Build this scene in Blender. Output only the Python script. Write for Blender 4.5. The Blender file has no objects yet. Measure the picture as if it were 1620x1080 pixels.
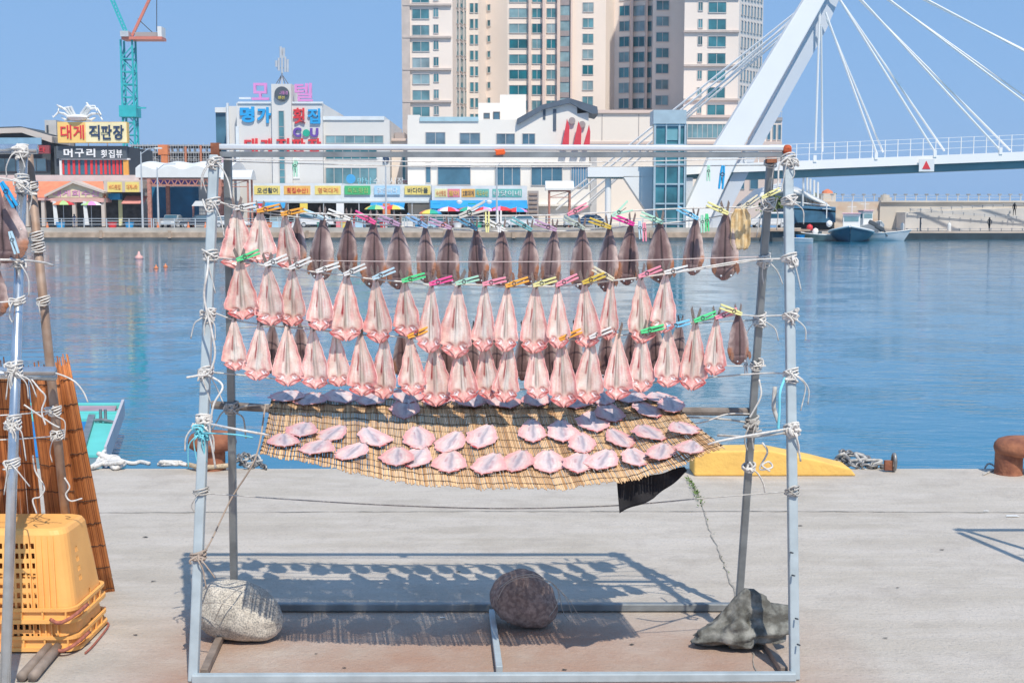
import bpy, bmesh, math, random
from math import sin, cos, pi, radians, sqrt, atan2
from mathutils import Vector, Matrix, noise, Euler

random.seed(7)
S = bpy.context.scene
COL = S.collection

# ------------------------------------------------------------------ camera, sky, sun, exposure
F = 2025.0; TH = math.atan(200 / F); H = 1.6
cam = bpy.data.cameras.new('camera'); co = bpy.data.objects.new('camera', cam); COL.objects.link(co)
cam.sensor_width = 36; cam.lens = 36 * F / 1620; cam.clip_start = .05; cam.clip_end = 9000
co.location = (0, 0, H); co.rotation_euler = (pi / 2 - TH, 0, 0)
S.camera = co
SUNV = Vector((0.47, -1.27, 1.83)).normalized()           # towards the sun
elev = math.asin(SUNV.z); azim = atan2(SUNV.x, SUNV.y)
w = bpy.data.worlds.new('World'); S.world = w; w.use_nodes = True
nt = w.node_tree; nt.nodes.clear()
out = nt.nodes.new('ShaderNodeOutputWorld'); mx = nt.nodes.new('ShaderNodeMixShader')
b1 = nt.nodes.new('ShaderNodeBackground'); b2 = nt.nodes.new('ShaderNodeBackground')
sk = nt.nodes.new('ShaderNodeTexSky'); sk.sky_type = 'NISHITA'; sk.sun_disc = False
sk.sun_elevation = elev; sk.sun_rotation = azim; sk.dust_density = 1.5
b1.inputs['Strength'].default_value = .1
gr = nt.nodes.new('ShaderNodeValToRGB'); tc = nt.nodes.new('ShaderNodeTexCoord'); sx = nt.nodes.new('ShaderNodeSeparateXYZ')
nt.links.new(tc.outputs['Generated'], sx.inputs[0]); nt.links.new(sx.outputs['Z'], gr.inputs[0])
gr.color_ramp.elements[0].position = 0.0; gr.color_ramp.elements[0].color = (.238, .46, .82, 1)
gr.color_ramp.elements[1].position = .30; gr.color_ramp.elements[1].color = (.212, .405, .73, 1)
b2.inputs['Strength'].default_value = 1.0
nt.links.new(gr.outputs[0], b2.inputs['Color'])
nt.links.new(sk.outputs[0], b1.inputs[0]); mx.inputs[0].default_value = .88
nt.links.new(b1.outputs[0], mx.inputs[1]); nt.links.new(b2.outputs[0], mx.inputs[2]); nt.links.new(mx.outputs[0], out.inputs[0])
sun = bpy.data.lights.new('sun', 'SUN'); sun.energy = 3.7; sun.angle = radians(.5); sun.color = (1, .925, .80)
so = bpy.data.objects.new('sun', sun); COL.objects.link(so); so.rotation_euler = SUNV.to_track_quat('Z', 'Y').to_euler()
so.location = (5, -10, 20)
S.view_settings.view_transform = 'Standard'; S.view_settings.look = 'None'
S.view_settings.exposure = 0.13; S.view_settings.gamma = 1
S.cycles.max_bounces = 6; S.cycles.diffuse_bounces = 3; S.cycles.glossy_bounces = 3

# ------------------------------------------------------------------ picture <-> place
def ray(u, v):
    a = (u - 810) / F; b = (540 - v) / F
    return Vector((a, cos(TH) + b * sin(TH), -sin(TH) + b * cos(TH)))
def P(u, v, Y):
    d = ray(u, v); return Vector((0, 0, H)) + d * (Y / d.y)
def G(u, v, z=0.0):
    d = ray(u, v); return Vector((0, 0, H)) + d * ((z - H) / d.z)
def X(u, v, Y): return P(u, v, Y).x
def Z(v, Y): return P(810, v, Y).z

# ------------------------------------------------------------------ materials
MATS = {}
def mat(key, col, rough=.7, metal=0.0, var=.08, scale=1.0, bump=0.0, bscale=None, spec=.4, attr=None, alpha=None, col2=None, detail=5, sss=0, coat=0, rand=0):
    if key in MATS: return MATS[key]
    m = bpy.data.materials.new(key); m.use_nodes = True; n = m.node_tree; p = n.nodes['Principled BSDF']
    p.inputs['Roughness'].default_value = rough; p.inputs['Metallic'].default_value = metal
    p.inputs['Specular IOR Level'].default_value = spec
    if coat: p.inputs['Coat Weight'].default_value = coat; p.inputs['Coat Roughness'].default_value = .12
    t = n.nodes.new('ShaderNodeTexCoord')
    if attr:
        a = n.nodes.new('ShaderNodeAttribute'); a.attribute_name = attr; base = a.outputs['Color']
    else: base = None
    ns = n.nodes.new('ShaderNodeTexNoise'); ns.inputs['Scale'].default_value = scale; ns.inputs['Detail'].default_value = detail
    n.links.new(t.outputs['Object'], ns.inputs['Vector'])
    mixn = n.nodes.new('ShaderNodeMix'); mixn.data_type = 'RGBA'
    c = Vector(col)
    c2 = Vector(col2) if col2 else c * (1 + var)
    c1 = c if col2 else c * (1 - var)
    if attr:
        mixn.blend_type = 'MULTIPLY'; mixn.inputs[0].default_value = 1
        rp = n.nodes.new('ShaderNodeMapRange'); rp.inputs[3].default_value = 1 - var * 1.6; rp.inputs[4].default_value = 1 + var * 1.6
        n.links.new(ns.outputs['Fac'], rp.inputs[0]); n.links.new(base, mixn.inputs[6]); n.links.new(rp.outputs[0], mixn.inputs[7])
    else:
        rp = n.nodes.new('ShaderNodeMapRange'); rp.inputs[1].default_value = .3; rp.inputs[2].default_value = .7
        n.links.new(ns.outputs['Fac'], rp.inputs[0]); n.links.new(rp.outputs[0], mixn.inputs[0])
        mixn.inputs[6].default_value = (*c1, 1); mixn.inputs[7].default_value = (*c2, 1)
    outc = mixn.outputs[2]
    if rand:
        oi = n.nodes.new('ShaderNodeObjectInfo'); hs = n.nodes.new('ShaderNodeHueSaturation')
        r2 = n.nodes.new('ShaderNodeMapRange'); r2.inputs[3].default_value = 1 - rand; r2.inputs[4].default_value = 1 + rand
        r3 = n.nodes.new('ShaderNodeMapRange'); r3.inputs[3].default_value = 1 + rand; r3.inputs[4].default_value = 1 - rand * 1.2
        n.links.new(oi.outputs['Random'], r2.inputs[0]); n.links.new(r2.outputs[0], hs.inputs['Value'])
        n.links.new(oi.outputs['Random'], r3.inputs[0]); n.links.new(r3.outputs[0], hs.inputs['Saturation'])
        n.links.new(outc, hs.inputs['Color']); outc = hs.outputs[0]
    n.links.new(outc, p.inputs['Base Color'])
    if sss:
        p.inputs['Subsurface Weight'].default_value = sss; p.inputs['Subsurface Radius'].default_value = (.01, .004, .003); p.inputs['Subsurface Scale'].default_value = .5
    if bump:
        nb = n.nodes.new('ShaderNodeTexNoise'); nb.inputs['Scale'].default_value = bscale or scale * 6; nb.inputs['Detail'].default_value = 6
        n.links.new(t.outputs['Object'], nb.inputs['Vector'])
        bm = n.nodes.new('ShaderNodeBump'); bm.inputs['Strength'].default_value = 1; bm.inputs['Distance'].default_value = bump
        n.links.new(nb.outputs['Fac'], bm.inputs['Height']); n.links.new(bm.outputs[0], p.inputs['Normal'])
    MATS[key] = m; return m
def sr(r, g, b):                                             # picture colour -> linear
    return tuple(((c / 255 + .055) / 1.055) ** 2.4 if c > 10 else c / 255 / 12.92 for c in (r, g, b))

# ------------------------------------------------------------------ mesh builder
OFF = {}
class MB:
    def __init__(s): s.v = []; s.f = []; s.m = []; s.c = None
    def face(s, idx, m=0): s.f.append(tuple(idx)); s.m.append(m)
    def hexa(s, p, m=0):
        o = len(s.v); s.v += [tuple(q) for q in p]
        for q in ((0, 3, 2, 1), (4, 5, 6, 7), (0, 1, 5, 4), (1, 2, 6, 5), (2, 3, 7, 6), (3, 0, 4, 7)): s.face([o + i for i in q], m)
    def box(s, x0, y0, z0, x1, y1, z1, m=0):
        s.hexa([(x0, y0, z0), (x1, y0, z0), (x1, y1, z0), (x0, y1, z0), (x0, y0, z1), (x1, y0, z1), (x1, y1, z1), (x0, y1, z1)], m); return s
    def pbox(s, u0, v0, u1, v1, Y, d, m=0):                  # front face at depth Y between two picture points
        vm = (v0 + v1) / 2
        s.box(X(u0, vm, Y), Y, Z(v1, Y), X(u1, vm, Y), Y + d, Z(v0, Y), m); return s
    def beam(s, a, b, w, h=None, m=0, up=(0, 0, 1)):
        a = Vector(a); b = Vector(b); h = h or w; d = (b - a).normalized(); up = Vector(up)
        if abs(d.dot(up)) > .98: up = Vector((0, 1, 0))
        x = d.cross(up).normalized() * (w / 2); y = x.cross(d).normalized() * (h / 2)
        s.hexa([a - x - y, a + x - y, a + x + y, a - x + y, b - x - y, b + x - y, b + x + y, b - x + y], m); return s
    def tube(s, pts, r, n=6, m=0, cap=True):
        pts = [Vector(p) for p in pts]; o = len(s.v); k = len(pts); prev = None
        for i, p in enumerate(pts):
            d = (pts[min(i + 1, k - 1)] - pts[max(i - 1, 0)])
            d = d.normalized() if d.length > 1e-9 else Vector((0, 0, 1))
            if prev is None:
                t = Vector((0, 0, 1)) if abs(d.z) < .9 else Vector((1, 0, 0)); x = d.cross(t).normalized()
            else:
                x = prev - d * prev.dot(d); x = x.normalized() if x.length > 1e-6 else d.orthogonal().normalized()
            prev = x; y = d.cross(x); rr = r[i] if isinstance(r, (list, tuple)) else r
            for j in range(n):
                a = 2 * pi * j / n; s.v.append(tuple(p + x * cos(a) * rr + y * sin(a) * rr))
        for i in range(k - 1):
            for j in range(n):
                j2 = (j + 1) % n; s.face([o + i * n + j, o + i * n + j2, o + (i + 1) * n + j2, o + (i + 1) * n + j], m)
        if cap:
            s.face([o + j for j in range(n)][::-1], m); s.face([o + (k - 1) * n + j for j in range(n)], m)
        return s
    def lathe(s, c, prof, n=24, m=0, ax=1.0):
        c = Vector(c); o = len(s.v); k = len(prof)
        for (r, z) in prof:
            for j in range(n): a = 2 * pi * j / n; s.v.append((c.x + r * cos(a) * ax, c.y + r * sin(a), c.z + z))
        for i in range(k - 1):
            for j in range(n):
                j2 = (j + 1) % n; s.face([o + i * n + j, o + i * n + j2, o + (i + 1) * n + j2, o + (i + 1) * n + j], m)
        s.face([o + j for j in range(n)][::-1], m); s.face([o + (k - 1) * n + j for j in range(n)], m); return s
    def prism(s, poly, d, m=0):                              # poly: 3D points, d: extrude vector
        o = len(s.v); n = len(poly); d = Vector(d)
        s.v += [tuple(p) for p in poly] + [tuple(Vector(p) + d) for p in poly]
        s.face(range(o, o + n), m); s.face(list(range(o + n, o + 2 * n))[::-1], m)
        for i in range(n): j = (i + 1) % n; s.face([o + j, o + i, o + n + i, o + n + j], m)
        return s
    def pprism(s, uv, Y, d, m=0):
        return s.prism([P(u, v, Y) for u, v in uv], (0, d, 0), m)
    def grid(s, fn, nu, nv, m=0, thick=None, mback=None, fnb=None):
        o = len(s.v)
        for j in range(nv + 1):
            for i in range(nu + 1): s.v.append(tuple(fn(i / nu, j / nv)))
        w = nu + 1
        for j in range(nv):
            for i in range(nu): s.face([o + j * w + i, o + j * w + i + 1, o + (j + 1) * w + i + 1, o + (j + 1) * w + i], m)
        if fnb:
            o2 = len(s.v); mb_ = m if mback is None else mback
            for j in range(nv + 1):
                for i in range(nu + 1): s.v.append(tuple(fnb(i / nu, j / nv)))
            for j in range(nv):
                for i in range(nu): s.face([o2 + j * w + i, o2 + (j + 1) * w + i, o2 + (j + 1) * w + i + 1, o2 + j * w + i + 1], mb_)
            bd = [i for i in range(w)] + [j * w + nu for j in range(1, nv + 1)] + [nv * w + i for i in range(nu - 1, -1, -1)] + [j * w for j in range(nv - 1, 0, -1)]
            for a, b in zip(bd, bd[1:] + bd[:1]): s.face([o + b, o + a, o2 + a, o2 + b], mb_)
        return s
    def build(s, name, mats, parent=None, smooth=False, fix=True, cols=None):
        me = bpy.data.meshes.new(name); off = OFF.get(parent.name, Vector((0, 0, 0))) if parent else Vector((0, 0, 0))
        me.from_pydata([(a - off.x, b - off.y, c - off.z) for a, b, c in s.v], [], s.f)
        mats = mats if isinstance(mats, (list, tuple)) else [mats]
        for q in mats: me.materials.append(q)
        if len(mats) > 1: me.polygons.foreach_set('material_index', s.m)
        if fix:
            b = bmesh.new(); b.from_mesh(me); bmesh.ops.recalc_face_normals(b, faces=b.faces); b.to_mesh(me); b.free()
        if cols is not None:
            ca = me.color_attributes.new('Col', 'FLOAT_COLOR', 'POINT')
            for i, q in enumerate(cols): ca.data[i].color = (*q, 1)
        if smooth:
            me.polygons.foreach_set('use_smooth', [True] * len(me.polygons))
        me.update(); ob = bpy.data.objects.new(name, me); COL.objects.link(ob)
        if parent: ob.parent = parent; OFF[ob.name] = off
        return ob
def bevel(ob, w, seg=2, ang=35):
    b = ob.modifiers.new('Bevel', 'BEVEL'); b.width = w; b.segments = seg; b.limit_method = 'ANGLE'; b.angle_limit = radians(ang); return ob
def thing(name, label, cat, loc=(0, 0, 0), group=None, rz=0):
    o = bpy.data.objects.new(name, None); COL.objects.link(o); o.location = loc; o.empty_display_size = .1
    o.rotation_euler = (0, 0, rz); o['label'] = label; o['category'] = cat
    if group: o['group'] = group
    OFF[o.name] = Vector(loc); return o
def tag(o, label, cat, group=None, kind=None):
    o['label'] = label; o['category'] = cat
    if group: o['group'] = group
    if kind: o['kind'] = kind
    return o
def struct(o): o['kind'] = 'structure'; return o
def copy_tree(o, parent=None):
    c = o.copy(); COL.objects.link(c); c.parent = parent
    for ch in list(o.children): copy_tree(ch, c)
    return c
def local(name, label, cat, group=None):                     # template thing at the origin
    return thing(name, label, cat, (0, 0, 0), group)
ORD = ['first', 'second', 'third', 'fourth', 'fifth', 'sixth', 'seventh', 'eighth', 'ninth', 'tenth', 'eleventh', 'twelfth', 'thirteenth', 'fourteenth', 'fifteenth', 'sixteenth', 'seventeenth', 'eighteenth', 'nineteenth', 'twentieth', 'twenty-first', 'twenty-second']
def text(s, name, m, parent, u0, v0, u1, v1, Y, ext=.05, bold=0.0, face_up=None):
    """lettering fitted between two picture points at depth Y"""
    cu = bpy.data.curves.new(name, 'FONT'); cu.body = s; cu.size = 1; cu.extrude = .04; cu.offset = bold
    t = bpy.data.objects.new(name, cu); COL.objects.link(t); bpy.context.view_layer.update()
    me = bpy.data.meshes.new_from_object(t.evaluated_get(bpy.context.evaluated_depsgraph_get()))
    bpy.data.objects.remove(t); bpy.data.curves.remove(cu)
    if not me.vertices: return None
    xs = [q.co.x for q in me.vertices]; ys = [q.co.y for q in me.vertices]; vm = (v0 + v1) / 2
    x0 = X(u0, vm, Y); x1 = X(u1, vm, Y); z0 = Z(v1, Y); z1 = Z(v0, Y)
    ax, bx, ay, by = min(xs), max(xs), min(ys), max(ys); off = OFF.get(parent.name, Vector()) if parent else Vector()
    for q in me.vertices:
        q.co = Vector((x0 + (q.co.x - ax) / (bx - ax) * (x1 - x0), Y - ext * (q.co.z / .04 * .5 + .5), z0 + (q.co.y - ay) / (by - ay) * (z1 - z0))) - off
    me.name = name; me.materials.clear(); me.materials.append(m); ob = bpy.data.objects.new(name, me); COL.objects.link(ob)
    if parent: ob.parent = parent; OFF[ob.name] = off
    return ob
def flat(key, c, rough=.6, **k): return mat(key, c, rough, **k)
# ================================================================== THE SETTING
WZ = -1.4                                                    # water level
EDGE = G(810, 741).y                                         # near quay edge
# concrete quay
def concrete():
    m = bpy.data.materials.new('quay_concrete'); m.use_nodes = True; n = m.node_tree; p = n.nodes['Principled BSDF']; L = n.links.new
    p.inputs['Roughness'].default_value = .85; p.inputs['Specular IOR Level'].default_value = .25
    t = n.nodes.new('ShaderNodeTexCoord')
    def N(sc, det=6, rough=.6, map_=None):
        q = n.nodes.new('ShaderNodeTexNoise'); q.inputs['Scale'].default_value = sc; q.inputs['Detail'].default_value = det; q.inputs['Roughness'].default_value = rough
        if map_:
            mp = n.nodes.new('ShaderNodeMapping'); mp.inputs['Scale'].default_value = map_; L(t.outputs['Object'], mp.inputs[0]); L(mp.outputs[0], q.inputs['Vector'])
        else: L(t.outputs['Object'], q.inputs['Vector'])
        return q
    def R(src, a, b, c, d):
        q = n.nodes.new('ShaderNodeMapRange'); q.inputs[1].default_value = a; q.inputs[2].default_value = b; q.inputs[3].default_value = c; q.inputs[4].default_value = d; L(src, q.inputs[0]); return q
    def MX(f, a, b, bl='MIX'):
        q = n.nodes.new('ShaderNodeMix'); q.data_type = 'RGBA'; q.blend_type = bl
        if isinstance(f, float): q.inputs[0].default_value = f
        else: L(f, q.inputs[0])
        for i, s_ in ((6, a), (7, b)):
            if isinstance(s_, tuple): q.inputs[i].default_value = (*s_, 1)
            else: L(s_, q.inputs[i])
        return q.outputs[2]
    c = MX(R(N(.9).outputs['Fac'], .35, .65, 0, 1).outputs[0], (.475, .42, .35), (.54, .48, .41))
    c = MX(R(N(2.2, 8, .7, (.5, 2.4, 1)).outputs['Fac'], .42, .58, 0, .65).outputs[0], c, (.62, .56, .50))
    c = MX(R(N(3.5, 9, .75).outputs['Fac'], .48, .68, 0, .6).outputs[0], c, (.37, .32, .27))
    c = MX(R(N(70, 3).outputs['Fac'], .56, .68, 0, .6).outputs[0], c, (.30, .28, .26))
    c = MX(R(N(140, 2).outputs['Fac'], .35, .65, 0, .25).outputs[0], c, (.66, .60, .54))
    # spilled, reddish stain soaked into the slab under the drying racks
    sp = n.nodes.new('ShaderNodeSeparateXYZ'); L(t.outputs['Object'], sp.inputs[0])
    g1 = R(sp.outputs['Y'], 5.15, 4.75, 0, 1); g2 = R(N(1.6, 7, .7).outputs['Fac'], .30, .6, .25, 1); g3 = R(sp.outputs['X'], 1.35, .9, 0, 1); g4 = R(sp.outputs['X'], -1.5, -1.15, 0, 1)
    def mul(a, b):
        q = n.nodes.new('ShaderNodeMath'); q.operation = 'MULTIPLY'; L(a, q.inputs[0]); L(b, q.inputs[1]); return q.outputs[0]
    f = mul(mul(mul(g1.outputs[0], g2.outputs[0]), g3.outputs[0]), g4.outputs[0])
    c = MX(f, c, (.44, .285, .215))
    L(c, p.inputs['Base Color'])
    b = n.nodes.new('ShaderNodeBump'); b.inputs['Distance'].default_value = .008; h = n.nodes.new('ShaderNodeMath'); h.operation = 'ADD'
    L(N(60, 8, .7).outputs['Fac'], h.inputs[0]); L(N(9, 6).outputs['Fac'], h.inputs[1]); L(h.outputs[0], b.inputs['Height']); L(b.outputs[0], p.inputs['Normal'])
    return m
MC = concrete()
mb = MB(); mb.box(-60, -20, -6, 60, EDGE, 0); struct(mb.build('quay', MC))
# expansion joints and the crack of the slab (dark filler sheets 4 mm above)
M_joint = mat('joint_filler', (.33, .30, .26), .95, var=.3, scale=30)
mb = MB()
def crackline(pts, w0, seed):
    random.seed(seed); o = len(mb.v)
    q = []
    for (a, b) in zip(pts, pts[1:]):
        k = max(2, int((b - a).length / .06))
        for i in range(k): q.append(a.lerp(b, i / k))
    q.append(pts[-1]); d = (pts[-1] - pts[0]).normalized(); nrm = Vector((-d.y, d.x, 0))
    for i, c in enumerate(q):
        c = c + nrm * random.uniform(-.006, .006); ww = w0 * random.uniform(.25, 1.3)
        mb.v += [(c.x - nrm.x * ww, c.y - nrm.y * ww, .004), (c.x + nrm.x * ww, c.y + nrm.y * ww, .004)]
    for i in range(len(q) - 1): mb.face([o + 2 * i, o + 2 * i + 1, o + 2 * i + 3, o + 2 * i + 2])
crackline([Vector((G(60, 815).x - 8, G(60, 812).y, 0)), G(220, 811), G(700, 809), G(1300, 809), G(1620, 811), Vector((G(1620, 811).x + 8, G(1620, 811).y, 0))], .0055, 3)
crackline([G(1088, 752), G(1108, 790), G(1118, 828), G(1140, 880), G(1160, 930), G(1178, 985), G(1200, 1075)], .004, 4)
crackline([Vector((-9, 3.2, 0)), Vector((9, 3.3, 0))], .008, 5)
struct(mb.build('joint', M_joint))
# weeds in the crack
M_weed = mat('weed_leaf', (.13, .20, .05), .7, var=.4, scale=20)
mb = MB(); random.seed(11)
for i in range(170):
    k = random.random(); c = G(1090, 758).lerp(G(1110, 800), k) if random.random() < .95 else G(1110, 800).lerp(G(1150, 905), random.random())
    c = c + Vector((random.gauss(0, .009), random.gauss(0, .02), 0)); a = random.uniform(0, 2 * pi); l = random.uniform(.008, .02)
    d = Vector((cos(a), sin(a), random.uniform(.2, 1.2))) * l; s_ = Vector((-sin(a), cos(a), 0)) * l * .3
    o = len(mb.v); c.z = .004; mb.v += [tuple(c), tuple(c + d * .6 + s_), tuple(c + d), tuple(c + d * .6 - s_)]; mb.face([o, o + 1, o + 2, o + 3])
tag(mb.build('weeds', M_weed, fix=False), 'green weeds growing in the slab crack', 'weeds', kind='stuff')

# water
def water():
    m = bpy.data.materials.new('harbour_water'); m.use_nodes = True; n = m.node_tree; p = n.nodes['Principled BSDF']; L = n.links.new
    p.inputs['Base Color'].default_value = (.022, .185, .30, 1); p.inputs['Roughness'].default_value = .06; p.inputs['IOR'].default_value = 1.5
    t = n.nodes.new('ShaderNodeTexCoord')
    def nz(sc, mp, det, rg=.55):
        q = n.nodes.new('ShaderNodeTexNoise'); q.inputs['Scale'].default_value = sc; q.inputs['Detail'].default_value = det; q.inputs['Roughness'].default_value = rg
        mm = n.nodes.new('ShaderNodeMapping'); mm.inputs['Scale'].default_value = mp; mm.inputs['Rotation'].default_value = (0, 0, .12)
        L(t.outputs['Object'], mm.inputs[0]); L(mm.outputs[0], q.inputs['Vector']); return q
    a = nz(2.0, (.6, 1.3, 1), 3); b = nz(.55, (.6, 1.2, 1), 2); c_ = nz(.06, (.6, 1, 1), 2)
    # calm slicks: the waves die down in patches
    mr = n.nodes.new('ShaderNodeMapRange'); mr.inputs[1].default_value = .4; mr.inputs[2].default_value = .6; mr.inputs[3].default_value = .35; mr.inputs[4].default_value = 1.1; L(c_.outputs['Fac'], mr.inputs[0])
    b1_ = n.nodes.new('ShaderNodeBump'); b1_.inputs['Distance'].default_value = .024; L(a.outputs['Fac'], b1_.inputs['Height']); L(mr.outputs[0], b1_.inputs['Strength'])
    b2_ = n.nodes.new('ShaderNodeBump'); b2_.inputs['Distance'].default_value = .045; b2_.inputs['Strength'].default_value = .5; L(b.outputs['Fac'], b2_.inputs['Height']); L(b1_.outputs[0], b2_.inputs['Normal'])
    d_ = nz(5.5, (.35, 1.4, 1), 2); e_ = nz(.5, (1, 1, 1), 3); mr2 = n.nodes.new('ShaderNodeMapRange'); mr2.inputs[1].default_value = .48; mr2.inputs[2].default_value = .62; L(e_.outputs['Fac'], mr2.inputs[0])
    b3_ = n.nodes.new('ShaderNodeBump'); b3_.inputs['Distance'].default_value = .028; L(d_.outputs['Fac'], b3_.inputs['Height']); L(mr2.outputs[0], b3_.inputs['Strength']); L(b2_.outputs[0], b3_.inputs['Normal'])
    L(b3_.outputs[0], p.inputs['Normal']); return m
mb = MB(); mb.v = [(-1500, EDGE - .5, WZ), (1500, EDGE - .5, WZ), (1500, 1500, WZ), (-1500, 1500, WZ)]; mb.face([0, 1, 2, 3])
struct(mb.build('water', water(), fix=False))

# far shore: land behind the harbour
FY = 150.0
M_farq = mat('far_quay_concrete', (.50, .45, .39), .9, var=.18, scale=.5, detail=8)
M_band = mat('quay_timber_band', (.46, .33, .24), .9, var=.3, scale=1.2)
M_dark = mat('tide_band', (.10, .11, .115), .8, var=.3, scale=1)
xr = X(1262, 365, FY)
mb = MB(); mb.box(-400, FY, -8, xr, 900, -.02); struct(mb.build('far_ground', mat('far_paving', (.42, .40, .37), .9, var=.15, scale=.3)))
mb = MB(); mb.box(-400, FY - .35, -8, xr + .3, FY - .002, .12); struct(mb.build('far_quay_wall', M_farq))
mb = MB()
mb.box(-400, FY - .6, -1.02, xr + .35, FY - .352, -.45)
x = -120.0
while x < xr: mb.box(x, FY - .75, -1.1, x + .35, FY - .602, -.2); x += 8.0
struct(mb.build('quay_fender', M_band))
mb = MB(); mb.box(-400, FY - .62, -8, xr + .36, FY - .353, -1.022); struct(mb.build('tide_line', M_dark))

# railing of the far quay
M_steel = mat('rail_steel', (.62, .63, .64), .45, .3, var=.1)
def railing(u0, u1, Y, label, z0=.12, h=1.05, step=2.4):
    x0 = X(u0, 355, Y); x1 = X(u1, 355, Y); t = thing('railing', label, 'railing', ((x0 + x1) / 2, Y, z0))
    r = MB()
    for k in (.38, .72, 1.0): r.beam((x0, Y, z0 + h * k), (x1, Y, z0 + h * k), .07)
    r.build('rail', M_steel, t); n = max(2, int((x1 - x0) / step))
    for i in range(n + 1):
        q = MB(); x = x0 + (x1 - x0) * i / n; q.box(x - .05, Y - .055, z0, x + .05, Y + .055, z0 + h + .04); q.build('post', M_steel, t)
railing(62, 240, FY + .1, 'grey steel quay railing in front of the orange roofed restaurant')
railing(243, 640, FY + .1, 'grey steel quay railing in front of the motel and its stalls')
railing(644, 940, FY + .1, 'grey steel quay railing in front of the white building and its umbrellas')
railing(944, 1236, FY + .1, 'grey steel quay railing in front of the lift tower and bridge foot')

# ------------------------------------------------------------------ generic facade bits
M_pane = mat('blue_pane', (.07, .155, .22), .12, var=.35, scale=.6, spec=.6, rand=.3)
M_pane2 = mat('teal_pane', (.09, .24, .28), .15, var=.45, scale=.35, spec=.6, rand=.45)
M_pane3 = mat('grey_pane', (.07, .17, .24), .12, var=.3, scale=.4, spec=.6)
M_frame = mat('window_frame', (.55, .52, .50), .6)
M_framed = mat('dark_window_frame', (.16, .15, .15), .6)
def window(par, u0, v0, u1, v1, Y, pane=None, frame=None, fw=.09, mull=0, lab=None):
    pane = pane or M_pane; frame = frame or M_frame
    vm = (v0 + v1) / 2; x0 = X(u0, vm, Y); x1 = X(u1, vm, Y); z0 = Z(v1, Y); z1 = Z(v0, Y)
    f = MB(); y0 = Y - .13; y1 = Y - .004
    f.box(x0, y0, z0, x0 + fw, y1, z1); f.box(x1 - fw, y0, z0, x1, y1, z1)
    f.box(x0 + fw, y0 + .003, z0, x1 - fw, y1, z0 + fw); f.box(x0 + fw, y0 + .003, z1 - fw, x1 - fw, y1, z1)
    for i in range(mull):
        xm = x0 + (x1 - x0) * (i + 1) / (mull + 1); f.box(xm - .04, y0 + .02, z0 + fw, xm + .04, y1, z1 - fw)
    w_ = f.build('window', frame, par); p = MB(); p.box(x0 + fw, Y - .06, z0 + fw, x1 - fw, Y - .006, z1 - fw); p.build('pane', pane, w_); return w_
def part(par, name, m, boxes, **k):
    b = MB()
    for q in boxes: b.pbox(*q)
    return b.build(name, m, par, **k)
def sign(par, u0, v0, u1, v1, Y, m, txts, name='sign_board', d=.25):
    b = MB(); b.pbox(u0, v0, u1, v1, Y, d); o = b.build(name, m, par)
    for (s_, c, a, b_, c_, d_) in txts: text(s_, 'lettering', c, o, a, b_, c_, d_, Y - .01, .06)
    return o

# ================================================================== HIGH-RISE
M_cream = mat('cream_render', (.86, .75, .66), .85, var=.05, scale=.08)
M_cream2 = mat('pale_cream_render', (.86, .77, .68), .85, var=.04, scale=.08)
M_greyr = mat('grey_render', (.40, .36, .35), .85, var=.05, scale=.1)
M_pil = mat('pinkish_render', (.72, .57, .50), .85, var=.06, scale=.1)
hr = thing('apartment_tower', 'tall cream apartment block with rows of teal windows rising out of the picture', 'apartment block', P(900, 350, 240) * Vector((1, 1, 0)) if 0 else (X(900, 350, 240), 240, 0))
top = Z(-330, 225)
fr = [(640, 225), (716, 225), (738, 239), (757, 239), (770, 243), (803, 240), (862, 240), (958, 240), (972, 243), (1032, 240), (1032, 232), (1082, 232), (1082, 214), (1168, 214), (1206, 238)]
pl = [(X(u, 100, Y), Y) for u, Y in fr]
back = [(pl[-1][0], 262), (pl[0][0] , 262)]
mb = MB(); mb.prism([(x, y, 0) for x, y in pl + back], (0, 0, top)); mb.build('wall', M_cream, hr)
nwin = [0]
rest_f = MB(); rest_p = MB()
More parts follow.
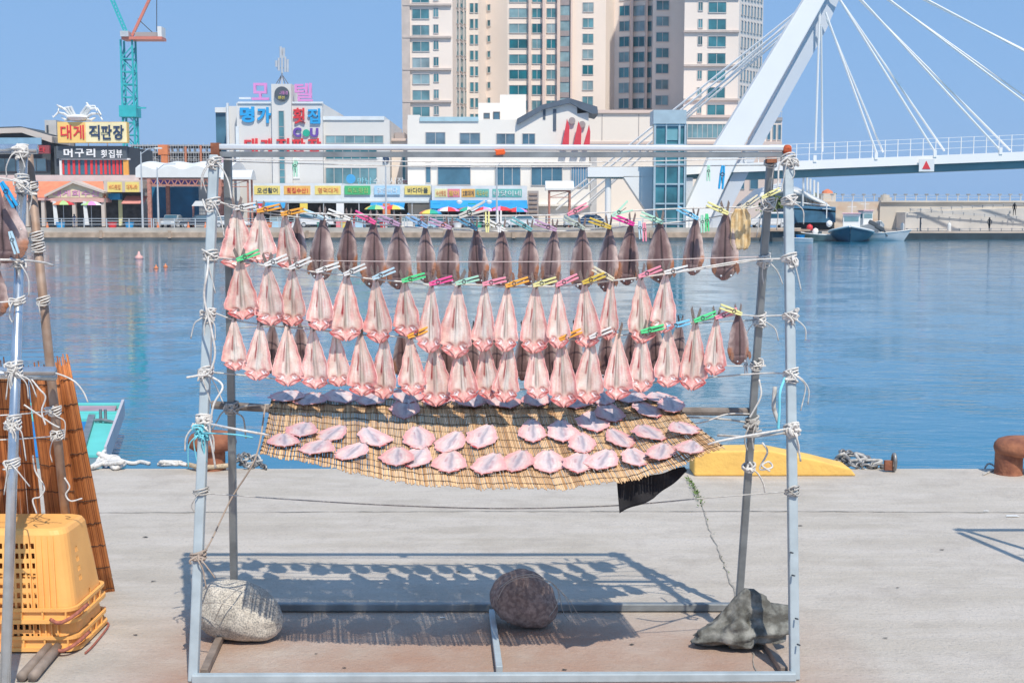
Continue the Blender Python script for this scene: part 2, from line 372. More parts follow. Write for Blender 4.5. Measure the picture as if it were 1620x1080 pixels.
def hwin(i, ua, ub, va, vb, pane=M_pane2, floors=None, pitch=25, big=False):
    """windows on wall segment i of the plan between picture columns ua..ub, repeated upwards"""
    (xa, ya), (xb, yb) = pl[i], pl[i + 1]; u0, u1 = fr[i][0], fr[i + 1][0]
    def at(u):
        a = (u - 810) / F; dx, dy = xb - xa, yb - ya      # intersect column with the wall line (z ignored)
        a = a / cos(TH) * 1.0
        # iterate for the small tilt of the camera
        t = 0.5
        for _ in range(8):
            y = ya + dy * t; xx = X(u, 100, y); t = (xx - xa) / dx if abs(dx) > 1e-6 else 0
        return Vector((xa + dx * t, ya + dy * t, 0))
    A, B = at(ua), at(ub); d = (B - A).normalized(); nrm = Vector((d.y, -d.x, 0))
    for k in floors or range(-2, 8):
        ym = (A.y + B.y) / 2; z1 = Z(va + k * pitch, ym); z0 = Z(vb + k * pitch, ym)
        if z0 < Z(200, ym): continue
        def ob(m_, p, q, za, zb, t0, t1):
            m_.hexa([Vector((p.x, p.y, za)) + nrm * t1, Vector((q.x, q.y, za)) + nrm * t1, Vector((q.x, q.y, za)) + nrm * t0, Vector((p.x, p.y, za)) + nrm * t0,
                     Vector((p.x, p.y, zb)) + nrm * t1, Vector((q.x, q.y, zb)) + nrm * t1, Vector((q.x, q.y, zb)) + nrm * t0, Vector((p.x, p.y, zb)) + nrm * t0])
        lone = big and nwin[0] < 98
        fm = MB() if lone else rest_f; pm = MB() if lone else rest_p; w_ = .1
        ob(fm, A - d * w_, A, z0 - w_, z1 + w_, .004, .14); ob(fm, B, B + d * w_, z0 - w_, z1 + w_, .004, .14)
        ob(fm, A, B, z0 - .12, z0, .004, .15); ob(fm, A, B, z1, z1 + w_, .004, .14)
        if big: mid = A.lerp(B, .5); ob(fm, mid - d * .04, mid + d * .04, z0, z1, .008, .1)
        ob(pm, A, B, z0, z1, .006, .06)
        if lone:
            nwin[0] += 1; q = fm.build('window', M_frame, hr); pm.build('pane', pane, q)
FL = range(-2, 8)
hwin(0, 653, 679, 15, 30, pitch=25.7, big=True); hwin(0, 686.5, 693.5, 14, 27, pitch=25.7, big=True)
for k in ((722, 725), (727.5, 732), (734, 736.5)): hwin(1, *k, 18, 38, pitch=25.2, pane=M_pane3)
for k in ((744, 749), (752, 756)): hwin(2, *k, 6, 20, pitch=25)
hwin(4, 764 + 8, 768 + 8, 8, 17, pitch=24.5)
hwin(5, 806, 834, 14, 28, pitch=24.3, big=True)
hwin(5, 842, 857, 14, 28, pitch=24.3, big=True)
hwin(6, 865, 879, 14, 28, pitch=24.3, big=True)
hwin(6, 922, 938, 5, 19, pitch=24.7, big=True)
hwin(8, 980, 995, 10, 25, pitch=24.4, big=True); hwin(8, 1002, 1019, 10, 25, pitch=24.4, big=True); hwin(8, 1024, 1030.5, 10, 25, pitch=24.4)
hwin(10, 1038, 1057, 2, 16, pitch=25, big=True)
hwin(12, 1104, 1110, 4, 17, pitch=27, big=True); hwin(12, 1120, 1147, 4, 20, pitch=27, big=True)
for k in range(7): u = 1171 + 5 * k; hwin(13, u, u + 2.6, 8 + k * .9, 24 + k * .9, pitch=25.6)
o = rest_f.build('window', M_frame, hr); o['kind'] = 'stuff'; rest_p.build('pane', M_pane2, o)
# blue glass strip, pilasters, string courses
gs = MB(); gs.box(X(886, 100, 240), 239.5, 0, X(901, 100, 240), 240.0, top); gs.build('glass_strip', M_pane2, hr)
for k in range(-9, 9): sp_ = MB(); z = Z(33 + 24.3 * k, 239.4); sp_.box(X(886.3, 100, 239.4), 239.38, z, X(900.5, 100, 239.4), 239.49, z + .95); sp_.build('spandrel', mat('spandrel_grey', (.34, .29, .29), .7), hr)
for (u0, u1, Yp) in ((836, 840, 240), (858, 862.5, 240), (881, 885.8, 240), (902, 905, 240), (958, 961, 242), (996, 1000, 241.5), (1020.5, 1023, 240.6)): ps = MB(); ps.box(X(u0, 100, Yp), Yp - 1.1, 0, X(u1, 100, Yp), Yp - .002, top - .5); ps.build('pilaster', M_pil, hr)
M_scr = mat('string_course', (.56, .48, .43), .8)
for v in (-95, -43, 8, 59, 110, 161): sc_ = MB(); z = Z(v, 224.6); sc_.box(X(637, v, 224.6), 224.5, z - .12, X(714, v, 224.6), 224.998, z + .2); sc_.build('string_course', M_scr, hr)
for v in (-58, -4, 50, 104, 158): sc_ = MB(); z = Z(v, 213.6); sc_.box(X(1082, v, 213.6), 213.55, z - .12, X(1170, v, 213.6), 213.998, z + .2); sc_.build('string_course', M_scr, hr)
sc_ = MB(); sc_.box(X(640, 100, 224) - .5, 224.6, 0, X(640, 100, 224) + .9, 224.999, top); sc_.build('downpipe', M_scr, hr)
# podium of the tower
pd = thing('podium_building', 'low cream podium building with a teal window strip at the foot of the apartment tower', 'building', (X(1080, 300, 205), 205, 0))
part(pd, 'wall', M_cream2, [(930, 177, 1084, 356, 209, 20), (1084, 184, 1172, 356, 207, 20)])
part(pd, 'cornice', M_pil, [(930, 174, 1084, 179, 208.6, 20.2), (1084, 182, 1172, 186, 206.6, 20), (930, 224, 1084, 228, 208.8, .19), (1084, 224, 1172, 228, 206.8, .19)])
part(pd, 'panel_joint', M_greyr, [(1010, 181, 1011, 222, 208.94, .055), (952, 181, 953, 222, 208.94, .055)])
window(pd, 1087, 196, 1151, 219, 207, M_pane2, M_frame, mull=7)
part(pd, 'wall', M_pil, [(1150, 224, 1236, 356, 203, 10)])
part(pd, 'wall', M_cream, [(1200, 190, 1237, 224, 203.3, 9)])
part(pd, 'cornice', M_greyr, [(1199, 186, 1238, 191, 203.0, 9.6)])
for u in (1204, 1213, 1222, 1230): window(pd, u, 197, u + 6, 222, 203.3, M_pane3)
rl = MB()
for i in range(14): u = 1200 + i * 2.8; rl.pbox(u, 177, u + .5, 186, 203.05, .05)
rl.pbox(1199, 176, 1238, 177.4, 203.05, .1); rl.build('parapet_rail', M_steel, pd)
window(pd, 1160, 262, 1178, 300, 203, M_pane3); window(pd, 1186, 262, 1200, 300, 203, M_pane3)

# ================================================================== WHITE BUILDING
M_white = mat('white_render', (.86, .81, .74), .8, var=.05, scale=.15)
M_slate = mat('slate_roof', (.10, .13, .17), .6, var=.15, scale=1)
M_red = mat('red_panel', (.72, .06, .08), .5); M_rednote = M_red
M_green = mat('teal_parapet', (.42, .60, .66), .5)
wb = thing('white_building', 'white building with dark sloping roof, big blue windows and three red fins', 'building', (X(790, 350, 174), 174, 0))
part(wb, 'wall', M_white, [(645, 189, 818, 356, 174, 24), (645, 182, 664, 189, 174, 6), (757, 163, 793, 190, 180, 10), (791, 150, 832, 190, 182, 9)])
b = MB(); b.pprism([(818, 192), (862, 170), (913, 161), (913, 180), (931, 178), (934, 356), (818, 356)], 174, 22); b.build('gable_wall', M_white, wb)
b = MB(); b.pprism([(818, 197), (818, 188), (857, 166), (900, 155), (945, 169), (946, 180), (937, 180), (920, 173), (902, 163), (860, 173)], 173.3, 2.5); b.build('sloped_roof', M_slate, wb)
b = MB(); b.pprism([(905, 163), (946, 174), (946, 182), (922, 176)], 175.9, 8); b.build('rear_roof', M_slate, wb)
part(wb, 'parapet', M_green, [(664, 185, 757, 192, 173.8, .19)])
part(wb, 'ledge', M_white, [(645, 258, 936, 262, 173.6, .39), (645, 323, 936, 326, 173.2, .79)])
for a in ((673, 209, 705, 229, 1), (727, 210, 760, 229, 1), (785, 211, 815, 229, 1), (826, 211, 847, 229, 1), (673, 257, 682, 290, 0), (692, 259, 745, 293, 0), (783, 260, 824, 294, 2), (840, 262, 890, 294, 2)):
    window(wb, *a[:4], 174, M_pane3 if a[1] > 240 else M_pane, M_frame, mull=a[4])
part(wb, 'slot_window', M_slate, [(859, 172, 863, 189, 173.9, .09), (875, 173, 880, 207, 173.9, .09)])
for a in ((765, 179, 775, 188), (780, 177, 791, 191)): window(wb, *a, 180, M_pane, M_framed)
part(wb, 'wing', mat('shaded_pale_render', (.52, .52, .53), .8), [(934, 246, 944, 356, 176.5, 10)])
window(wb, 903, 262, 931, 297, 174, mat('blue_blind_pane', (.12, .27, .42), .3), M_frame, mull=6)
for (a, b_, c_, t_) in ((889, 901, 897, 188), (907, 920, 915, 192), (923, 934, 932, 197)):
    q = MB(); q.pprism([(a, 231), (c_, t_), (b_, t_ + 12), (b_ - 1, 231)], 172.6, .5); q.build('red_fin', M_red, wb)
for c_ in ((905, 191), (921, 197)):
    q = MB(); q.tube([P(c_[0], c_[1], 173.9), P(c_[0], c_[1], 173.5)], .45, 16); q.build('vent_disc', M_greyr, wb)
# stall row under the white building: sign fascia, blue awning
M_blue = mat('blue_awning', (.02, .30, .62), .55, var=.15, scale=.8); M_blue2 = mat('pale_fascia', (.72, .76, .78), .5)
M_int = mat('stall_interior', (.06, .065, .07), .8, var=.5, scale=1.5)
TXT = {k: mat('paint_' + k, c, .5, var=.02) for k, c in dict(red=(.72, .05, .06), navy=(.03, .06, .13), white=(.85, .85, .85), pink=(.75, .30, .62), blue=(.03, .36, .72), purple=(.16, .08, .38), green=(.03, .42, .28), orange=(.75, .24, .10), yellow=(.85, .66, .12), lime=(.45, .65, .25), cyan=(.25, .62, .72)).items()}
SGN = {k: mat('board_' + k, c, .5, var=.04) for k, c in dict(yellow=(.86, .70, .22), orange=(.85, .50, .14), green=(.08, .50, .20), sky=(.42, .66, .84), teal=(.16, .48, .44), pink=(.75, .25, .30), white=(.78, .78, .76), lightyellow=(.80, .78, .42), grey=(.10, .12, .14)).items()}
ss = thing('stall_arcade', 'market stalls of the white building, blue awning under a strip of coloured signs', 'stall arcade', (X(760, 350, 169), 169, 0))
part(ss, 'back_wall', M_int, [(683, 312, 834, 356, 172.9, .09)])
part(ss, 'fascia', M_blue2, [(683, 294, 834, 318, 169.6, 3.5)])
b = MB(); b.prism([P(681, 317, 168.6), P(681, 330, 167.4), P(681, 327, 169.4)], (X(834, 320, 168.6) - X(681, 320, 168.6), 0, 0)); b.build('awning', M_blue, ss)
for u in (683, 728, 775, 822, 833): part(ss, 'post', M_greyr, [(u - .8, 327, u + .8, 359, 168.9, .2)])
for a in ((688, 708, 'lightyellow', '수산횟집', 'orange'), (708, 728, 'pink', '활어', 'yellow'), (730, 752, 'orange', '2호대게', 'navy'), (752, 774, 'teal', '독도수산', 'yellow'), (779, 826, 'teal', '바닷이네', 'white')):
    sign(ss, a[0], 299, a[1] - .5, 312, 169.55, SGN[a[2]], [(a[3], TXT[a[4]], a[0] + 2, 301.5, a[1] - 2.5, 310)], d=.05)
for u in (727, 774): b = MB(); b.lathe(P(u, 319, 168.4), [(.05, -.3), (.35, -.3), (.42, 0), (.2, .15), (.03, .2)], 10); b.build('lamp', SGN['white'], ss)
st = thing('stone_pillar', 'grey brick stair pillar beside the blue awning of the white building', 'pillar', (X(845, 350, 170), 170, 0))
part(st, 'pillar_body', M_greyr, [(835, 302, 852, 359, 170.5, 2)]); part(st, 'stone_course', mat('brown_stone', (.36, .28, .24), .8, var=.3), [(837, v, 850, v + 3, 170.35, .149) for v in range(306, 352, 7)])

# small roofed lookout with red posts
M_rust = mat('rusty_red_steel', (.48, .22, .17), .7, var=.25, scale=3)
def gate_frame(u0, u1, v0, v1, Y, label):
    t = thing('roofed_frame', label, 'gate', (X((u0 + u1) / 2, v1, Y), Y, 0))
    q = MB(); x0 = X(u0, v0, Y); x1 = X(u1, v0, Y); z = Z(v0 + 12, Y); n = 10
    q.prism([(x0 - .4, Y - .4, z), (x0 - .4, Y - .4, z + .25)] + [(x0 - .4, Y - .4 + 3.2 * (i / n), z + .3 + .9 * sin(pi * i / n)) for i in range(1, n)] + [(x0 - .4, Y + 2.8, z + .25), (x0 - .4, Y + 2.8, z)], (x1 - x0 + .8, 0, 0)); q.build('roof', SGN['white'], t)
    for xx in (x0 + .1, x1 - .1):
        for yy in (Y, Y + 2.4):
            q = MB(); q.beam((xx, yy, 0), (xx, yy, z), .22); q.build('post', M_rust, t)
    q = MB(); q.beam((x0, Y, z - .1), (x1, Y, z - .1), .18); q.beam((x0, Y, z - .9), (x1, Y, z - .9), .1); q.beam((x0, Y, z - .9), (x1, Y, z - .1), .08); q.build('brace', M_rust, t)
gate_frame(868, 903, 289, 356, 163, 'small gate frame with white curved roof and rusty red posts before the white building')
gate_frame(355, 393, 272, 356, 160, 'small gate frame with white roof and rusty red posts before the motel')

# ================================================================== MOTEL
M_mot = mat('pale_grey_cladding', (.70, .68, .65), .7, var=.04, scale=.2); M_motd = mat('shadow_grey_cladding', (.50, .55, .58), .7, var=.05)
mo = thing('motel_building', 'pale grey motel with pink and blue rooftop lettering and a round emblem', 'building', (X(440, 350, 176), 176, 0))
part(mo, 'wall', M_mot, [(376, 163, 511, 356, 176, 22), (431, 133, 462, 356, 175.4, .59), (431, 133, 462, 163, 176, 6)])
part(mo, 'side_bay', M_mot, [(359, 168, 376, 356, 178, 16)])
part(mo, 'glass_bay', M_pane3, [(343, 178, 359, 356, 182, 12)]); part(mo, 'bay_cap', SGN['white'], [(340, 170, 360, 178, 181.6, 12.6)])
part(mo, 'corner_trim', M_blue2, [(360, 163, 363, 340, 177.6, .39), (374, 200, 379, 340, 175.8, .19), (376, 161, 431, 164, 175.8, .3), (462, 161, 511, 164, 175.8, .3), (378, 154, 397, 157, 176.5, .2)])
window(mo, 441, 175, 451, 291, 175.4, M_pane2, M_frame, mull=0)
tb = part(mo, 'rail_bar', M_greyr, [(441.5, v, 450.5, v + 1.2, 175.33, .06) for v in (200, 216, 236, 252, 268, 280)])
q = MB(); q.tube([P(446, 149, 175.39), P(446, 149, 175.0)], 1.0, 32); q = q.build('round_emblem', SGN['grey'], mo)
text('바다풍경', 'lettering', TXT['pink'], q, 437, 144, 455, 150, 174.98, .05); text('펜션', 'lettering', TXT['yellow'], q, 440, 152, 450, 157, 174.98, .05)
text('모', 'roof_letter', TXT['pink'], mo, 399, 132, 426, 159, 176.3, .5, .02); text('텔', 'roof_letter', TXT['pink'], mo, 467, 132, 495, 161, 176.3, .5, .02)
text('명', 'wall_letter', TXT['blue'], mo, 380, 169, 403, 194, 175.98, .3, .045); text('가', 'wall_letter', TXT['blue'], mo, 407, 170, 429, 195, 175.98, .3, .045)
text('횟', 'wall_letter', TXT['red'], mo, 464, 171, 483, 196, 175.98, .3, .02); text('집', 'wall_letter', TXT['blue'], mo, 487, 172, 507, 196, 175.98, .3, .03)
text('C', 'wall_letter', TXT['purple'], mo, 464, 202, 477, 217, 175.98, .3, .05); text('U', 'wall_letter', TXT['purple'], mo, 491, 203, 504, 217, 175.98, .3, .05)
q = MB(); q.tube([P(484.5, 210.5, 175.98), P(484.5, 210.5, 175.7)], .48, 20); q.build('round_mark', TXT['green'], mo)
for i, ch in enumerate('대게직판장'): text(ch, 'wall_letter', TXT['red'], mo, 387 + 25 * i, 219, 408 + 25 * i, 242, 175.98 if i != 2 else 175.38, .25, .03)
q = part(mo, 'banner', SGN['white'], [(463, 250, 474, 283, 175.9, .09)])
b = MB()                                                      # green creature on the banner
b.tube([P(467 + 3 * sin(i), 254 + i * 2.0, 175.87) for i in range(9)], [.08, .12, .2, .28, .3, .34, .3, .2, .08], 6); b.build('banner_drawing', TXT['green'], q)
b = MB(); b.tube([P(357, 250, 176.0) + Vector((0, 0, 0)), P(357, 266, 176.0)], .8, 12); b.build('pink_drum', mat('faded_pink', (.70, .45, .52), .6), mo)
an = thing('phone_mast', 'grey phone antenna mast on top of the motel', 'antenna', tuple(P(446, 133, 178)))
b = MB(); b.tube([P(446, 133, 178), P(446, 76, 178)], .12, 8); b.build('mast_pole', M_steel, an)
b = MB()
for (u, a, c_) in ((441, 92, 112), (446, 88, 116), (451, 90, 114), (455, 94, 114), (437, 96, 106), (444, 74, 92), (449, 76, 92)): b.tube([P(u, a, 177.6), P(u, c_, 177.6)], .16, 8)
b.build('antenna_panel', M_steel, an)
for u in (437, 441, 451, 456): b = MB(); b.beam(P(446, 118, 178), P(u, 133, 178), .09); b.build('mast_strut', M_framed, an)
b = MB(); b.beam(P(438, 108, 177.8), P(456, 108, 177.8), .07); b.build('mast_bar', M_framed, an)
# annex right of the motel
ax = thing('motel_annex', 'pale grey annex with three wide blue glass bands right of the motel', 'building', (X(570, 350, 177), 177, 0))
part(ax, 'wall', M_mot, [(511, 190, 617, 356, 177, 20)]); part(ax, 'parapet', M_blue2, [(510, 184, 608, 190, 176.8, 18)])
for a in ((515, 214, 607, 227.5), (515, 233, 597, 252.5), (515, 265, 597, 292)): window(ax, *a, 177, M_pane2, M_frame, mull=5)
text('D', 'wall_letter', TXT['navy'], ax, 606, 247, 616, 258, 176.98, .2, .07)
pp = thing('narrow_building', 'narrow cream building with a blue glass slit between annex and white building', 'building', (X(628, 350, 180), 180, 0))
part(pp, 'wall', M_cream, [(617, 222, 646, 356, 180, 15)]); part(pp, 'cornice', M_pil, [(616, 219, 646, 223, 179.7, 15.4)]); part(pp, 'roof_block', M_greyr, [(624, 210, 640, 219, 183, 6)])
window(pp, 636, 242, 642, 290, 180, M_pane2, M_steel)
b = part(pp, 'wall_sign', SGN['white'], [(634, 284, 648, 290, 179.5, .4)]); text('OK', 'lettering', TXT['red'], b, 637, 285.5, 645, 289, 179.48, .05)
# stall arcade of the motel
sa = thing('stall_arcade', 'long market stalls below the motel with yellow, green and pale blue signs', 'stall arcade', (X(540, 350, 170), 170, 0))
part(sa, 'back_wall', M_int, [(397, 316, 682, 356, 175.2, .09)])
part(sa, 'fascia', M_blue2, [(394, 290, 541, 318, 171.0, 4), (541, 292, 682, 320, 171.2, 3.9)])
part(sa, 'gutter', M_motd, [(397, 318, 682, 321, 170.8, 4)])
for (a, b_) in ((398, 452), (586, 640)): q = MB(); x0 = X(a, 325, 170); x1 = X(b_, 325, 170); q.prism([(x0, 170.6, Z(320.5, 170.6)), (x0, 168.8, Z(329, 168.8)), (x0, 168.9, Z(330, 168.9)), (x0, 170.6, Z(322, 170.6))], (x1 - x0, 0, 0)); q.build('awning', M_blue, sa)
for u in range(400, 682, 28): part(sa, 'post', M_steel, [(u - .7, 321, u + .7, 359, 170.9, .2)])
for a in ((402, 443, 'yellow', '오션활어', 'navy'), (449, 491, 'orange', '횟집수산1', 'red'), (498, 539, 'yellow', '영덕대게', 'orange'), (545, 586, 'green', '독도횟집', 'lime'), (592, 633, 'sky', '맑은바다', 'white'), (640, 681, 'yellow', '바다마을', 'navy')):
    sign(sa, a[0], 294, a[1], 308, 170.95, SGN[a[2]], [(a[3], TXT[a[4]], a[0] + 5, 297, a[1] - 4, 305.5)], d=.05)
fs = thing('lettering_sign', 'white cut-out letters with a round blue emblem standing on the arcade roof', 'sign', tuple(P(595, 293, 172)))
b = MB(); b.tube([P(555, 283, 171.5), P(555, 283, 171.2)], .62, 20); b.build('emblem', mat('emblem_blue', (.08, .40, .75), .5), fs)
b = MB(); b.beam(P(547, 292, 171.4), P(642, 292, 171.4), .1); b.build('letter_frame', M_steel, fs)
for i, ch in enumerate('만남수산시장'): text(ch, 'cut_letter', TXT['cyan'] if i < 2 else SGN['white'], fs, 566 + 12.5 * i, 281, 576 + 12.5 * i, 292, 171.4, .2)
# ================================================================== LEFT RESTAURANTS
M_orr = mat('orange_tile_roof', (.72, .24, .13), .7, var=.15, scale=1.5); M_beige = mat('beige_render', (.60, .52, .46), .8, var=.06, scale=.3)
M_dkg = mat('dark_grey_panel', (.07, .085, .10), .6)
lr = thing('crab_restaurant', 'two storey restaurant with orange roof, red window posts and large yellow sign', 'restaurant', (X(150, 350, 172), 172, 0))
part(lr, 'wall', M_beige, [(-140, 286, 226, 357, 172, 18)])
part(lr, 'terrace_edge', mat('pinkish_edge', (.66, .55, .52), .7), [(-142, 277, 224, 287, 171.4, 18)])
part(lr, 'upper_wall', M_dkg, [(86, 232, 203, 277, 176, 12)])
part(lr, 'upper_frame', SGN['white'], [(94, 252, 97.5, 277, 175.5, .49), (94, 250.5, 205, 253, 175.5, .49)])
b = MB()
for i, u in enumerate((99, 107, 115, 124, 134, 143, 151, 158, 165, 172, 178, 184, 190)): b.pbox(u, 253.5, u + (3.6 if i % 3 else 2.4), 276, 175.75, .24)
b.build('red_post', TXT['red'], lr); part(lr, 'window', M_pane3, [(98, 254, 195, 276, 175.9, .09)]); part(lr, 'orange_pier', mat('orange_paint', (.80, .38, .08), .6), [(195, 253, 203, 277, 175.6, .39)])
q = part(lr, 'sign_board', SGN['grey'], [(89, 231, 200, 251, 175.3, .5)])
for i, ch in enumerate('머구리'): text(ch, 'lettering', TXT['white'], q, 101 + 18 * i, 235, 115 + 18 * i, 249, 175.28, .1, .03)
for i, ch in enumerate('횟집뷰'): text(ch, 'lettering', TXT['white'], q, 160 + 12 * i, 237, 169.5 + 12 * i, 250, 175.28, .1, .02)
q = part(lr, 'sign_board', mat('board_golden', (.90, .60, .20), .5), [(91, 193, 201, 226, 174.6, 1.0)]); q['label'] = 'large yellow sign with red and navy letters'
q2 = part(q, 'pale_panel', mat('board_cream', (.92, .80, .48), .5), [(135.5, 194, 200, 225, 174.58, .019)])
for i, ch in enumerate('대게'): text(ch, 'lettering', TXT['red'], q, 96 + 20 * i, 198, 113 + 20 * i, 220, 174.58, .1, .015)
for i, ch in enumerate('직판장'): text(ch, 'lettering', TXT['navy'], q, 141 + 19 * i, 198, 158 + 19 * i, 221, 174.55, .1, .025)
for u in (110, 140, 170): b = MB(); b.beam(P(u, 226, 175), P(u, 233, 175.6), .15); b.build('sign_bracket', M_steel, lr)
part(lr, 'roof_tower', mat('stair_tower', (.56, .54, .52), .8), [(72, 190, 90, 277, 180, 5)]); part(lr, 'slot_window', M_dkg, [(73.5, 198, 76.5, 212, 179.9, .09)])
# left block with gable
b = MB(); b.pprism([(-140, 245), (-60, 212), (0, 201), (32, 200), (50, 205), (80, 213), (80, 277), (-140, 277)], 177, 10); b.build('gable_wall', M_dkg, lr)
b = MB(); b.pprism([(-142, 246), (-60, 211), (0, 203), (34, 202), (82, 216), (82, 226), (34, 210), (0, 211), (-60, 219), (-142, 254)], 176, 9); b.build('gable_roof', M_beige, lr)
part(lr, 'balcony_glass', mat('pale_blue_glass', (.25, .42, .55), .2), [(-140, 218, 65, 229, 175.4, .3)])
q = part(lr, 'sign_board', mat('maroon_board', (.30, .07, .08), .6), [(-140, 230, 78, 243, 175.2, .5)]); text('대게회센타', 'lettering', TXT['red'], q, 14, 233, 72, 241, 175.18, .08)
window(lr, -90, 250, -10, 272, 177, M_pane2, M_framed, mull=3); window(lr, -8, 250, 74, 272, 177, M_pane2, M_framed, mull=4)
# pitched orange roof + gable of the ground floor
b = MB(); b.prism([P(-140, 287, 171.3), P(-140, 312, 168.5), P(-140, 313.5, 168.6), P(-140, 289, 171.35)], (X(165, 300, 170) - X(-140, 300, 170), 0, 0)); b.build('tile_roof', M_orr, lr)
b = MB(); b.pprism([(70, 308), (115, 286), (164, 303), (164, 306), (115, 290), (70, 312)], 167.6, 3.5); b.build('gable_trim', M_beige, lr)
b = MB(); b.pprism([(76, 309), (115, 290.5), (162, 306), (162, 313), (76, 313)], 168.1, 2.8); b.build('gable_board', mat('cream_board', (.78, .66, .45), .6), lr)
text('대게회수산', 'lettering', TXT['pink'], lr, 84, 301, 158, 311, 168.08, .06)
b = MB(); b.pprism([(-140, 313), (80, 313), (80, 317), (-140, 317)], 168.0, 3.9); b.pprism([(80, 313.5), (164, 313.5), (164, 320), (80, 320)], 168.0, 3.9); b.build('lintel', mat('pink_lintel', (.72, .42, .38), .7), lr)
part(lr, 'opening', M_int, [(-140, 317.5, 164, 357, 171.6, .39)])
for u in (-100, -50, 0, 42, 68, 117, 163): part(lr, 'column', M_beige, [(u - 2.6, 313.5, u + 2.6, 358.5, 168.2, .6)])
part(lr, 'side_block', M_beige, [(164, 286, 226, 304, 169, 2.9)])
for a in ((170, 193, '바다횟집'), (198, 220, '대게나라')): sign(lr, a[0], 288, a[1], 304, 168.95, SGN['yellow'], [(a[2], TXT['orange'], a[0] + 2.5, 292, a[1] - 2.5, 300)], d=.045)
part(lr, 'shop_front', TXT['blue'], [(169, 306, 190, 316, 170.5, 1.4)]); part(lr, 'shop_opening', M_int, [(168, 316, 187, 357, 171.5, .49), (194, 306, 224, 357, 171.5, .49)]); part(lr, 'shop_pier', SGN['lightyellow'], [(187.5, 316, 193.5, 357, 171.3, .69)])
b = MB(); x0 = X(195, 312, 170); x1 = X(230, 312, 170); b.prism([(x0, 171.3, Z(310, 171.3)), (x0, 169, Z(322, 169)), (x0, 169.1, Z(323, 169))], (x1 - x0, 0, 0)); b.build('red_awning', mat('faded_red_awning', (.70, .30, .26), .7), lr)
cb = thing('crab_sculpture', 'white tubular crab sculpture on top of the big yellow sign', 'sculpture', tuple(P(124, 193, 175.2)))
b = MB(); b.lathe(P(123, 186, 175.2), [(.1, -.55), (1.0, -.45), (1.5, 0), (1.0, .3), (.1, .42)], 16); b.build('crab_body', SGN['white'], cb)
LG = [[(112, 187), (101, 180), (92, 178), (84, 186), (83, 183)], [(112, 184), (104, 174), (94, 168), (92, 176)], [(115, 182), (107, 170), (98, 172), (90, 166)], [(118, 182), (112, 169), (106, 171)], [(134, 187), (146, 180), (156, 180), (162, 190)], [(134, 184), (143, 172), (154, 172), (160, 182)], [(131, 182), (142, 170), (137, 163)], [(128, 181), (137, 168), (150, 168), (153, 176)], [(112, 189), (103, 190), (98, 186)], [(135, 189), (144, 190), (150, 186)]]
for l in LG: b = MB(); b.tube([P(u, v, 175.2 - .5 * (i % 2)) for i, (u, v) in enumerate(l)], [.2, .18, .14, .1, .05][:len(l)], 6); b.build('crab_leg', SGN['white'], cb)

# umbrellas -----------------------------------------------------------------------
def umbrella(u, v, Y, r, cols, label, group='parasols along the far quay', tilt=0):
    c = P(u, v, Y); t = thing('parasol', label, 'parasol', (c.x, c.y, 0), group)
    q = MB(); n = 8; o = 0; q.v.append((c.x, c.y, c.z + .0))
    for ring, (rr, dz) in enumerate(((.5, -.14), (.85, -.38), (1.0, -.62))):
        for j in range(n * 2): a = 2 * pi * j / (n * 2); k = rr * r * (1 if j % 2 == 0 else .95); q.v.append((c.x + k * cos(a), c.y + k * sin(a), c.z + dz * r * .62))
    N2 = n * 2
    for j in range(N2): q.face([0, 1 + j, 1 + (j + 1) % N2], (j // 2) % len(cols))
    for k in range(2):
        for j in range(N2): q.face([1 + k * N2 + j, 1 + (k + 1) * N2 + j, 1 + (k + 1) * N2 + (j + 1) % N2, 1 + k * N2 + (j + 1) % N2], (j // 2) % len(cols))
    cn = q.build('canopy', [TXT[k] if k in TXT else SGN[k] for k in cols], t); sm = cn.modifiers.new('Solidify', 'SOLIDIFY'); sm.thickness = .03
    q = MB(); q.tube([(c.x, c.y, 0), (c.x, c.y, c.z + .12)], .035, 6); q.build('pole', M_steel, t)
    q = MB(); q.lathe((c.x, c.y, 0), [(.3, 0), (.28, .12), (.06, .16)], 10); q.build('foot', M_dkg, t)
umbrella(100, 317, 163, 1.45, ['green', 'orange', 'lime', 'red'], 'green and orange parasol with white side drop by the orange roofed restaurant')
umbrella(144, 318, 163, 1.35, ['cyan', 'lime', 'pink', 'white'], 'pale green and pink parasol by the right half of the orange roofed restaurant')
UMB = [(595, 324, ['yellow', 'green', 'lime', 'pink'], 'green and yellow parasol under the pale blue stall sign'), (622, 324, ['pink', 'red', 'yellow', 'sky'], 'pink, yellow and blue parasol under the motel arcade'),
       (681, 331, ['orange', 'yellow', 'green', 'blue'], 'rainbow parasol at the left end of the blue awning'), (709, 327, ['red', 'pink', 'white'], 'red parasol under the blue awning, leftmost of its bright row'),
       (740, 327, ['red', 'green', 'white', 'pink'], 'red, green and white parasol under the blue awning'), (765, 327, ['pink', 'white', 'red'], 'pale pink parasol under the blue awning'), (792, 326, ['red', 'red', 'pink'], 'plain red parasol under the blue awning'), (817, 328, ['green', 'red', 'blue', 'pink'], 'green, red and blue parasol at the right end of the blue awning'), (410, 326, ['pink', 'red', 'sky'], 'pink parasol under the left blue awning of the motel arcade')]
for u, v, c_, l in UMB: umbrella(u, v, 163 + (u % 3), 1.5, c_, l)
for (u, l) in ((86, 'white fabric panel left of the green parasol'), (134, 'white fabric panel left of the pale green parasol')):
    b = MB(); b.pprism([(u - 3, 318), (u + 2, 319), (u + 7, 356), (u, 356)], 162, .12); tag(b.build('fabric_panel', SGN['white']), l, 'fabric panel')

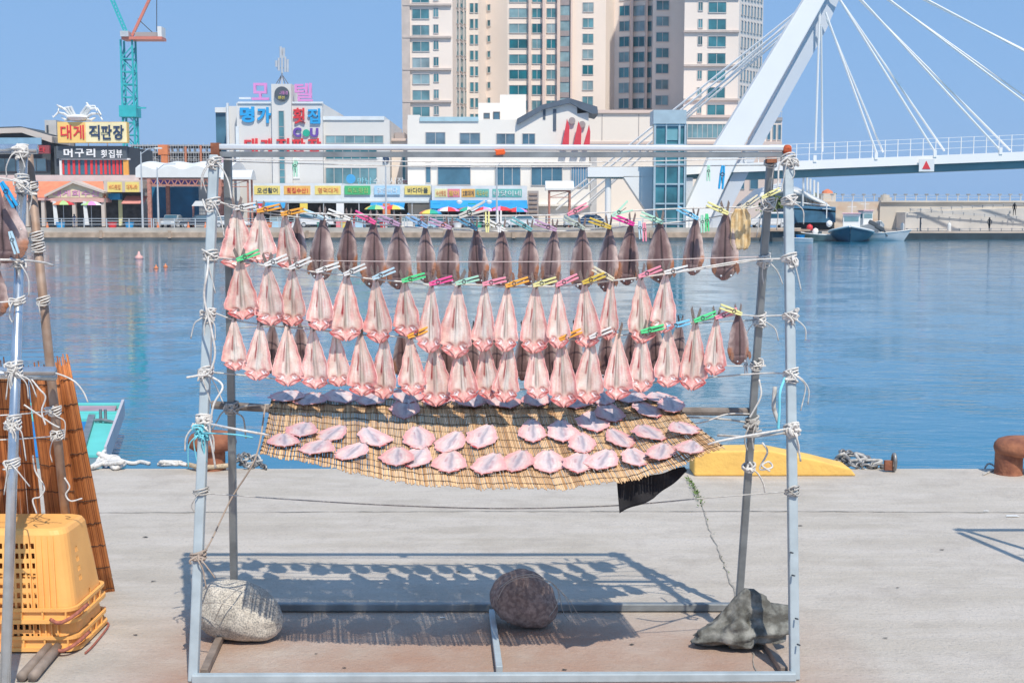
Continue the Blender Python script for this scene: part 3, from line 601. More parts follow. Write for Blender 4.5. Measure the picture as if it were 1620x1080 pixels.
# lamp posts ---------------------------------------------------------------------
def lamp(u, v, Y, arm, label):
    a = P(u, 359, Y); t_ = Z(v, Y); t = thing('street_lamp', label, 'street lamp', (a.x, Y, 0), 'street lamps on the far quay')
    q = MB(); q.tube([(a.x, Y, 0), (a.x, Y, t_ * .5), (a.x, Y, t_)], [.14, .11, .07], 8); q.build('pole', M_steel, t)
    q = MB(); q.tube([(a.x, Y, t_ - .3), (a.x + arm * .5, Y, t_ + .35), (a.x + arm, Y, t_ + .45)], .05, 6); q.build('arm', M_steel, t)
    q = MB(); q.box(a.x + arm * .95 - .1, Y - .15, t_ + .33, a.x + arm * 1.35, Y + .15, t_ + .5); q.build('lamp_head', SGN['white'], t)
lamp(226, 240, 156, 1.9, 'tall street lamp with curved arm left of the white market roof'); lamp(251, 265, 154, 1.6, 'shorter street lamp in front of the white market roof')
lamp(611, 256, 156, -.8, 'thin street lamp before the motel annex'); lamp(786, 262, 156, .8, 'thin street lamp before the white building')
# white market roof with red truss ----------------------------------------------
mk = thing('market_canopy', 'open market hall with wavy white roof on a rusty red truss', 'market hall', (X(290, 350, 165), 165, 0))
b = MB(); b.grid(lambda s_, t_: P(218 + 150 * s_, 266, 164) * Vector((1, 0, 1)) + Vector((0, 163 + 10 * t_, .9 * sin(pi * t_) - 1.0 * 0 + .22 * sin(s_ * 22) * (1 - t_))), 40, 10, fnb=lambda s_, t_: P(218 + 150 * s_, 281, 164) * Vector((1, 0, 1)) + Vector((0, 163 + 10 * t_, .9 * sin(pi * t_)))); b.build('roof', SGN['white'], mk)
q = MB(); q.beam(P(220, 283, 163.3), P(366, 284, 163.3), .22); q.beam(P(232, 293, 163.3), P(366, 294, 163.3), .18)
for i in range(12): u = 232 + i * 11; q.beam(P(u, 293, 163.3), P(u + 5.5, 283, 163.3), .12); q.beam(P(u + 5.5, 283, 163.3), P(u + 11, 293, 163.3), .12)
q.build('truss', M_rust, mk)
for (u, Y) in ((236, 163.3), (348, 163.3), (236, 172), (330, 172)): b = MB(); a = P(u, 283, 163.3); b.beam((a.x, Y, 0), (a.x, Y, a.z), .45); b.build('column', M_rust, mk)
part(mk, 'tarpaulin', mat('dark_blue_tarp', (.02, .17, .33), .5, var=.25, scale=.6), [(240, 296, 314, 345, 174, .3)])
part(mk, 'ridge_strip', TXT['purple'], [(240, 284.5, 313, 291, 171, .3)])
sn = thing('small_canopy', 'small white canopy on a post between the market hall and the rack', 'canopy', (X(320, 350, 158), 158, 0))
b = MB(); b.pprism([(303, 326), (309, 318), (326, 318), (330, 326)], 157, 3); b.build('roof', SGN['white'], sn); b = MB(); b.beam(P(306, 326, 158) , P(306, 360, 158), .2); b.beam(P(327, 326, 158), P(327, 360, 158), .2); b.build('post', M_rust, sn)
# crane ---------------------------------------------------------------------------
M_teal = mat('crane_teal', (.04, .46, .50), .5); M_cred = mat('crane_red', (.66, .22, .16), .5)
cr = thing('tower_crane', 'teal tower crane with red platform behind the restaurants', 'crane', (X(206, 350, 260), 260, 0))
cx = X(205, 150, 260); hw = 1.15; zt = Z(64, 260); b = MB()
for sx_ in (-1, 1):
    for sy in (-1, 1): b.beam((cx + sx_ * hw, 260 + sy * hw, 0), (cx + sx_ * hw, 260 + sy * hw, zt), .34)
z = 0; k = 0
while z < zt - 2:
    for sy in (-1, 1):
        b.beam((cx - hw, 260 + sy * hw, z), (cx + hw, 260 + sy * hw, z), .22); b.beam((cx + (-hw if k % 2 else hw), 260 + sy * hw, z), (cx + (hw if k % 2 else -hw), 260 + sy * hw, z + 2.5), .2)
    for s_ in (-1, 1): b.beam((cx + s_ * hw, 260 - hw, z), (cx + s_ * hw, 260 + hw, z), .2); b.beam((cx + s_ * hw, 260 - hw, z), (cx + s_ * hw, 260 + hw, z + 2.5), .2)
    z += 2.5; k += 1
b.build('mast', M_teal, cr)
b = MB(); b.box(cx - 1.7, 258.2, Z(186, 260), cx + 1.7, 261.8, Z(168, 260)); b.beam(P(190, 171, 259), P(231, 171, 259), .3); b.build('climbing_frame', M_teal, cr)
b = MB(); b.pbox(192, 58, 256, 62.5, 258, 3.4); b.build('slewing_platform', M_cred, cr)
part(cr, 'counterweight', SGN['white'], [(249, 42, 255.5, 58, 258, 3)]); part(cr, 'machinery', M_greyr, [(213, 51, 248, 57.8, 258.3, 2.6)]); part(cr, 'cab', M_steel, [(190, 49, 203, 57.8, 257.5, 2)])
b = MB(); b.beam(P(209, 57, 258.6), P(248, -25, 259), .5); b.beam(P(209, 57, 261), P(248, -25, 261), .5)
for i in range(8): k = i / 8; b.beam(P(209 + 39 * k, 57 - 82 * k, 258.6), P(209 + 39 * (k + .1), 57 - 82 * (k + .1), 261), .25)
b.build('back_frame', M_cred, cr)
b = MB()
for (da) in (0, 5):
    b.beam(P(197 + da, 52, 259), P(150 + da, -60, 259), .26)
for i in range(22): k = i / 22; b.beam(P(197 + 5 * (i % 2) - 47 * k, 52 - 112 * k, 259), P(197 + 5 * ((i + 1) % 2) - 47 * (k + 1 / 22), 52 - 112 * (k + 1 / 22), 259), .18)
b.build('jib', M_teal, cr)
b = MB(); b.tube([P(248, -25, 259), P(248, 50, 259)], .09, 5); b.tube([P(218, 30, 259), P(246, 56, 259)], .09, 5); b.tube([P(248, -25, 259), P(150, -60, 259)], .07, 5); b.build('cable', M_dkg, cr)
# building site --------------------------------------------------------------------
cs = thing('building_site', 'unfinished concrete frame with scaffolding behind the white market roof', 'building site', (X(270, 350, 232), 232, 0))
M_sc = mat('raw_concrete', (.33, .34, .35), .9, var=.25, scale=.5)
b = MB(); b.pbox(205, 240, 345, 356, 238, 8)
for v in (229, 240, 251, 262): b.pbox(205, v, 345, v + 2.2, 233, 9)
for u in range(208, 345, 9): b.pbox(u, 230 + (u * 7 % 5), u + 2, 275, 233.5, 1)
b.build('frame', M_sc, cs)
b = MB()
for u in range(206, 346, 4): b.pbox(u, 224 + (u * 13 % 8), u + .5, 272, 231, .1)
for v in range(230, 272, 6): b.pbox(205, v, 345, v + .5, 231.2, .1)
b.build('scaffold', M_steel, cs); part(cs, 'orange_hoist', mat('hoist_orange', (.72, .24, .10), .6), [(250, 229, 265, 245, 230.5, 1.5)]); part(cs, 'orange_hoist', MATS['hoist_orange'], [(255, 246, 265, 263, 230.5, 1.5)])
for q_ in ((292, 232, 295, 264, 230.6, .4), (316, 230, 319, 262, 230.6, .4)): part(cs, 'orange_column', mat('rust_column', (.55, .22, .13), .7), [q_])

# ================================================================== BRIDGE
M_bw = mat('bridge_white', (.90, .88, .85), .45, var=.03, scale=.2); M_bund = mat('bridge_underside', (.16, .30, .33), .6, var=.1, scale=.3)
br = thing('footbridge', 'white cable-stayed footbridge with leaning pylon, white cables and railing over the harbour mouth', 'bridge', (X(1150, 350, 160), 160, 0))
BY = 154.0
def slabpoly(uv0, uv1, Y, d, name, m):
    b = MB()
    for (a, b_), (c_, d_) in zip(zip(uv0, uv1), zip(uv0[1:], uv1[1:])):
        A = P(*a, Y); B = P(*b_, Y); C = P(*c_, Y); D = P(*d_, Y); b.prism([A, C, D, B], (0, d, 0))
    return b.build(name, m, br)
def pylon(pts, wpx, d, name, Y=None):
    pass
b = MB(); Yp = 152.5; b.prism([P(1062, 372, Yp), P(1112, 372, Yp), P(1175, 235, Yp), P(1306, 0, Yp), P(1352, -86, Yp), P(1322, -86, Yp), P(1272, 0, Yp), P(1128, 235, Yp), P(1084, 330, Yp)], (0, 2.2, 0)); o = b.build('pylon', M_bw, br); bevel(o, .12)
b = MB(); b.prism([P(1108, 372, 154.75), P(1136, 372, 154.75), P(1203, 235, 154.75), P(1308, 46, 154.75), P(1340, -30, 154.75), P(1316, -30, 154.75), P(1290, 30, 154.75)], (0, 2.0, 0)); o = b.build('pylon_shaded_side', mat('bridge_white_shaded', (.60, .64, .70), .5, var=.03, scale=.1), br)  # right side of the pylon, its shade put into a greyer, bluer white
top_u = [(u, 258 - (u - 1180) * (18 / 440.)) for u in range(1180, 1941, 40)]; bot_u = [(u, v + 14) for u, v in top_u]; und = [(u, v + 26) for u, v in top_u]
top_u = [(930, 264), (990, 263), (1050, 263), (1120, 261)] + top_u; bot_u = [(930, 280), (990, 280), (1050, 279), (1120, 274)] + bot_u[0:]; und = [(930, 281), (990, 282), (1050, 282), (1120, 282)] + und
slabpoly(top_u, bot_u, BY, .5, 'deck_fascia', M_bw)
slabpoly([(u, v + .1) for u, v in bot_u], und, BY + .8, 4.0, 'deck_girder', M_bund)
slabpoly([(u, v + 2) for u, v in top_u], [(u, v + 5) for u, v in top_u], BY + .51, 5, 'deck', M_bw)
b = MB()
for (u, v), (u2, v2) in zip(top_u[4:], top_u[5:]):
    for dz in (.75, 1.5, 2.0): b.beam(P(u, v, BY + .25) + Vector((0, 0, dz)), P(u2, v2, BY + .25) + Vector((0, 0, dz)), .045)
b.build('rail', M_bw, br)
for (u, v), (u2, v2) in zip(top_u[4:], top_u[5:]):
    for k in (0, .5): b = MB(); a = P(u, v, BY + .25).lerp(P(u2, v2, BY + .25), k); b.beam(a, a + Vector((0, 0, 2.05)), .09); b.build('rail_post', M_bw, br)
# left strut, end block and column
b = MB(); b.prism([P(986, 279, BY), P(1048, 372, BY), P(1092, 372, BY), P(1046, 300, BY), P(1046, 279, BY)], (0, 2.5, 0)); b.build('strut', M_bw, br)
b = MB(); b.prism([P(1020, 281, 154.55), P(1085, 372, 154.55), P(1096, 372, 154.55), P(1096, 281, 154.55)], (0, 1.5, 0)); b.build('strut_web', MATS['bridge_white_shaded'], br)  # takes the same shaded tone as the pylon's right side
b = MB(); b.tube([P(962, 368, 155.2), P(962, 281, 155.2)], .38, 14); b.build('column', M_bw, br)
CB = [((1290, 238), (1297, 10)), ((1301, 240), (1299, 40)), ((1387, 243), (1306, 20)), ((1397, 241), (1308, 30)), ((1480, 242), (1316, -20)), ((1494, 239), (1319, -14)), ((1584, 240), (1326, -40)), ((1598, 238), (1330, -30)), ((1726, 240), (1334, -55)), ((1742, 238), (1337, -48)), ((1905, 232), (1338, -68)), ((1925, 232), (1342, -60)),
      ((880, 332), (1292, 2)), ((900, 332), (1288, 12)), ((918, 336), (1290, -4)), ((860, 338), (1294, -8)), ((900, 345), (1281, 22))]
for i, (a, b_) in enumerate(CB):
    b = MB(); q = BY + (.3 if i % 2 == 0 else 4.2)
    if i >= 12: q = BY + 6 + i
    b.tube([P(*a, q), P(*b_, 153.8)], .125, 6); b.build('cable', M_bw, br)
for u in (1290, 1387, 1480, 1584): b = MB(); b.pbox(u - 3, 250 - (u - 1180) * .041, u + 2, 261 - (u - 1180) * .041, BY - .1, .09); b.build('cable_anchor', M_bw, br)
ts = thing('navigation_sign', 'white plate with red triangle hung on the bridge deck', 'sign', tuple(P(1466, 260, BY - .3)))
b = MB(); b.pbox(1454, 252, 1478, 271.5, BY - .4, .12); b.build('plate', SGN['white'], ts)
b = MB(); b.pprism([(1459, 267.5), (1472, 267.5), (1465.5, 254.5)], BY - .46, .055); b.build('red_triangle', TXT['red'], ts)
# lift tower
lt = thing('lift_tower', 'glass lift tower with grey head beside the bridge pylon', 'lift tower', (X(1060, 350, 152), 152, 0))
M_lt = mat('lift_grey', (.48, .58, .62), .4, .2); M_ltg = mat('lift_glass', (.05, .20, .24), .08, var=.5, scale=.4, spec=.7)
part(lt, 'head', M_lt, [(1034, 174, 1086, 196, 150.3, 4)])
part(lt, 'glass_shaft', M_ltg, [(1037, 196, 1083, 362, 150.65, 3.4)])
b = MB()
for u in (1034, 1052.5, 1072.5, 1082): b.pbox(u, 196.1, u + (3.2 if u != 1052.5 else 2), 362, 150.4, .24)
for v in range(196, 362, 31): b.pbox(1037.2, v + 1, 1082, v + 3.5, 150.45, .19)
b.build('mullion', M_lt, lt)
b = MB(); b.pbox(1084.6, 196.2, 1086, 362, 150.4, 3.8); b.build('side_fin', M_lt, lt)
part(lt, 'lift_car', mat('lift_car', (.20, .42, .46), .4), [(1055, 205, 1072, 222, 150.55, .09)])

# ================================================================== RIGHT: tent, boats, breakwater
M_bk = mat('breakwater_concrete', (.60, .55, .48), .9, var=.12, scale=.25, detail=8); M_bk2 = mat('streaked_concrete', (.62, .46, .34), .9, col2=(.66, .60, .52), scale=.9)
bw = thing('breakwater', 'long pale concrete breakwater with ramp and low quay across the harbour mouth', 'breakwater', (X(1500, 380, 160), 160, WZ))
xw0 = X(1392, 340, 172); xe = xw0 + 220
b = MB(); b.box(xw0, 172, -7, xe, 178, Z(318.5, 172)); b.build('wall', M_bk, bw)
b = MB(); b.box(X(1290, 340, 172), 172.4, -7, xw0 - .02, 178.2, Z(319, 172.4)); o = b.build('wall', M_bk2, bw); o['label'] = 'older rust-streaked wall section'
b = MB(); x0 = X(1432, 350, 168)
b.prism([(x0, 168, -.5), (xe, 168, -.5), (xe, 168, Z(324, 168)), (X(1620, 333, 168), 168, Z(329, 168)), (x0, 168, Z(336, 168))], (0, 3.99, 0)); b.build('ramp', mat('ramp_concrete', (.62, .59, .55), .9, var=.1, scale=.3), bw)
b = MB(); b.box(X(1300, 378, 158), 158, -7, xe, 172, -.42); b.build('low_quay', mat('pinkish_quay', (.60, .50, .42), .9, var=.15, scale=.4), bw)
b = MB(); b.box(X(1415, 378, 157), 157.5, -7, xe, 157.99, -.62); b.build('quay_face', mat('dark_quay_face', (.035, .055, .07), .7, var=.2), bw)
b = MB(); b.box(xw0, 171.6, Z(320, 172), xe, 172, Z(317.6, 172)); b.build('coping', M_bk, bw)
def posts_fence(label, u0, u1, v, Y, h, n, m, head, slope=0):
    t = thing('fence', label, 'fence', tuple(P(u0, v, Y))); q = MB(); A = P(u0, v, Y); B = P(u1, v - slope, Y)
    for k in (.5, .95): q.beam(A + Vector((0, 0, h * k)), B + Vector((0, 0, h * k)), .05)
    q.build('rail', M_steel, t)
    for i in range(n):
        a = A.lerp(B, i / (n - 1)); q = MB(); q.beam(a, a + Vector((0, 0, h)), .14 if head > .15 else .06); ob = q.build('post', m, t)
        q = MB(); q.box(a.x - head, a.y - .12, a.z + h, a.x + head, a.y + .12, a.z + h + (.16 if head > .15 else .07)); q.build('post_cap', M_sc if head > .15 else M_steel, t)
posts_fence('steel fence with dark post caps along the breakwater top', 1300, 1780, 317.5, 173, .75, 30, M_steel, .22)
posts_fence('rail climbing the breakwater ramp', 1440, 1620, 335.5, 167.9, .35, 12, M_sc, .07, 10)
posts_fence('lower rail crossing the breakwater wall downwards', 1440, 1625, 334.5, 167.4, .35, 12, M_sc, .07, -14)
posts_fence('low rail along the breakwater quay', 1418, 1700, 372, 160, .8, 18, M_sc, .07)
b = MB(); 
for (u, l) in ((1427, 'white rounded post at the left end of the breakwater quay'), (1501, 'white rounded post further right on the breakwater quay')):
    b = MB(); b.lathe(P(u, 376, 159), [(.25, 0), (.24, 1.5), (.2, 1.75), (.05, 1.85)], 14); tag(b.build('bollard_post', SGN['white'], smooth=True), l, 'post')
b = MB(); b.lathe(P(1400, 318, 173), [(.9, 0), (.9, .5), (.6, .5), (.6, .8), (.1, .85)], 12); tag(b.build('breakwater_light_base', M_bk), 'small round concrete base on the breakwater top', 'lamp base')
# hill with trees
gt = MB(); random.seed(5)
for i in range(900):
    c = P(random.uniform(1222, 1268), 318, 185); c += Vector((random.gauss(0, 1.2), random.uniform(-2, 2), random.uniform(-2.8, 1.6) * (1 - abs(random.random() - .5)))); l = random.uniform(.15, .4); a = Vector([random.gauss(0, 1) for _ in range(3)]).normalized(); bb = a.orthogonal().normalized()
    o = len(gt.v); gt.v += [tuple(c + a * l), tuple(c + bb * l), tuple(c - a * l), tuple(c - bb * l)]; gt.face([o, o + 1, o + 2, o + 3])
tr = thing('tree', 'round green tree beside the white tent roof', 'tree', tuple(P(1245, 352, 185)))
gt.build('crown', mat('far_foliage', (.13, .18, .06), .8, var=.5, scale=.6), tr, fix=False); b = MB(); b.tube([P(1245, 357, 185), P(1245, 330, 185)], [.3, .15], 8); b.build('trunk', mat('bark', (.16, .11, .08), .9), tr)
tn = thing('tent_pavilion', 'white sail roof pavilion with tall white masts behind the fishing boats', 'pavilion', tuple(P(1270, 360, 170)))
b = MB()
def sail(s_, t_):
    pts = [(1180, 330), (1205, 308), (1243, 297), (1270, 303), (1290, 314), (1312, 325)]
    k = s_ * 5; i = min(4, int(k)); f = k - i; u = pts[i][0] * (1 - f) + pts[i + 1][0] * f; v = pts[i][1] * (1 - f) + pts[i + 1][1] * f
    return P(u, v, 168) + Vector((0, 9 * t_, .8 * sin(pi * t_) - .3 * s_ * t_))
b.grid(sail, 20, 6, fnb=lambda s_, t_: sail(s_, t_) - Vector((0, 0, .12 + .5 * (s_ < .95) * sin(pi * s_)))); b.build('sail_roof', SGN['white'], tn, smooth=True)
for (u, v) in ((1271, 280), (1277, 281), (1282, 283), (1288, 285), (1294, 288)): b = MB(); b.tube([P(u, 360, 169 + (u % 5)), P(u, v, 169 + (u % 5))], .15, 8); b.build('mast', SGN['white'], tn)
b = MB(); b.tube([P(1270, 360, 167.5), P(1270, 300, 167.5)], .12, 8); b.tube([P(1240, 318, 167.8), P(1312, 326, 167.8)], .1, 6); b.build('front_post', SGN['white'], tn)
bt = thing('blue_tarpaulin_stall', 'row of dark blue tarpaulin stalls below the sail roof', 'stall', tuple(P(1275, 362, 165)))
part(bt, 'tarpaulin', mat('navy_tarp', (.05, .16, .27), .6, var=.3, scale=.8), [(1240, 330, 1322, 352, 165, 4)])
b = MB(); b.prism([P(1240, 330, 165), P(1322, 336, 165), P(1322, 330, 168), P(1240, 326, 168)], (0, 0, .2)); b.build('tarpaulin_roof', MATS['navy_tarp'], bt)
part(bt, 'opening', M_int, [(1242, 352.2, 1320, 364, 166, 2)])
lh = thing('harbour_hut', 'grey hut with small red roof behind the boats', 'hut', tuple(P(1310, 340, 176)))
part(lh, 'wall', M_bk, [(1302, 306, 1322, 350, 176, 4)]); b = MB(); b.lathe(P(1309, 306, 178), [(.8, 0), (.7, .3), (.3, .5), (.1, .6)], 10); b.build('roof', M_orr, lh)

# boats ---------------------------------------------------------------------------
def hull(name, m, par, L, W, D, org, rz, sheer=.5, trim=None, flare=.72, prow=1.0):
    R = Matrix.Rotation(rz, 3, 'Z'); org = Vector(org)
    n = 14; ring = 9; q = MB(); tops = []
    for i in range(n + 1):
        t = i / n; x = -L / 2 + L * t; wd = W / 2 * (1 - max(0, (t - .45) / .55) ** 2.2) * (1 if t > .1 else .92); wd = max(wd, .03); zt = D + sheer * t ** 2.4
        for j in range(ring + 1):
            a = pi * j / ring; cs_ = cos(a); yy = wd * (abs(cs_) ** .6) * (1 if cs_ > 0 else -1) ; zz = zt - (zt + .25) * (sin(a) ** .7); fl = flare + (1 - flare) * ((zz + .25) / (zt + .25))
            xx = x - (1 - (zz + .25) / (zt + .25)) * prow * t ** 4
            q.v.append(tuple(R @ Vector((xx, yy * fl, zz)) + org))
        tops.append((x, wd, zt))
    for i in range(n):
        for j in range(ring): o = i * (ring + 1) + j; q.face([o, o + 1, o + ring + 2, o + ring + 1])
    q.face(range(ring + 1)); ob = q.build(name, m, par, smooth=True)
    d = MB(); o = 0
    for x, wd, zt in tops: d.v += [tuple(R @ Vector((x, wd * .96, zt - .12)) + org), tuple(R @ Vector((x, -wd * .96, zt - .12)) + org)]
    for i in range(n): d.face([2 * i, 2 * i + 1, 2 * i + 3, 2 * i + 2])
    d.build('deck', trim or SGN['white'], par)
    g = MB(); g.tube([R @ Vector((x, wd, zt)) + org for x, wd, zt in tops], .07 * max(.5, W / 3), 6); g.tube([R @ Vector((x, -wd, zt)) + org for x, wd, zt in tops], .07 * max(.5, W / 3), 6); g.build('gunwale', trim or SGN['white'], par)
    return ob
M_navyh = mat('navy_hull', (.035, .11, .17), .35, var=.1); M_whh = mat('white_hull', (.66, .68, .70), .4, var=.08)
def fishing_boat(u, Y, L, W, rz, hm, label, cab=True, D=1.3, sheer=1.0, mast=True):
    c = P(u, 380, Y); c.z = WZ; t = thing('fishing_boat', label, 'fishing boat', tuple(c), 'fishing boats moored by the tarpaulin stalls')
    hull('hull', hm, t, L, W, D, c, rz, sheer); R = Matrix.Rotation(rz, 3, 'Z')
    def bx(name, x0, y0, z0, x1, y1, z1, m, par=t):
        q = MB(); q.hexa([R @ Vector(p) + c for p in ((x0, y0, z0), (x1, y0, z0), (x1, y1, z0), (x0, y1, z0), (x0, y0, z1), (x1, y0, z1), (x1, y1, z1), (x0, y1, z1))]); o = q.build(name, m, par); bevel(o, .06); return o
    if cab:
        k = bx('wheelhouse', -L * .30, -W * .19, D - .1, -L * .05, W * .19, D + 2.15, SGN['white']); bx('window', -L * .05 + .005, -W * .16, D + 1.3, -L * .05 + .05, W * .16, D + 1.85, M_pane2, k); bx('roof', -L * .32, -W * .21, D + 2.152, -L * .02, W * .21, D + 2.28, MATS['faded_pink'], k)
        bx('window', -L * .26, -W * .19 - .05, D + 1.3, -L * .10, -W * .19 - .005, D + 1.85, M_pane2, k)
    if mast:
        q = MB(); a = R @ Vector((-L * .2, 0, D + 1.9)) + c; q.tube([a, a + Vector((0, 0, 1.8))], .06, 6); q.beam(a + Vector((-.5, 0, 1.1)), a + Vector((.5, 0, 1.1)), .06); q.build('mast', SGN['white'], t)
    return t
fishing_boat(1346, 147, 9.0, 5.0, -1.85, M_navyh, 'large fishing boat with flared navy hull and white wheelhouse, bow towards the camera', D=.95, sheer=.8)
fishing_boat(1374, 154, 7.5, 3.1, -1.5, M_whh, 'white fishing boat with mast directly behind the large navy boat')
fishing_boat(1396, 151, 6.5, 2.2, -.35, M_whh, 'low pale boat with outboard motors right of the navy boat', cab=False, D=.8, sheer=.5, mast=False)
fishing_boat(1262, 140, 3.2, 1.4, 3.0, M_whh, 'small white dinghy left of the navy boat', cab=False, D=.45, sheer=.15, mast=False)
fishing_boat(1292, 149, 5.5, 2.0, 2.6, mat('cream_hull', (.55, .45, .36), .5, var=.3), 'small cluttered cream boat between dinghy and navy boat', cab=False, D=.7, sheer=.4)
for (u, v, l) in ((1384, 357, 'dark outboard motor on the pale boat'), (1394, 364, 'second dark outboard motor on the pale boat')):
    t = thing('outboard_motor', l, 'outboard motor', tuple(P(u, v + 6, 150))); q = MB(); a = P(u, v, 150); q.beam(a + Vector((-.7, 0, .5)), a + Vector((.3, 0, .0)), .45, .5); bevel(q.build('motor_cover', M_dkg, t), .12); q = MB(); q.beam(a + Vector((.3, 0, 0)), a + Vector((.7, 0, -.7)), .2); q.build('shaft', M_dkg, t)
# floating pontoon, tubs and buoys on it
pn = thing('pontoon', 'dark floating pontoon carrying tubs at the harbour corner', 'pontoon', tuple(P(1240, 384, 146)))
part(pn, 'float', M_dark, [(1222, 366, 1262, 386, 145.5, 4)]); part(pn, 'deck', M_band, [(1218, 363, 1282, 366, 145, 5)])
def tub(u, v, Y, r, m, label, h=None):
    h = h or r * 1.1; c = P(u, v, Y); t = thing('tub', label, 'tub', tuple(c)); q = MB(); q.lathe(c, [(r * .8, 0), (r, h), (r * 1.08, h), (r * 1.08, h + .04), (r * .9, h + .04), (r * .75, .1)], 14); q.build('tub_body', m, t)
    q = MB(); q.lathe(c + Vector((0, 0, h * .7)), [(r * .8, 0), (r * .8, .02)], 12); q.build('water_fill', M_pane, t)
tub(1249, 362, 147, .55, mat('tub_blue', (.02, .28, .62), .5), 'bright blue tub on the floating pontoon'); tub(1266, 380, 143, .5, MATS['tub_blue'], 'blue tub just above the white dinghy')
for i, (u, v, c_, l) in enumerate(((1281, 360, 'red', 'small red buoy at the tarpaulin stalls'), (1290, 366, 'white', 'white buoy between dinghy and stalls'), (1312, 354, 'white', 'white and pink buoy on the rail above the navy boat'))):
    q = MB(); q.lathe(P(u, v, 150), [(.05, -.4), (.3, -.25), (.38, 0), (.3, .25), (.05, .4)], 12); tag(q.build('buoy', TXT[c_], smooth=True), l, 'buoy')
# two small buoys floating on the open water
for (u, v, l) in ((220, 410, 'pale pink buoy floating on the water left of the rack'), (247, 425, 'tiny reddish float just right of the pink buoy'), (262, 423, 'tiny orange float beside the reddish one')):
    c = G(u, v, WZ); r = .3 if u == 220 else .13; q = MB(); q.lathe(c, [(.02, -r * .4), (r, 0), (r * .9, r * .6), (r * .35, r), (r * .2, r * 1.7), (.02, r * 1.8)], 14); tag(q.build('buoy', mat('buoy_pink', (.78, .42, .38), .5) if u == 220 else TXT['orange'], smooth=True), l, 'buoy')

# cars ----------------------------------------------------------------------------
def car(u, Y, rz, col, label, L=4.5, Hh=1.62, van=False):
    c = P(u, 360, Y); c.z = 0; t = thing('parked_car', label, 'car', tuple(c), 'cars parked on the far quay'); R = Matrix.Rotation(rz, 3, 'Z'); W = 1.8
    def tr_(p): return R @ Vector(p) + c
    h = Hh; prof = [(-L / 2, .35), (-L / 2, .85), (-L * .47, h * .62), (-L * .36, h * .92), (-L * .25, h), (L * .02, h), (L * .17, h * .64), (L * .42, h * .54), (L * .495, h * .42), (L / 2, .35)]
    if van: prof = [(-L / 2, .35), (-L / 2, h * .95), (-L * .47, h), (L * .2, h), (L * .36, h * .62), (L * .48, h * .5), (L / 2, .35)]
    q = MB(); q.prism([tr_((x, -W / 2, z)) for x, z in prof], R @ Vector((0, W, 0))); bd = q.build('body', col, t); bevel(bd, .12, 3, 20)
    gl = [(-L * .44, h * .64), (-L * .35, h * .88), (-L * .24, h * .93), (L * .0, h * .93), (L * .135, h * .64)]
    if van: gl = [(-L * .44, h * .62), (-L * .44, h * .9), (L * .17, h * .9), (L * .31, h * .62)]
    for s_ in (-1, 1): q = MB(); q.prism([tr_((x, s_ * (W / 2 + .003), z)) for x, z in gl], R @ Vector((0, s_ * .02, 0))); q.build('side_window', M_pane, t)
    q = MB(); a = [tr_((L * .035, -W * .42, h * .94)), tr_((L * .035, W * .42, h * .94)), tr_((L * .168, W * .45, h * .67)), tr_((L * .168, -W * .45, h * .67))]; q.prism(a, R @ Vector((.06, 0, .05))); q.build('windscreen', M_pane, t)
    for x in (-L * .3, L * .31):
        for s_ in (-1, 1):
            q = MB(); q.tube([tr_((x, s_ * W * .40, .33)), tr_((x, s_ * (W / 2 + .02), .33))], .33, 18); wl = q.build('wheel', M_dkg, t); q = MB(); q.tube([tr_((x, s_ * (W / 2 + .021), .33)), tr_((x, s_ * (W / 2 + .04), .33))], .2, 12); q.build('rim', M_steel, wl)
    for s_ in (-1, 1): q = MB(); q.box(-.04, -.16, -.08, .04, .16, .08); q.v = [tuple(tr_((L * .485 + x, s_ * W * .36 + y, h * .43 + z))) for x, y, z in q.v]; q.build('headlight', SGN['white'], t)
CW = mat('car_white', (.80, .80, .80), .25, coat=.5, var=.02); CS = mat('car_silver', (.50, .54, .56), .3, .3, coat=.5, var=.02); CD = mat('car_dark', (.05, .06, .08), .25, coat=.5, var=.05); CB_ = mat('car_blue', (.05, .22, .40), .3, coat=.5)
car(820, 157, pi, CW, 'white hatchback parked under the right end of the blue awning'); car(904, 158, -pi / 2, CS, 'silver car facing the water under the small white gate roof'); car(316, 158, pi * .96, CD, 'dark car behind the quay rail below the small canopy', 4.7)
car(500, 166, 0, CW, 'white van partly hidden under the motel arcade', 4.8, 1.9, True); car(272, 164, -pi / 2, CS, 'silver car in the market hall facing the water'); car(1216, 158, pi, CW, 'white van behind the right legs of the rack', 4.9, 1.95, True); car(928, 163, pi, CB_, 'blue car right of the silver car')
car(366, 158, 0, CW, 'white car behind the left legs of the rack', 4.4, 1.5)
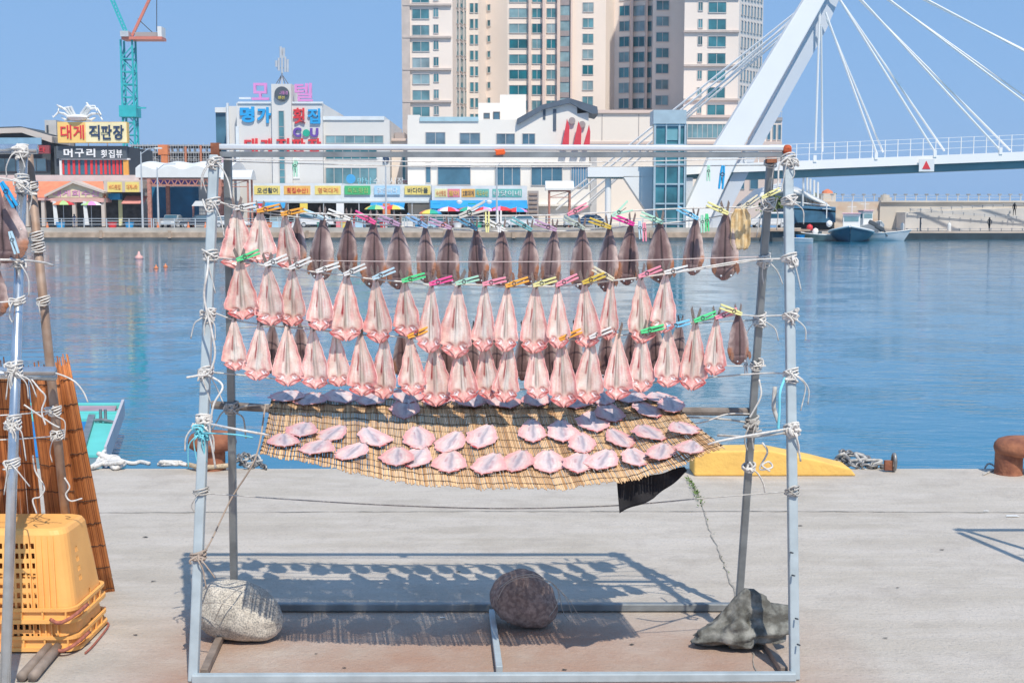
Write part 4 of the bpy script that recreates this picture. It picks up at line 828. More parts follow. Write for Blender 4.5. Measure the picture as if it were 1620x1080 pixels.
# people --------------------------------------------------------------------------
def person(u, Y, z0, cols, label, rz=0, walk=.15, h=1.7, lean=0):
    c = P(u, 360, Y); c.z = z0; t = thing('person', label, 'person', tuple(c), rz=rz); k = h / 1.72
    V = [(0, 0, .92), (0, 0, 1.15), (0, 0, 1.42), (0, 0, 1.52), (0, .0, 1.63), (.09, 0, .9), (.10, walk, .48), (.11, walk * 1.3, .07), (.11, walk * 1.3 - .14, .03), (-.09, 0, .9), (-.10, -walk, .48), (-.11, -walk * 1.6, .07), (-.11, -walk * 1.6 - .14, .03), (.19, 0, 1.38), (.25, -.04, 1.1), (.24, -.14, .86), (-.19, 0, 1.38), (-.25, .04, 1.1), (-.24, -.06, .86)]
    E = [(0, 1), (1, 2), (2, 3), (3, 4), (0, 5), (5, 6), (6, 7), (7, 8), (0, 9), (9, 10), (10, 11), (11, 12), (2, 13), (13, 14), (14, 15), (2, 16), (16, 17), (17, 18)]
    RR = [.14, .13, .14, .055, .10, .10, .07, .045, .035, .10, .07, .045, .035, .06, .045, .032, .06, .045, .032]
    me = bpy.data.meshes.new('person_body'); me.from_pydata([(x * k, y * k + lean * z * k, z * k) for x, y, z in V], E, []); ob = bpy.data.objects.new('body', me); COL.objects.link(ob); ob.parent = t
    for q in cols: me.materials.append(q)
    sk_ = ob.modifiers.new('Skin', 'SKIN'); 
    for i, r in enumerate(RR): me.skin_vertices[0].data[i].radius = (r * k, r * k * .8)
    me.skin_vertices[0].data[0].use_root = True; sb = ob.modifiers.new('Sub', 'SUBSURF'); sb.levels = 1; sb.render_levels = 1
    q = MB(); q.lathe((c.x, c.y, z0 + 1.6 * k), [(.02, -.12), (.1, -.08), (.115, .02), (.085, .11), (.02, .14)], 10); q.build('hair', M_dkg, t)
SK = mat('skin_tone', (.5, .32, .24), .6)
def cloth(n, c_): return mat('cloth_' + n, c_, .8)
if 1:
    pc = [('navy', (.04, .06, .14)), ('red', (.5, .06, .06)), ('white', (.7, .7, .68)), ('grey', (.2, .2, .22)), ('black', (.03, .03, .035)), ('blue', (.08, .2, .45))]
    def add_sk(ob):
        if not ob.data.skin_vertices: bpy.context.view_layer.objects.active = ob
    PEOPLE = [(1565, 162, -.42, 4, 'person in black walking on the breakwater quay'), (1456, 162, -.42, 3, 'person in grey standing on the breakwater quay'), (1604, 167.2, 1.5, 4, 'person in black leaning forward on the breakwater ramp'),
              (118, 164, 0, 0, 'person in navy between the two parasols of the restaurant'), (655, 163, 0, 3, 'person in grey beside the rainbow parasol'), (668, 162, 0, 1, 'person in red beside the rainbow parasol'), (748, 163, 0, 5, 'person in blue under the red and green parasol'), (774, 164, 0, 4, 'person in black under the pale pink parasol'), (864, 160, 0, 3, 'person in grey beside the gate posts'), (943, 160, 0, 2, 'person in white near the bridge column'), (575, 163, 0, 0, 'person in navy left of the green and yellow parasol'), (560, 164, 0, 1, 'person in red at the motel stalls')]
    for i, (u, Y, z0, c_, l) in enumerate(PEOPLE): person(u, Y, z0, [cloth(*pc[c_])], l, rz=(i * 1.3) % 3, walk=.18 if i in (0, 2) else .03, lean=.12 if i == 2 else 0)
# tanks and counters of the stalls
TANKS = [(408, 'pink', 'left end of the motel arcade'), (440, 'sky', 'second bay of the motel arcade'), (478, 'white', 'third bay of the motel arcade'), (520, 'teal', 'bay under the orange sign'), (536, 'pink', 'bay left of the green sign'), (566, 'sky', 'bay under the green sign'), (610, 'teal', 'bay under the pale blue sign'), (648, 'white', 'bay under the right yellow sign'), (690, 'sky', 'left end of the blue awning'), (716, 'pink', 'second bay of the blue awning'), (746, 'white', 'third bay of the blue awning'), (800, 'teal', 'right bay of the blue awning')]
for i, (u, c_, l) in enumerate(TANKS):
    Y = 166.5; t = thing('fish_tank', 'glass fish tank on a %s counter, %s' % (c_ if c_ != 'sky' else 'pale blue', l), 'fish tank', (X(u, 355, Y), Y, 0)); x = X(u, 355, Y)
    q = MB(); q.box(x - 1.0, Y - .4, 0, x + 1.0, Y + .4, .75); q.build('counter', SGN[c_], t); q = MB(); q.box(x - .95, Y - .36, .76, x + .95, Y + .36, 1.35); q.build('tank', M_pane2, t)
    q = MB()
    for xx in (-.97, 0, .97): q.box(x + xx - .03, Y - .39, .752, x + xx + .03, Y - .362, 1.42)
    q.box(x - .99, Y - .41, 1.352, x + .99, Y + .39, 1.40); q.build('tank_frame', SGN['white'], t)
    if i % 2 == 0: q = MB(); q.box(x - .5, Y + 1.5, 1.7, x + .5, Y + 1.54, 3.1); tag(q.build('banner', TXT[('red', 'yellow', 'white', 'orange', 'blue', 'green')[i // 2]]), '%s hanging cloth banner in the %s' % (('red', 'yellow', 'white', 'orange', 'blue', 'green')[i // 2], l), 'banner')
# stall goods on the far quay
random.seed(21)
gk = ['red', 'blue', 'orange', 'white', 'green', 'yellow']; names = ['beside the dark shop door', 'left of the market hall', 'under the left awning', 'below the orange sign', 'below the yellow middle sign', 'below the green sign', 'below the pale blue sign', 'left of the rainbow parasol', 'under the red parasol', 'between the red and green parasols', 'under the pink parasol', 'left of the white hatchback', 'under the green gate parasol', 'at the foot of the white panel']
for i, u in enumerate((178, 205, 424, 462, 508, 545, 607, 662, 700, 724, 756, 781, 455, 96)):
    tub(u, 361, 161 + i % 4, .55, TXT[gk[i % 6]], '%s round stall tub %s' % (gk[i % 6], names[i]), .7)
for i, (u, l) in enumerate(((75, 'left of the first restaurant column'), (250, 'by the shorter street lamp'), (298, 'in front of the dark car'), (325, 'beside the small canopy'), (1120, 'right of the lift tower'))):
    t = thing('traffic_cone', 'orange traffic cone ' + l, 'traffic cone', (X(u, 360, 152), 152, 0)); q = MB(); c = Vector((X(u, 360, 152), 152, 0)); q.lathe(c + Vector((0, 0, .041)), [(.2, 0), (.04, .7)], 10); q.build('cone', TXT['orange'], t); q = MB(); q.box(c.x - .24, 151.76, 0, c.x + .24, 152.24, .04); q.build('cone_base', TXT['orange'], t)
# ================================================================== QUAYSIDE THINGS
def cat_rom(pts, k=6):
    pts = [Vector(p) for p in pts]; q = [pts[0] * 2 - pts[1]] + pts + [pts[-1] * 2 - pts[-2]]; o = []
    for i in range(1, len(q) - 2):
        for j in range(k):
            t = j / k; a, b, c, d = q[i - 1:i + 3]
            o.append(.5 * ((2 * b) + (c - a) * t + (2 * a - 5 * b + 4 * c - d) * t * t + (3 * b - a - 3 * c + d) * t ** 3))
    o.append(pts[-1]); return o
M_rope = mat('white_rope', (.72, .69, .65), .85, var=.2, scale=60, bump=.002, bscale=500); M_rope2 = mat('grey_rope', (.50, .48, .45), .9, var=.25, scale=50, bump=.002, bscale=400); M_ropeb = mat('blue_twine', (.20, .62, .72), .8)
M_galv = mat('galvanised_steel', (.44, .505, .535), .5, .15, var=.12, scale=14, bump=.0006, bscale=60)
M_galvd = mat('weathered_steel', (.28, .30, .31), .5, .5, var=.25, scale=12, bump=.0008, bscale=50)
M_galvb = mat('bright_rail_steel', (.74, .76, .78), .35, .35, var=.08, scale=8)
M_rust2 = mat('rust', (.17, .06, .04), .85, var=.35, scale=11, bump=.005, bscale=60, col2=(.42, .17, .09), detail=8)
M_ylw = mat('yellow_paint_block', (.92, .58, .15), .8, scale=9, detail=12, col2=(.78, .47, .13), bump=.004, bscale=45)
def bollard(u, v, rs, rc, hgt, off, label):
    c = G(u, v); t = thing('bollard', label, 'bollard', tuple(c)); q = MB()
    q.lathe(c, [(rs * 1.04, 0), (rs * 1.03, .006), (rs, .014), (rs, hgt * .5), (rs * .98, hgt * .62)], 32); q.build('stem', M_rust2, t, smooth=False)
    q = MB(); q.lathe(c + Vector((off, 0, 0)), [(rc * .45, hgt * .50), (rc * .80, hgt * .515), (rc * .95, hgt * .58), (rc, hgt * .70), (rc * .97, hgt * .82), (rc * .86, hgt * .92), (rc * .66, hgt * .975), (rc * .4, hgt), (.01, hgt)], 36); o = q.build('cap', M_rust2, t, smooth=True)
    for v_ in o.data.vertices: v_.co.y *= .82
    return t
bollard(1595, 749, .083, .175, .232, .084, 'rusty bollard with broad rounded cap at the right end of the quay edge'); bollard(337, 742, .078, .152, .245, 0, 'rusty mushroom bollard behind the left legs of the rack')
# yellow wheel stops
def stop(uv, label):
    Y = G(uv[0][0], uv[0][1]).y; q = MB(); pts = [P(u, v, Y) for u, v in uv]; pts[0].z = 0; pts[-1].z = 0; n = len(pts)
    q.prism(pts, (0, .22, 0)); o = q.build('wheel_stop', M_ylw); bevel(o, .012, 3); tag(o, label, 'wheel stop')
stop([(1098, 753), (1098, 714), (1215, 712), (1290, 727), (1346, 741), (1355, 753)], 'yellow concrete wheel stop with sloped end behind the right legs of the rack')
stop([(-230, 754), (-230, 722), (-60, 722), (6, 738), (14, 754)], 'yellow concrete wheel stop beyond the left rack')
# ropes and chains lying on the edge
def tangle(name, c, ex, n, r, m, label, cat, seed, tail=None):
    random.seed(seed); q = MB(); pts = []
    for i in range(n): pts.append(c + Vector((random.uniform(-ex[0], ex[0]), random.uniform(-ex[1], ex[1]), r + random.random() ** 2 * ex[2])))
    if tail: pts += tail
    q.tube(cat_rom(pts, 8), r, 7, m=0); return tag(q.build(name, m, smooth=True), label, cat)
def chain(name, pts, r, m, label, L=.05):
    q = MB(); path = cat_rom(pts, 30); d = 0; k = 0; acc = [0]
    for a, b in zip(path, path[1:]): acc.append(acc[-1] + (b - a).length)
    s_ = 0; i = 0
    while s_ < acc[-1]:
        while i < len(acc) - 2 and acc[i + 1] < s_: i += 1
        p = path[i]; t_ = (path[min(i + 1, len(path) - 1)] - path[max(i - 1, 0)]).normalized(); n_ = t_.cross(Vector((0, 0, 1))).normalized() if k % 2 else Vector((0, 0, 1)); n_ = (n_ + Vector([random.gauss(0, .25) for _ in range(3)])).normalized()
        q.tube([p + t_ * cos(a) * L * .62 + n_ * sin(a) * L * .36 for a in [2 * pi * j / 10 for j in range(11)]], r, 5, cap=False); s_ += L * .85; k += 1
    return tag(q.build(name, m, smooth=True), label, 'chain')
M_chain = mat('galvanised_chain', (.30, .29, .28), .5, .6, var=.4, scale=20)
random.seed(3)
cc = [G(1322, 738) + Vector((0, 0, .03)), G(1345, 731) + Vector((0, 0, .05)), G(1372, 733) + Vector((0, 0, .03)), G(1352, 741) + Vector((0, 0, .02)), G(1330, 733) + Vector((0, 0, .07)), G(1360, 728) + Vector((0, 0, .03)), G(1385, 737) + Vector((0, 0, .02)), G(1370, 742) + Vector((0, 0, .015)), G(1395, 741) + Vector((0, 0, .015)), G(1412, 744) + Vector((0, 0, .02))]
chain('chain', cc, .0085, M_chain, 'pile of grey chain lying on the quay edge right of the yellow stop')
tangle('rope', G(1355, 735), (.14, .1, .07), 12, .011, M_rope2, 'grey rope looped over the chain pile right of the yellow stop', 'rope', 8)
sh = thing('shackle', 'rusty iron ring shackle at the end of the chain pile', 'shackle', tuple(G(1414, 746)))
q = MB(); c = G(1414, 746) + Vector((0, 0, .062)); q.tube([c + Vector((0, cos(a) * .03, sin(a) * .05)) for a in [2 * pi * j / 16 for j in range(17)]], .012, 8, cap=False); q.build('ring', M_chain, sh, smooth=True); q = MB(); q.beam(c + Vector((-.06, 0, -.02)), c + Vector((-.01, 0, -.02)), .03, .06); q.build('lug', M_rust2, sh)
tangle('rope', G(180, 737), (.13, .16, .06), 16, .014, M_rope, 'thick white mooring rope in a heap by the turquoise boat', 'mooring rope', 12, [G(205, 737) + Vector((0, 0, .02)), G(222, 735) + Vector((0, 0, .02)), G(236, 738) + Vector((0, 0, .02))])
tangle('rope', G(275, 737), (.10, .08, .03), 9, .012, M_rope, 'short white mooring rope on the edge left of the rack', 'mooring rope', 14, [G(262, 739) + Vector((0, 0, .02)), G(250, 738) + Vector((0, 0, .015))])
q = MB(); q.tube(cat_rom([G(298, 742) + Vector((0, 0, .03)), G(318, 746) + Vector((0, 0, .03)), G(345, 745) + Vector((0, 0, .03)), G(366, 743) + Vector((0, 0, .03))], 8), .016, 8); tag(q.build('rope', mat('tan_rope', (.50, .40, .28), .9, var=.3, scale=80), smooth=True), 'thick tan rope wound at the foot of the left bollard', 'mooring rope')
chain('chain', [G(372, 738) + Vector((0, 0, .03)), G(388, 730) + Vector((0, 0, .05)), G(405, 738) + Vector((0, 0, .02)), G(392, 742) + Vector((0, 0, .02)), G(378, 733) + Vector((0, 0, .05)), G(400, 732) + Vector((0, 0, .03)), G(420, 743) + Vector((0, 0, .015))], .007, M_chain, 'small heap of chain behind the left end of the reed mat', .045)
tangle('rope', G(395, 735), (.1, .1, .06), 10, .008, M_rope2, 'grey rope tangled with the chain behind the left end of the reed mat', 'rope', 18)
q = MB(); q.tube(cat_rom([G(1555, 752) + Vector((0, 0, .006)), G(1575, 742) + Vector((0, 0, .006)), Vector((G(1560, 741).x, EDGE + .01, .01)), Vector((G(1556, 741).x, EDGE + .05, -.3)), Vector((G(1552, 741).x, EDGE + .08, -1.45))], 6), .006, 6); tag(q.build('rope', M_rope2), 'thin dark rope running from the right bollard over the edge', 'rope')
# turquoise boat moored at the left
tq = thing('moored_boat', 'turquoise open boat with blue inside moored at the quay behind the left rack', 'boat', tuple(G(60, 700, -1.0)))
zd = -.98
A, B, C_, D_ = G(-330, 722, zd), G(166, 724, zd), G(194, 645, zd), G(-380, 645, zd)
M_tq = mat('turquoise_paint', (.14, .62, .56), .5, var=.08, scale=2); M_bl = mat('blue_boat_paint', (.01, .22, .55), .5, var=.1, scale=2); M_mv = mat('faded_mauve_paint', (.42, .30, .34), .7, var=.2, scale=4)
def lerp4(s_, t_): return A.lerp(B, s_).lerp(D_.lerp(C_, s_), t_)
lw = [A + Vector((.4, .1, -.75)), B + Vector((-.28, .1, -.75)), C_ + Vector((-.30, -.3, -.75)), D_ + Vector((.4, -.3, -.75))]; q = MB(); q.hexa(lw + [A, B, C_, D_]); hb = q.build('hull', mat('boat_hull_side', (.30, .42, .45), .6, var=.15), tq)
def strip(s0, s1, t0, t1, z0, z1, name, m):
    q = MB(); p = [lerp4(s0, t0), lerp4(s1, t0), lerp4(s1, t1), lerp4(s0, t1)]; q.hexa([x + Vector((0, 0, z0)) for x in p] + [x + Vector((0, 0, z1)) for x in p]); o = q.build(name, m, tq); return o
strip(.0, .914, .0, .66, .004, .012, 'floor', M_bl)
strip(.935, .998, .0, .80, .004, .03, 'side_deck', M_tq); strip(0, .998, .67 + .131, .84, .004, .045, 'stern_deck', M_tq); strip(.0, .985, .842, .962, .006, .05, 'stern_rail', M_mv); strip(0, .998, .965, 1.0, .006, .07, 'stern_edge', M_tq); strip(0, .914, .67, .80, .004, .040, 'inner_deck', M_tq)
strip(.915, .934, .03, .72, .004, .07, 'coaming', M_galvd); strip(.9985, 1.006, .0, .99, -.1, .12, 'rubbing_strip', mat('pale_rubber', (.55, .52, .55), .7))
q = MB(); c = lerp4(.962, .60); q.tube([c + Vector((-.03, 0, .02)), c + Vector((-.03, 0, .2))], .02, 8); q.tube([c + Vector((.03, 0, .02)), c + Vector((.03, 0, .2))], .02, 8); q.tube([c + Vector((-.10, 0, .06)), c + Vector((.0, -.02, .07)), c + Vector((.17, -.06, .04))], .022, 8); q.build('bitt', M_galvd, tq)

# ================================================================== ROCKS
def rock(uc, vb, wpx, hpx, Y, label, m, seed, shape=None, rough=.10, ang=0, dep=.8, box=.0, name='stone'):
    sc_ = F / Y; rx = wpx / sc_ / 2; rz_ = hpx / sc_ / 2; c = P(uc, vb, Y); c.z = 0; bm = bmesh.new(); bmesh.ops.create_icosphere(bm, subdivisions=5, radius=1)
    for v in bm.verts:
        p = v.co.copy(); d = p.normalized()
        n1 = noise.noise(d * 1.1 + Vector((seed, 0, 0))); n2 = noise.noise(d * 2.6 + Vector((0, seed, 0))); n3 = noise.noise(d * 8 + Vector((0, 0, seed))); n4 = noise.noise(d * 22 + Vector((seed, 1, 2)))
        k = 1 + n1 * rough * 1.6 + n2 * rough * .8 + n3 * rough * .18 + n4 * rough * .06
        if box: k *= 1 + box * (abs(noise.cell(d * 1.7 + Vector((seed, 3, 1)))) - .5) * .0
        p = d * k
        if shape: p = shape(p)
        v.co = Vector((p.x * rx, p.y * rx * dep, p.z * rz_))
    R = Matrix.Rotation(ang, 3, 'Y')
    zs = []
    for v in bm.verts: v.co = R @ v.co; zs.append(v.co.z)
    lo = min(zs)
    for v in bm.verts: v.co = v.co + Vector((0, 0, -lo)); v.co.z = max(v.co.z, .004 + .2 * 0) if v.co.z < .02 else v.co.z
    me = bpy.data.meshes.new(name); bm.to_mesh(me); bm.free(); me.materials.append(m); me.polygons.foreach_set('use_smooth', [True] * len(me.polygons))
    o = bpy.data.objects.new(name, me); COL.objects.link(o); o.location = c; tag(o, label, 'stone'); return o
def speck(key, base, dark, light, s1=60, bump=.006):
    m = bpy.data.materials.new(key); m.use_nodes = True; n = m.node_tree; p = n.nodes['Principled BSDF']; p.inputs['Roughness'].default_value = .8; p.inputs['Specular IOR Level'].default_value = .25; L = n.links.new
    t = n.nodes.new('ShaderNodeTexCoord'); vo = n.nodes.new('ShaderNodeTexNoise'); vo.inputs['Scale'].default_value = s1; vo.inputs['Detail'].default_value = 3; L(t.outputs['Object'], vo.inputs['Vector'])
    r = n.nodes.new('ShaderNodeValToRGB'); r.color_ramp.elements[0].position = .40; r.color_ramp.elements[0].color = (*dark, 1); r.color_ramp.elements[1].position = .50; r.color_ramp.elements[1].color = (*base, 1); e = r.color_ramp.elements.new(.62); e.color = (*light, 1); L(vo.outputs['Fac'], r.inputs[0])
    n2 = n.nodes.new('ShaderNodeTexNoise'); n2.inputs['Scale'].default_value = 9; n2.inputs['Detail'].default_value = 8; n2.inputs['Roughness'].default_value = .7; L(t.outputs['Object'], n2.inputs['Vector'])
    mr = n.nodes.new('ShaderNodeMapRange'); mr.inputs[1].default_value = .3; mr.inputs[2].default_value = .7; mr.inputs[3].default_value = .62; mr.inputs[4].default_value = 1.25; L(n2.outputs['Fac'], mr.inputs[0])
    mx_ = n.nodes.new('ShaderNodeMix'); mx_.data_type = 'RGBA'; mx_.blend_type = 'MULTIPLY'; mx_.inputs[0].default_value = 1; L(r.outputs[0], mx_.inputs[6]); L(mr.outputs[0], mx_.inputs[7]); L(mx_.outputs[2], p.inputs['Base Color'])
    b = n.nodes.new('ShaderNodeBump'); b.inputs['Distance'].default_value = bump; L(n2.outputs['Fac'], b.inputs['Height']); L(b.outputs[0], p.inputs['Normal']); return m
Yr1 = G(380, 1014).y + .03
rock(382, 1014, 144, 95, Yr1, 'pale granite boulder flecked with black, lying on the left foot of the rack', speck('granite', (.54, .49, .42), (.33, .31, .28), (.66, .61, .52), 170, .006), 3.1, lambda p: Vector((p.x, p.y, p.z * (1.0 - .18 * p.x))), .07, radians(16), .7)
rock(830, 990, 108, 90, G(830, 992).y + .02, 'smooth brown boulder tied with wire on the middle of the rear base rail', speck('brown_stone_flecked', (.32, .235, .205), (.26, .185, .16), (.40, .295, .25), 70, .003), 7.7, lambda p: Vector((p.x, p.y, max(-.82, p.z) * (1 - .14 * p.x))), .09, radians(24), .8)
def slab(p):
    x, y, z = p; 
    z2 = z * (1.0 if x > .0 else 1 + x * .62) + (.10 if x > .1 else -.28 * max(0, -x)); 
    f = 1.0
    z2 = z2 * (1 - .18 * max(0, x - .55) / .45)
    return Vector((x * 1.02, y * (1 - .25 * max(0, -x)), max(-.62, z2)))
o = rock(1174, 1026, 156, 84, G(1174, 1026).y + .03, 'angular grey green boulder with a pointed end on the right foot of the rack', speck('greygreen_stone', (.21, .21, .19), (.13, .125, .11), (.33, .325, .295), 20, .02), 11.3, slab, .36, radians(-6), .55)

# ================================================================== MAIN RACK
def lash(q, p, ax, r, rr, n=4, h=.03, seed=0, tails=2, mess=1):
    random.seed(seed); ax = Vector(ax).normalized(); x = ax.orthogonal().normalized(); y = ax.cross(x); pts = []
    for i in range(n * 10 + 1):
        a = 2 * pi * i / 10 + random.uniform(-.1, .1); pts.append(p + x * cos(a) * (r + rr * .8 + random.uniform(0, .004)) + y * sin(a) * (r + rr * .8 + random.uniform(0, .004)) + ax * (h * (i / (n * 10) - .5) + .006 * sin(i * .7)))
    q.tube(pts, rr, 6)
    for k in range(mess):
        c = p + Vector((random.uniform(-.012, .012), -r - rr * 1.2, random.uniform(-.012, .012))); l = [c + Vector((random.uniform(-.024, .024), random.uniform(-.012, .006), random.uniform(-.022, .022))) for _ in range(7)]; q.tube(cat_rom(l, 5), rr * .95, 6)
    for k in range(tails):
        c = p + Vector((random.uniform(-.01, .01), -r - rr, 0)); d = random.uniform(-.05, .06); q.tube(cat_rom([c, c + Vector((d * .5, -.015, -.015)), c + Vector((d, -.01, -random.uniform(.03, .06))), c + Vector((d * 1.1 + random.uniform(-.02, .02), 0, -random.uniform(.07, .13)))], 5), rr * .7, 5)
def square_tube(a, b, w, m, name, par, w2=None):
    q = MB(); q.beam(a, b, w, w2 or w); o = q.build(name, m, par); bevel(o, w * .14, 2); return o
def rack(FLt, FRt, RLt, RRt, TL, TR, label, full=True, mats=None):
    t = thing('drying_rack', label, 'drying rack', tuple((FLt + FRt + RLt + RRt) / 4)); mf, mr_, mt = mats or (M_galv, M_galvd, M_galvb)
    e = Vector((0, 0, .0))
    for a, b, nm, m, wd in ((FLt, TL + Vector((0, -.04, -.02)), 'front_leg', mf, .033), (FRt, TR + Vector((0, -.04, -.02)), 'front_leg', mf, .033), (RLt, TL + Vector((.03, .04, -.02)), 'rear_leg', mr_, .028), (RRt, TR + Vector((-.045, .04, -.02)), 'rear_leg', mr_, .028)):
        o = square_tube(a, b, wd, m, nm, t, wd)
    return t
fl, fr_, rl_, rr_ = G(306, 1077), G(1257, 1074), G(371, 968), G(1168, 968)
ym = (fl.y + rl_.y) / 2
TL, TR = P(343, 238, ym), P(1243, 240, ym)
rk = rack(fl, fr_, rl_, rr_, TL, TR, 'large steel A-frame rack hung with rows of split fish, standing on the quay')
q = MB(); q.beam(TL + Vector((-.015, 0, .012)), TR + Vector((.02, 0, .012)), .032, .021); o = q.build('top_rail', M_galvb, rk); bevel(o, .006, 3)
q = MB(); q.beam(TL + Vector((0, .004, -.014)), TR + Vector((0, .004, -.011)), .026, .019); o = q.build('top_rail_web', M_galvd, rk)
q = MB()
q.beam(TL + Vector((-.018, 0, .002)), TL + Vector((.012, 0, .002)), .04, .048)
q.build('corner_bracket', M_rust2, rk); M_clip = mat('orange_plastic', (.80, .13, .03), .4, var=.1)
q = MB(); q.beam(TR + Vector((-.012, -.005, .006)), TR + Vector((.018, -.005, .006)), .044, .036); bevel(q.build('corner_cap', mat('rust_orange', (.50, .10, .04), .8, var=.3, scale=60, bump=.004, bscale=150), rk), .012, 3)
q = MB(); q.beam(TR + Vector((-.07, 0, -.03)), TR + Vector((-.035, 0, -.03)), .036, .02); q.build('corner_bracket', M_rust2, rk)
q = MB(); c = P(792, 241, ym - .03); q.beam(c + Vector((-.018, 0, -.001)), c + Vector((.015, 0, .002)), .02, .02); q.beam(c + Vector((-.022, .0, .008)), c + Vector((.018, 0, .0)), .016, .006); o = q.build('rail_clip', M_clip, rk); bevel(o, .004)
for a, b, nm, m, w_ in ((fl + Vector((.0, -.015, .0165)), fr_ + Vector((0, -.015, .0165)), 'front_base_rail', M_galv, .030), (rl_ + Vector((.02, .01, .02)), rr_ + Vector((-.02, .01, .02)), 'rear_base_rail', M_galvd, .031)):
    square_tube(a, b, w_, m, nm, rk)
M_brwn = mat('brown_weathered_steel', (.30, .24, .20), .7, .2, var=.25, scale=15)
square_tube(fl + Vector((.03, .03, .02)), rl_ + Vector((-.0, -.03, .02)), .027, M_brwn, 'side_base_rail', rk); square_tube(fr_ + Vector((-.03, .03, .02)), rr_ + Vector((.02, -.03, .02)), .027, M_brwn, 'side_base_rail', rk)
square_tube(G(790, 1067) + Vector((0, 0, .02)), G(778, 975) + Vector((0, 0, .02)), .024, M_galv, 'cross_rail', rk)
q = MB()
for v in (874, 908, 972, 1010): p = P(1251 + (v - 874) * .035, v, 4.35 + 0 * v); p.y = fr_.y + (TR.y - fr_.y) * (p.z / TR.z) - .03; q.tube([p, p + Vector((.004, -.022, .004))], .003, 6)
q.build('screw', M_dkg, rk)
# rear pole behind the mat
def leg_y(z, front=True): return (fl.y if front else rl_.y) + (ym - (fl.y if front else rl_.y)) * z / TL.z
yr8 = leg_y(.85, False)
q = MB(); q.tube([P(335, 640, yr8 + .03), P(430, 646, yr8 + .03), P(760, 648, yr8 + .03), P(1190, 651, yr8 + .03)], .016, 10); pole = q.build('pole', mat('grey_weathered_wood', (.22, .19, .17), .9, var=.35, scale=18, bump=.003, bscale=90)); tag(pole, 'weathered wooden pole tied across the rear legs under the reed mat', 'pole')

# ------------------------------------------------------------------ lines
def rope(pts, r, m, label, k=8, n=6, lashes=()):
    t = thing('rope', label, 'rope', tuple(pts[0])); q = MB(); q.tube(cat_rom(pts, k), r, n); q.build('strand', m, t, smooth=True)
    for i, (p, ax, rr, n_, h, tails, mess) in enumerate(lashes): q = MB(); lash(q, p, ax, rr, r * 1.15 if r > .0025 else .003, n_, h, int(abs(p.x * 1000 + p.z * 300)) % 997, tails, mess); q.build('knot', m, t, smooth=True)
    return t
axf = (TL - fl).normalized(); axr = (TL - rl_).normalized(); axfr = (TR - fr_).normalized(); axrr = (TR - rr_).normalized()
def onleg(v, which):
    a, b = {'fl': (fl, TL + Vector((0, -.04, -.02))), 'fr': (fr_, TR + Vector((0, -.04, -.02))), 'rl': (rl_, TL + Vector((.03, .04, -.02))), 'rr': (rr_, TR + Vector((-.045, .04, -.02)))}[which]
    best = min(range(401), key=lambda i: abs(proj(a.lerp(b, i / 400))[1] - v)); return a.lerp(b, best / 400)
def proj(p):
    d = Vector(p) - Vector((0, 0, H)); z = d.y * cos(TH) - d.z * sin(TH); y = d.y * sin(TH) + d.z * cos(TH); return (810 + F * d.x / z, 540 - F * y / z)
AX = {'fl': axf, 'fr': axfr, 'rl': axr, 'rr': axrr}
def K(v, which, n=4, h=.03, tails=1, mess=1): return (onleg(v, which), AX[which], .021 if which[0] == 'f' else .018, n, h, tails, mess)
Y1, Y2, Y3, Y4 = ym + .02, ym - .115, ym - .10, ym + .14
YT = ym - .035
rope([onleg(252, 'fl'), P(600, 255, YT), P(900, 257, YT), onleg(250, 'fr')], .0022, M_rope, 'thin white line just below the top rail, upper of the two', lashes=(K(258, 'fl', 4, .03, 2, 2), K(254, 'fr', 5, .04, 2, 2)))
rope([onleg(256, 'rl'), P(640, 263, YT + .03), P(900, 264, YT + .03), onleg(262, 'rr')], .002, M_rope, 'thin white line below the top rail, lower of the two', lashes=(K(258, 'rr', 3, .03, 1, 1),))
rope([onleg(318, 'fl'), P(400, 330, Y1 - .01), P(500, 338, Y1 - .04), P(700, 341, Y1 - .08), P(880, 340, Y1 - .08), P(1050, 331, Y1 - .06), onleg(326, 'rr')], .0028, M_rope, 'white line with loose pegs just above the uppermost fish', lashes=(K(320, 'fl', 3, .03, 1, 2), K(322, 'rr', 5, .045, 2, 2), K(318, 'fr', 4, .035, 1, 1)))
# fish rows: centre column, tail row, bottom row, width in picture pixels
R1 = [(375, 331, 428, 56, 'F', 'white', 1), (412, 335, 418, 44, 'F', 'orange', 1), (450, 340, 430, 42, 'F', 'orange', 1), (510, 347, 446, 44, 'S', 'pale blue', 0), (552, 348, 438, 34, 'S', 'white', 0), (592, 354, 458, 40, 'S', 'hot pink', 0), (630, 357, 459, 42, 'S', 'mauve', 0), (673, 360, 449, 33, 'S', 'light blue', 0), (711, 362, 453, 38, 'S', 'mauve', 0), (752, 364, 452, 34, 'S', 'steel blue', 0), (795, 365, 456, 36, 'S', 'white', 0), (838, 365, 453, 36, 'S', 'teal', 0), (877, 365, 453, 36, 'S', 'mauve', 0), (921, 363, 461, 38, 'S', 'grey green', 0), (963, 361, 463, 38, 'S', 'mustard', 0), (999, 356, 453, 36, 'S', 'magenta', 0), (1044, 353, 450, 42, 'S', 'mint', 0), (1100, 347, 437, 36, 'S', 'sky blue', 0), (1147, 339, 445, 48, 'S', 'pale yellow', 0)]
